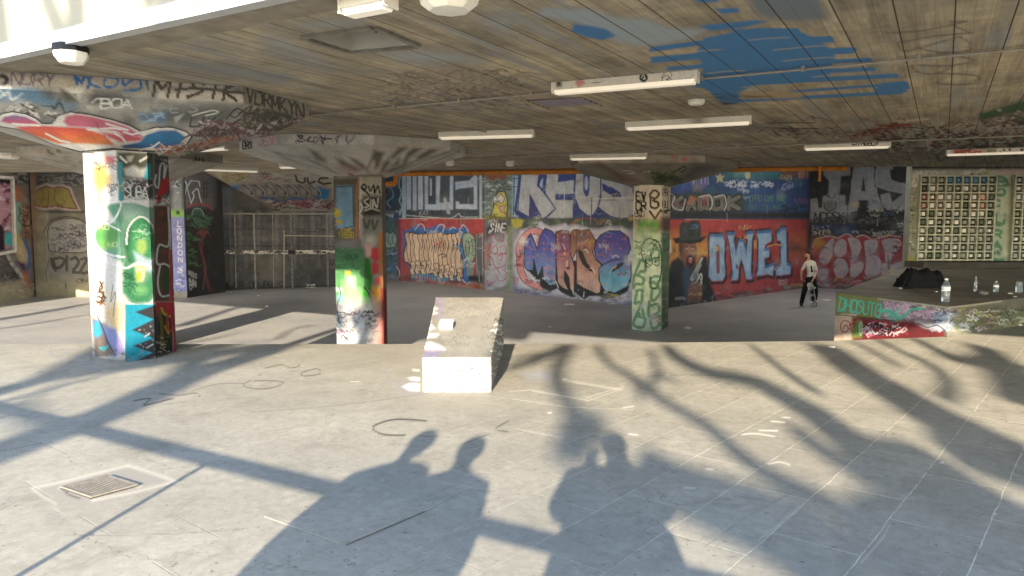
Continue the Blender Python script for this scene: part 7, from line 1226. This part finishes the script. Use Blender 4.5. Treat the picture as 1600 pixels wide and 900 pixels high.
bmesh.ops.delete(bm, geom=[v_ for v_ in bm.verts if v_.co.z < .012-.5*v_.co.x*0+(-.07 if v_.co.x > .03 else .02 if v_.co.x < -.05 else 0)], context='VERTS')
for v_ in bm.verts: v_.co += Vector((-.118, -.095, 1.712))
me = bpy.data.meshes.new('hair'); bm.to_mesh(me); bm.free(); link('hair', me, M['hair'], t)
fm = MB(); fm.prism([(-.205, -.125, 1.705), (-.205, -.105, 1.705), (-.235, -.115, 1.665)], [(-.195, -.13, 1.66), (-.195, -.1, 1.66), (-.215, -.115, 1.655)]); fm.build('nose', M['skin'], t)
for y in (-.15, -.075): MB().lathe((-.198, y, 1.695), [(.009, -.006), (.011, 0), (.008, .006)], 8).build('eye', M['fabric_black'], t)
MB().lathe((-.17, -.12, 1.60), [(.03, -.02), (.04, 0), (.035, .02)], 10).build('beard', M['hair'], t); MB().box((-.2, -.112, 1.635), (.012, .045, .012)).build('mouth', simple('lips', '#8a4f48', .6, .1, 20), t)
MB().box((-.1, -.19, 1.70), (.03, .02, .055)).build('ear', M['skin'], t, bevel=.006)
MB().add([(-.05, -.166, 1.33), (.0, -.168, 1.36), (.02, -.168, 1.24), (.06, -.166, 1.15), (-.03, -.164, 1.14), (-.02, -.168, 1.22)], [(0, 1, 2, 3, 4, 5)]).build('shirt_print', M['fabric_black'], t)
# skateboard, upright on its tail
tb = empty('skateboard', mp+Vector((.09, -.26, 0))); tag(tb, 'worn skateboard stood upright on its tail under the man\'s hand, pale underside facing the camera', 'skateboard')
tb.rotation_euler = (math.radians(-8), math.radians(-8), math.radians(8))
def bl(s): y = .045*max(0, abs(s-.41)-.28)/.13; return y
vs_ = []; n_ = 26
for k_ in range(n_+1):
    z = .82*k_/n_; w = .105*min(1, math.sqrt(max(.02, 1-((abs(z-.41)-.31)/.105)**2))) if abs(z-.41) > .31 else .105
    for x, y in ((-w, 0), (0, -.006), (w, 0), (w, .012), (0, .006), (-w, .012)): vs_.append((x, y+bl(z), z))
f_ = [(a*6+j, a*6+(j+1) % 6, (a+1)*6+(j+1) % 6, (a+1)*6+j) for a in range(n_) for j in range(6)]+[(5, 4, 3, 2, 1, 0), tuple(n_*6+j for j in range(6))]
me = mesh_of('deck', vs_, f_); o = link('deck', me, M['wood']); o.parent = tb
mb = MB(); mb.add([(-.07, -.008, .2), (.02, -.009, .17), (.08, -.008, .3), (.03, -.009, .4), (-.06, -.008, .36)], [(0, 1, 2, 3, 4)]); mb.add([(-.03, -.009, .45), (.06, -.009, .42), (.07, -.009, .6), (-.05, -.009, .56)], [(0, 1, 2, 3)]); o = mb.build('graphic', M['black']); o.parent = tb
for z in (.19, .63):
    o = MB().box((0, -.035, z), (.06, .05, .05)).tube([(-.11, -.05, z), (.11, -.05, z)], .01, 8).build('truck', M['galv']); o.parent = tb
    for x in (-.1, .1): w_ = MB().tube([(x-.018, -.05, z), (x+.018, -.05, z)], .028, 14).build('wheel', M['cap']); w_.parent = o
# ---------------- the three people whose shadows fall across the paving (they stand behind the railing)
SH = Vector((math.sin(SUNAZ), math.cos(SUNAZ), 0)); TEL = math.tan(SUNEL)
def onlooker(x, y, h, label, rz=0, arms='down', fat=1.0, coat='jean', headx=0, legs=-.1):
    s = h/1.76; a = fat
    J = dict(pelvis=(0, 0, .95), waist=(0, 0, 1.07), chest=(0, 0, 1.3), upch=(0, 0, 1.42), neck=(headx*.5, 0, 1.52), head0=(headx, .01, 1.57), head=(headx, .015, 1.66), crown=(headx, 0, 1.715), shR=(.18*a, 0, 1.40), shL=(-.18*a, 0, 1.40),
     hipR=(.11, 0, .9), knR=(.13+legs*.2, .02, .5), anR=(.13+legs*.4, 0, .09), toR=(.14+legs*.4, .17, .045), hipL=(-.11, 0, .9), knL=(-.13-legs*.2, .02, .5), anL=(-.13-legs*.4, 0, .09), toL=(-.14-legs*.4, .17, .045))
    if arms == 'up': J.update(elR=(.30, .14, 1.24), wrR=(.11, .17, 1.44), elL=(-.30, .12, 1.24), wrL=(-.15, .16, 1.44)); dr, dl = (-.3, .3, 1), (.3, .3, 1)
    else: J.update(elR=(.25*a, -.02, 1.14), wrR=(.2*a, .1, .92), elL=(-.25*a, -.02, 1.14), wrL=(-.2*a, .1, .92)); dr = dl = (0, .2, -1)
    R = dict(pelvis=(.21*a, .15), waist=(.18*a, .13), chest=(.21*a, .14), upch=(.16*a, .12), neck=.058, head0=.066, head=(.08, .098), crown=.06, shR=.09*a, elR=.075, wrR=.042, shL=.09*a, elL=.075, wrL=.042, hipR=.17, knR=.15, anR=.08, toR=.05, hipL=.17, knL=.15, anL=.08, toL=.05)
    E = [('pelvis', 'waist'), ('waist', 'chest'), ('chest', 'upch'), ('upch', 'neck'), ('neck', 'head0'), ('head0', 'head'), ('head', 'crown'), ('upch', 'shR'), ('shR', 'elR'), ('elR', 'wrR'), ('upch', 'shL'), ('shL', 'elL'), ('elL', 'wrL'), ('pelvis', 'hipR'), ('hipR', 'knR'), ('knR', 'anR'), ('anR', 'toR'), ('pelvis', 'hipL'), ('hipL', 'knL'), ('knL', 'anL'), ('anL', 'toL')]
    hand(J, R, E, 'wrR', dr, (1, 0, 0) if arms == 'up' else (0, 1, 0), 'r', 1, .3); hand(J, R, E, 'wrL', dl, (-1, 0, 0) if arms == 'up' else (0, 1, 0), 'l', 1, .3)
    J = {k_: (v_[0]*s, v_[1]*s, v_[2]*s) for k_, v_ in J.items()}
    def mf(c):
        if c.z > 1.5*s: return 0
        if (Vector(c)-Vector(J['wrR'])).length < .03+.1*s and c.z > J['wrR'][2]-.2 and arms == 'up' and c.z > J['wrR'][2]: return 0
        return 3 if c.z < .11*s else (2 if c.z < .93*s else 1)
    t = figure('person', J, R, E, mf, [M['skin'], M[coat], M['fabric_black'], M['shoe']], (x, y, 0), rz, label); PINV[t.name] = Matrix()
    bm = bmesh.new(); bmesh.ops.create_uvsphere(bm, u_segments=16, v_segments=10, radius=1)
    for v_ in bm.verts: v_.co = Vector((v_.co.x*.098, v_.co.y*.11, v_.co.z*.11))
    bmesh.ops.delete(bm, geom=[v_ for v_ in bm.verts if v_.co.z < .0-(.06 if v_.co.y < 0 else 0)], context='VERTS')
    for v_ in bm.verts: v_.co += Vector((headx*s, 0, 1.665*s))
    MB().lathe((0, 0, 0), [(.30*a, .38*s), (.29*a, .6*s), (.27*a, .85*s), (.25*a, 1.05*s), (.22*a, 1.2*s), (.15*a, 1.27*s)], 16).build('coat_skirt', M[coat], t, smooth=True)
    me = bpy.data.meshes.new('hair'); bm.to_mesh(me); bm.free(); link('hair', me, M['hair'], t)
    MB().prism([(headx*s-.012, .1, 1.64*s), (headx*s+.012, .1, 1.64*s), (headx*s, .125, 1.61*s)], [(headx*s-.008, .09, 1.66*s), (headx*s+.008, .09, 1.66*s), (headx*s, .1, 1.66*s)]).build('nose', M['skin'], t)
    return t
onlooker(-1.43, .12, 1.78, 'person in dark clothes behind the railing, the left one of the pair beside the photographer', .25, fat=1.1, headx=.03)
onlooker(-.98, .06, 1.74, 'person in dark clothes behind the railing, standing next to the photographer', -.2, fat=1.0, headx=-.02)
onlooker(.02, -.2, 1.86, 'photographer in dark clothes holding a phone up in both hands', 0, arms='up', fat=1.4)
# ---------------- railing
rd = Vector((.862, -.507, 0)); r0 = Vector((-2.57, 1.5, 0))
t = root('railing', r0-rd*6, 'long grey handrail with thin posts in front of the three people', 'railing')
ra, rb = r0-rd*10, r0+rd*8
MB().tube([ra+Vector((0, 0, 1.12)), rb+Vector((0, 0, 1.12))], .04, 10).build('handrail', M['grey_metal'], t)
for k_ in (-5.1, -2.6, 0, 1.7, 4.3, 6.8): p_ = r0+rd*k_; MB().box(p_+Vector((0, 0, .55)), (.035, .035, 1.1)).build('post', M['grey_metal'], t)
# ================================================================= trees on the terrace behind the camera
def shadow_pt(P, dist): return Vector((P.x, P.y, P.z))-SH*dist+Vector((0, 0, dist*TEL))
def tree(base, limbs, label, seed, extra=26):
    r = random.Random(seed); t = root('plane_tree', base, label, 'tree', 'trees on the terrace behind the photographer'); mb = MB(); lf = MB(); tips = []
    for pts, r0_, r1_ in limbs:
        n_ = len(pts); P = [Vector(p_) for p_ in cr([tuple(p_) for p_ in pts], 3)]; m_ = len(P); lb = MB(); lb.tube(P, [r0_+(r1_-r0_)*k_/(m_-1) for k_ in range(m_)], 8); lb.build('trunk' if pts[0][2] == 0 else 'limb', M['bark'], t, smooth=True); tips += P[m_//2:]
    for k_ in range(extra):
        p_ = r.choice(tips)+Vector((r.uniform(-.3, .3), 0, 0)); q_ = p_+Vector((r.uniform(-1.3, 1.3), r.uniform(-1, 1), r.uniform(.5, 2.2))); m_ = p_.lerp(q_, .5)+Vector((r.uniform(-.2, .2), 0, r.uniform(-.1, .2))); mb.tube([p_, m_, q_], [.05, .03, .012], 5)
        for _ in range(7):
            c_ = m_.lerp(q_, r.random())+Vector((r.uniform(-.3, .3), r.uniform(-.3, .3), r.uniform(-.3, .3))); a = Vector((r.uniform(-1, 1), r.uniform(-1, 1), r.uniform(-1, 1))).normalized()*.07; b_ = a.orthogonal().normalized()*.05; lf.add([c_-a, c_+b_, c_+a, c_-b_], [(0, 1, 2, 3)])
    if extra: mb.build('twigs', M['bark'], t, smooth=True)['kind'] = 'stuff'; lf.build('crown', M['leaf'], t)['kind'] = 'stuff'
# limbs are laid out in space so that their cast shadows fall where the photo has them
def frame_pts(fr, pts): ox, sc_ = (800, 2) if fr == 'R' else (0, 2); return [(ox+x/sc_, 520+y/sc_) for x, y in pts]
def limb_from(fr, pts, dist, w0, w1, low=False):
    out = []
    for px, py in frame_pts(fr, pts): P = G(px, py, LOW if (low) else 0); out.append(shadow_pt(P, dist+P.y))
    return (out, w0/2, w1/2)
DR, DL = 10.5, 9.5
RT = [limb_from('R', q_, d_, a, b_) for q_, d_, a, b_ in (
 ([(265, 40), (300, 95), (380, 140), (440, 190), (520, 240), (610, 290), (700, 370), (780, 430), (900, 490), (1000, 540), (1100, 610), (1300, 750)], DR, .10, .16),
 ([(480, 40), (520, 80), (620, 125), (750, 150), (850, 200), (940, 250), (1020, 310), (1100, 370), (1200, 450), (1330, 540), (1530, 720)], DR+1, .18, .42),
 ([(970, 40), (1080, 120), (1200, 190), (1300, 250), (1420, 310), (1600, 400)], DR+2, .42, .5),
 ([(1140, 385), (1260, 390), (1400, 480), (1500, 560), (1620, 650)], DR, .3, .4), ([(1350, 360), (1500, 400), (1620, 440)], DR+1, .35, .5), ([(1080, 540), (1200, 640), (1330, 780)], DR, .4, .6), ([(1240, 470), (1350, 580), (1470, 760)], DR+2, .35, .6), ([(1560, 520), (1600, 600), (1640, 700)], DR, .3, .3),
 ([(745, 35), (800, 80), (880, 140), (960, 190)], DR-2, .08, .12), ([(1120, 10), (1220, 60), (1290, 90), (1345, 130), (1362, 170), (1350, 210)], DR-1, .09, .14),
 ([(1250, 15), (1330, 55), (1400, 90), (1480, 80), (1620, 120)], DR, .12, .28), ([(1460, 40), (1520, 90), (1580, 160), (1640, 240)], DR+1, .25, .4), ([(1060, 25), (1150, 70), (1205, 105)], DR, .08, .1),
 ([(185, 35), (150, 90), (140, 140), (170, 210), (230, 280), (300, 340)], DR+5, .2, .14), ([(170, 40), (60, 90), (-20, 110)], DR, .2, .1), ([(230, 250), (200, 330), (170, 400)], DR+7, .4, .3), ([(140, 60), (60, 70), (0, 80)], DR, .1, .06),
 ([(430, 50), (452, 110), (430, 180)], DR, .08, .1), ([(440, 150), (480, 135), (520, 160)], DR, .1, .05), ([(380, 140), (400, 190), (390, 220)], DR, .1, .04),
 ([(400, 410), (500, 470), (620, 520), (750, 570), (900, 640), (1000, 720), (1080, 790)], DR, .3, .5), ([(870, 290), (960, 360), (1060, 420), (1180, 480)], DR+3, .14, .2))]
# trunk of the right tree rises from the terrace to the thick limbs
tb_ = Vector((2.3, -11.5, 0)); hub_ = RT[2][0][-1]
RT.append(([tb_, tb_+Vector((0, -.3, 2.5)), Vector((2.3, -12, 4.0)), hub_], .34, .25))
tree(tb_, RT, 'large bare plane tree behind the photographer on the right, casting the branch shadows', 3, 0)
LT = [limb_from('L', q_, d_, a, b_) for q_, d_, a, b_ in (
 ([(-200, 440), (0, 372), (100, 335), (250, 285), (400, 225), (560, 150), (700, 100), (880, 45)], DL+1, .5, .42), ([(300, 260), (480, 190), (590, 110), (650, 40)], DL+2, .34, .2),
 ([(40, 240), (130, 190), (220, 140)], DL, .06, .04), ([(-60, 250), (40, 240), (130, 290), (240, 320)], DL, .14, .08))]
LT += [limb_from('L', q_, DL, a, b_, True) for q_, a, b_ in (([(-40, -36), (120, -62), (280, -92)], .5, .3), ([(-40, -8), (120, -30), (280, -58)], .16, .12), ([(560, -20), (680, -60), (800, -98)], .35, .2), ([(560, 36), (660, 20), (760, -4)], .12, .05), ([(870, 20), (920, -15), (990, -22)], .12, .05), ([(1180, 30), (1260, -60), (1320, -100)], .3, .3), ([(1210, 30), (1330, 10), (1500, 0), (1650, 10)], .4, .5))]
tl_ = Vector((-4.4, -4.5, 0)); LT.append(([tl_, tl_+Vector((0, -.1, 1.6)), LT[0][0][1]], .26, .17))
L3 = [([(-7.3, -9.3, 0), (-7.35, -9.35, 2), (-7.25, -9.3, 4), (-7.3, -9.4, 5.6)], .2, .15)]
for kk in range(4): q_ = Vector((-8.4+kk*1.15, -9, 6.9)); L3.append(([Vector((-7.3, -9.4, 5.5)), q_+Vector((0, -.2, -.3)), q_+Vector((.3, 0, 1.5)), q_+Vector((.1, 0, 3)), q_+Vector((.5, 0, 5))], .17, .12)); L3.append(([q_+Vector((.15, 0, 1.2)), q_+Vector((-.35, 0, 2.4)), q_+Vector((-.3, 0, 4.6))], .12, .08))
tree((-7.3, -9.3, 0), L3, 'forked plane tree behind the photographer, furthest left, dappling the parapet', 8, 14)
tree(tl_, LT, 'tall plane tree behind the photographer on the left, shading the fascia', 5, 0)
# ================================================================= light, sky, camera
w = bpy.data.worlds.new('World'); bpy.context.scene.world = w; w.use_nodes = True; wn = w.node_tree; bg = wn.nodes['Background']; sky = wn.nodes.new('ShaderNodeTexSky'); sky.sky_type = 'NISHITA'; sky.sun_disc = False
sky.sun_elevation = SUNEL; sky.sun_rotation = math.pi+SUNAZ; sky.air_density = 1; sky.dust_density = .6; sky.ozone_density = 2.5; wn.links.new(sky.outputs[0], bg.inputs[0]); bg.inputs[1].default_value = .14
L = bpy.data.lights.new('Sun', 'SUN'); L.energy = 3.3; L.angle = math.radians(.53); L.color = (1, .87, .67); lo = bpy.data.objects.new('Sun', L); C.objects.link(lo)
ld = Vector((SH.x*math.cos(SUNEL), SH.y*math.cos(SUNEL), -math.sin(SUNEL))); lo.rotation_euler = ld.to_track_quat('-Z', 'Y').to_euler()
cam = bpy.data.cameras.new('Camera'); co = bpy.data.objects.new('Camera', cam); C.objects.link(co); co.location = (0, 0, EYE); co.rotation_euler = (math.pi/2-PITCH, 0, 0)
cam.sensor_width = 36; cam.lens = F/1600*36; cam.clip_start = .08; cam.clip_end = 2000; sc = bpy.context.scene; sc.camera = co
sc.render.engine = 'CYCLES'; sc.render.resolution_x = 1024; sc.render.resolution_y = 576
sc.cycles.max_bounces = 10; sc.cycles.diffuse_bounces = 6; sc.cycles.use_denoising = True
sc.view_settings.view_transform = 'Standard'; sc.view_settings.look = 'None'; sc.view_settings.exposure = 2.48; sc.view_settings.gamma = 1
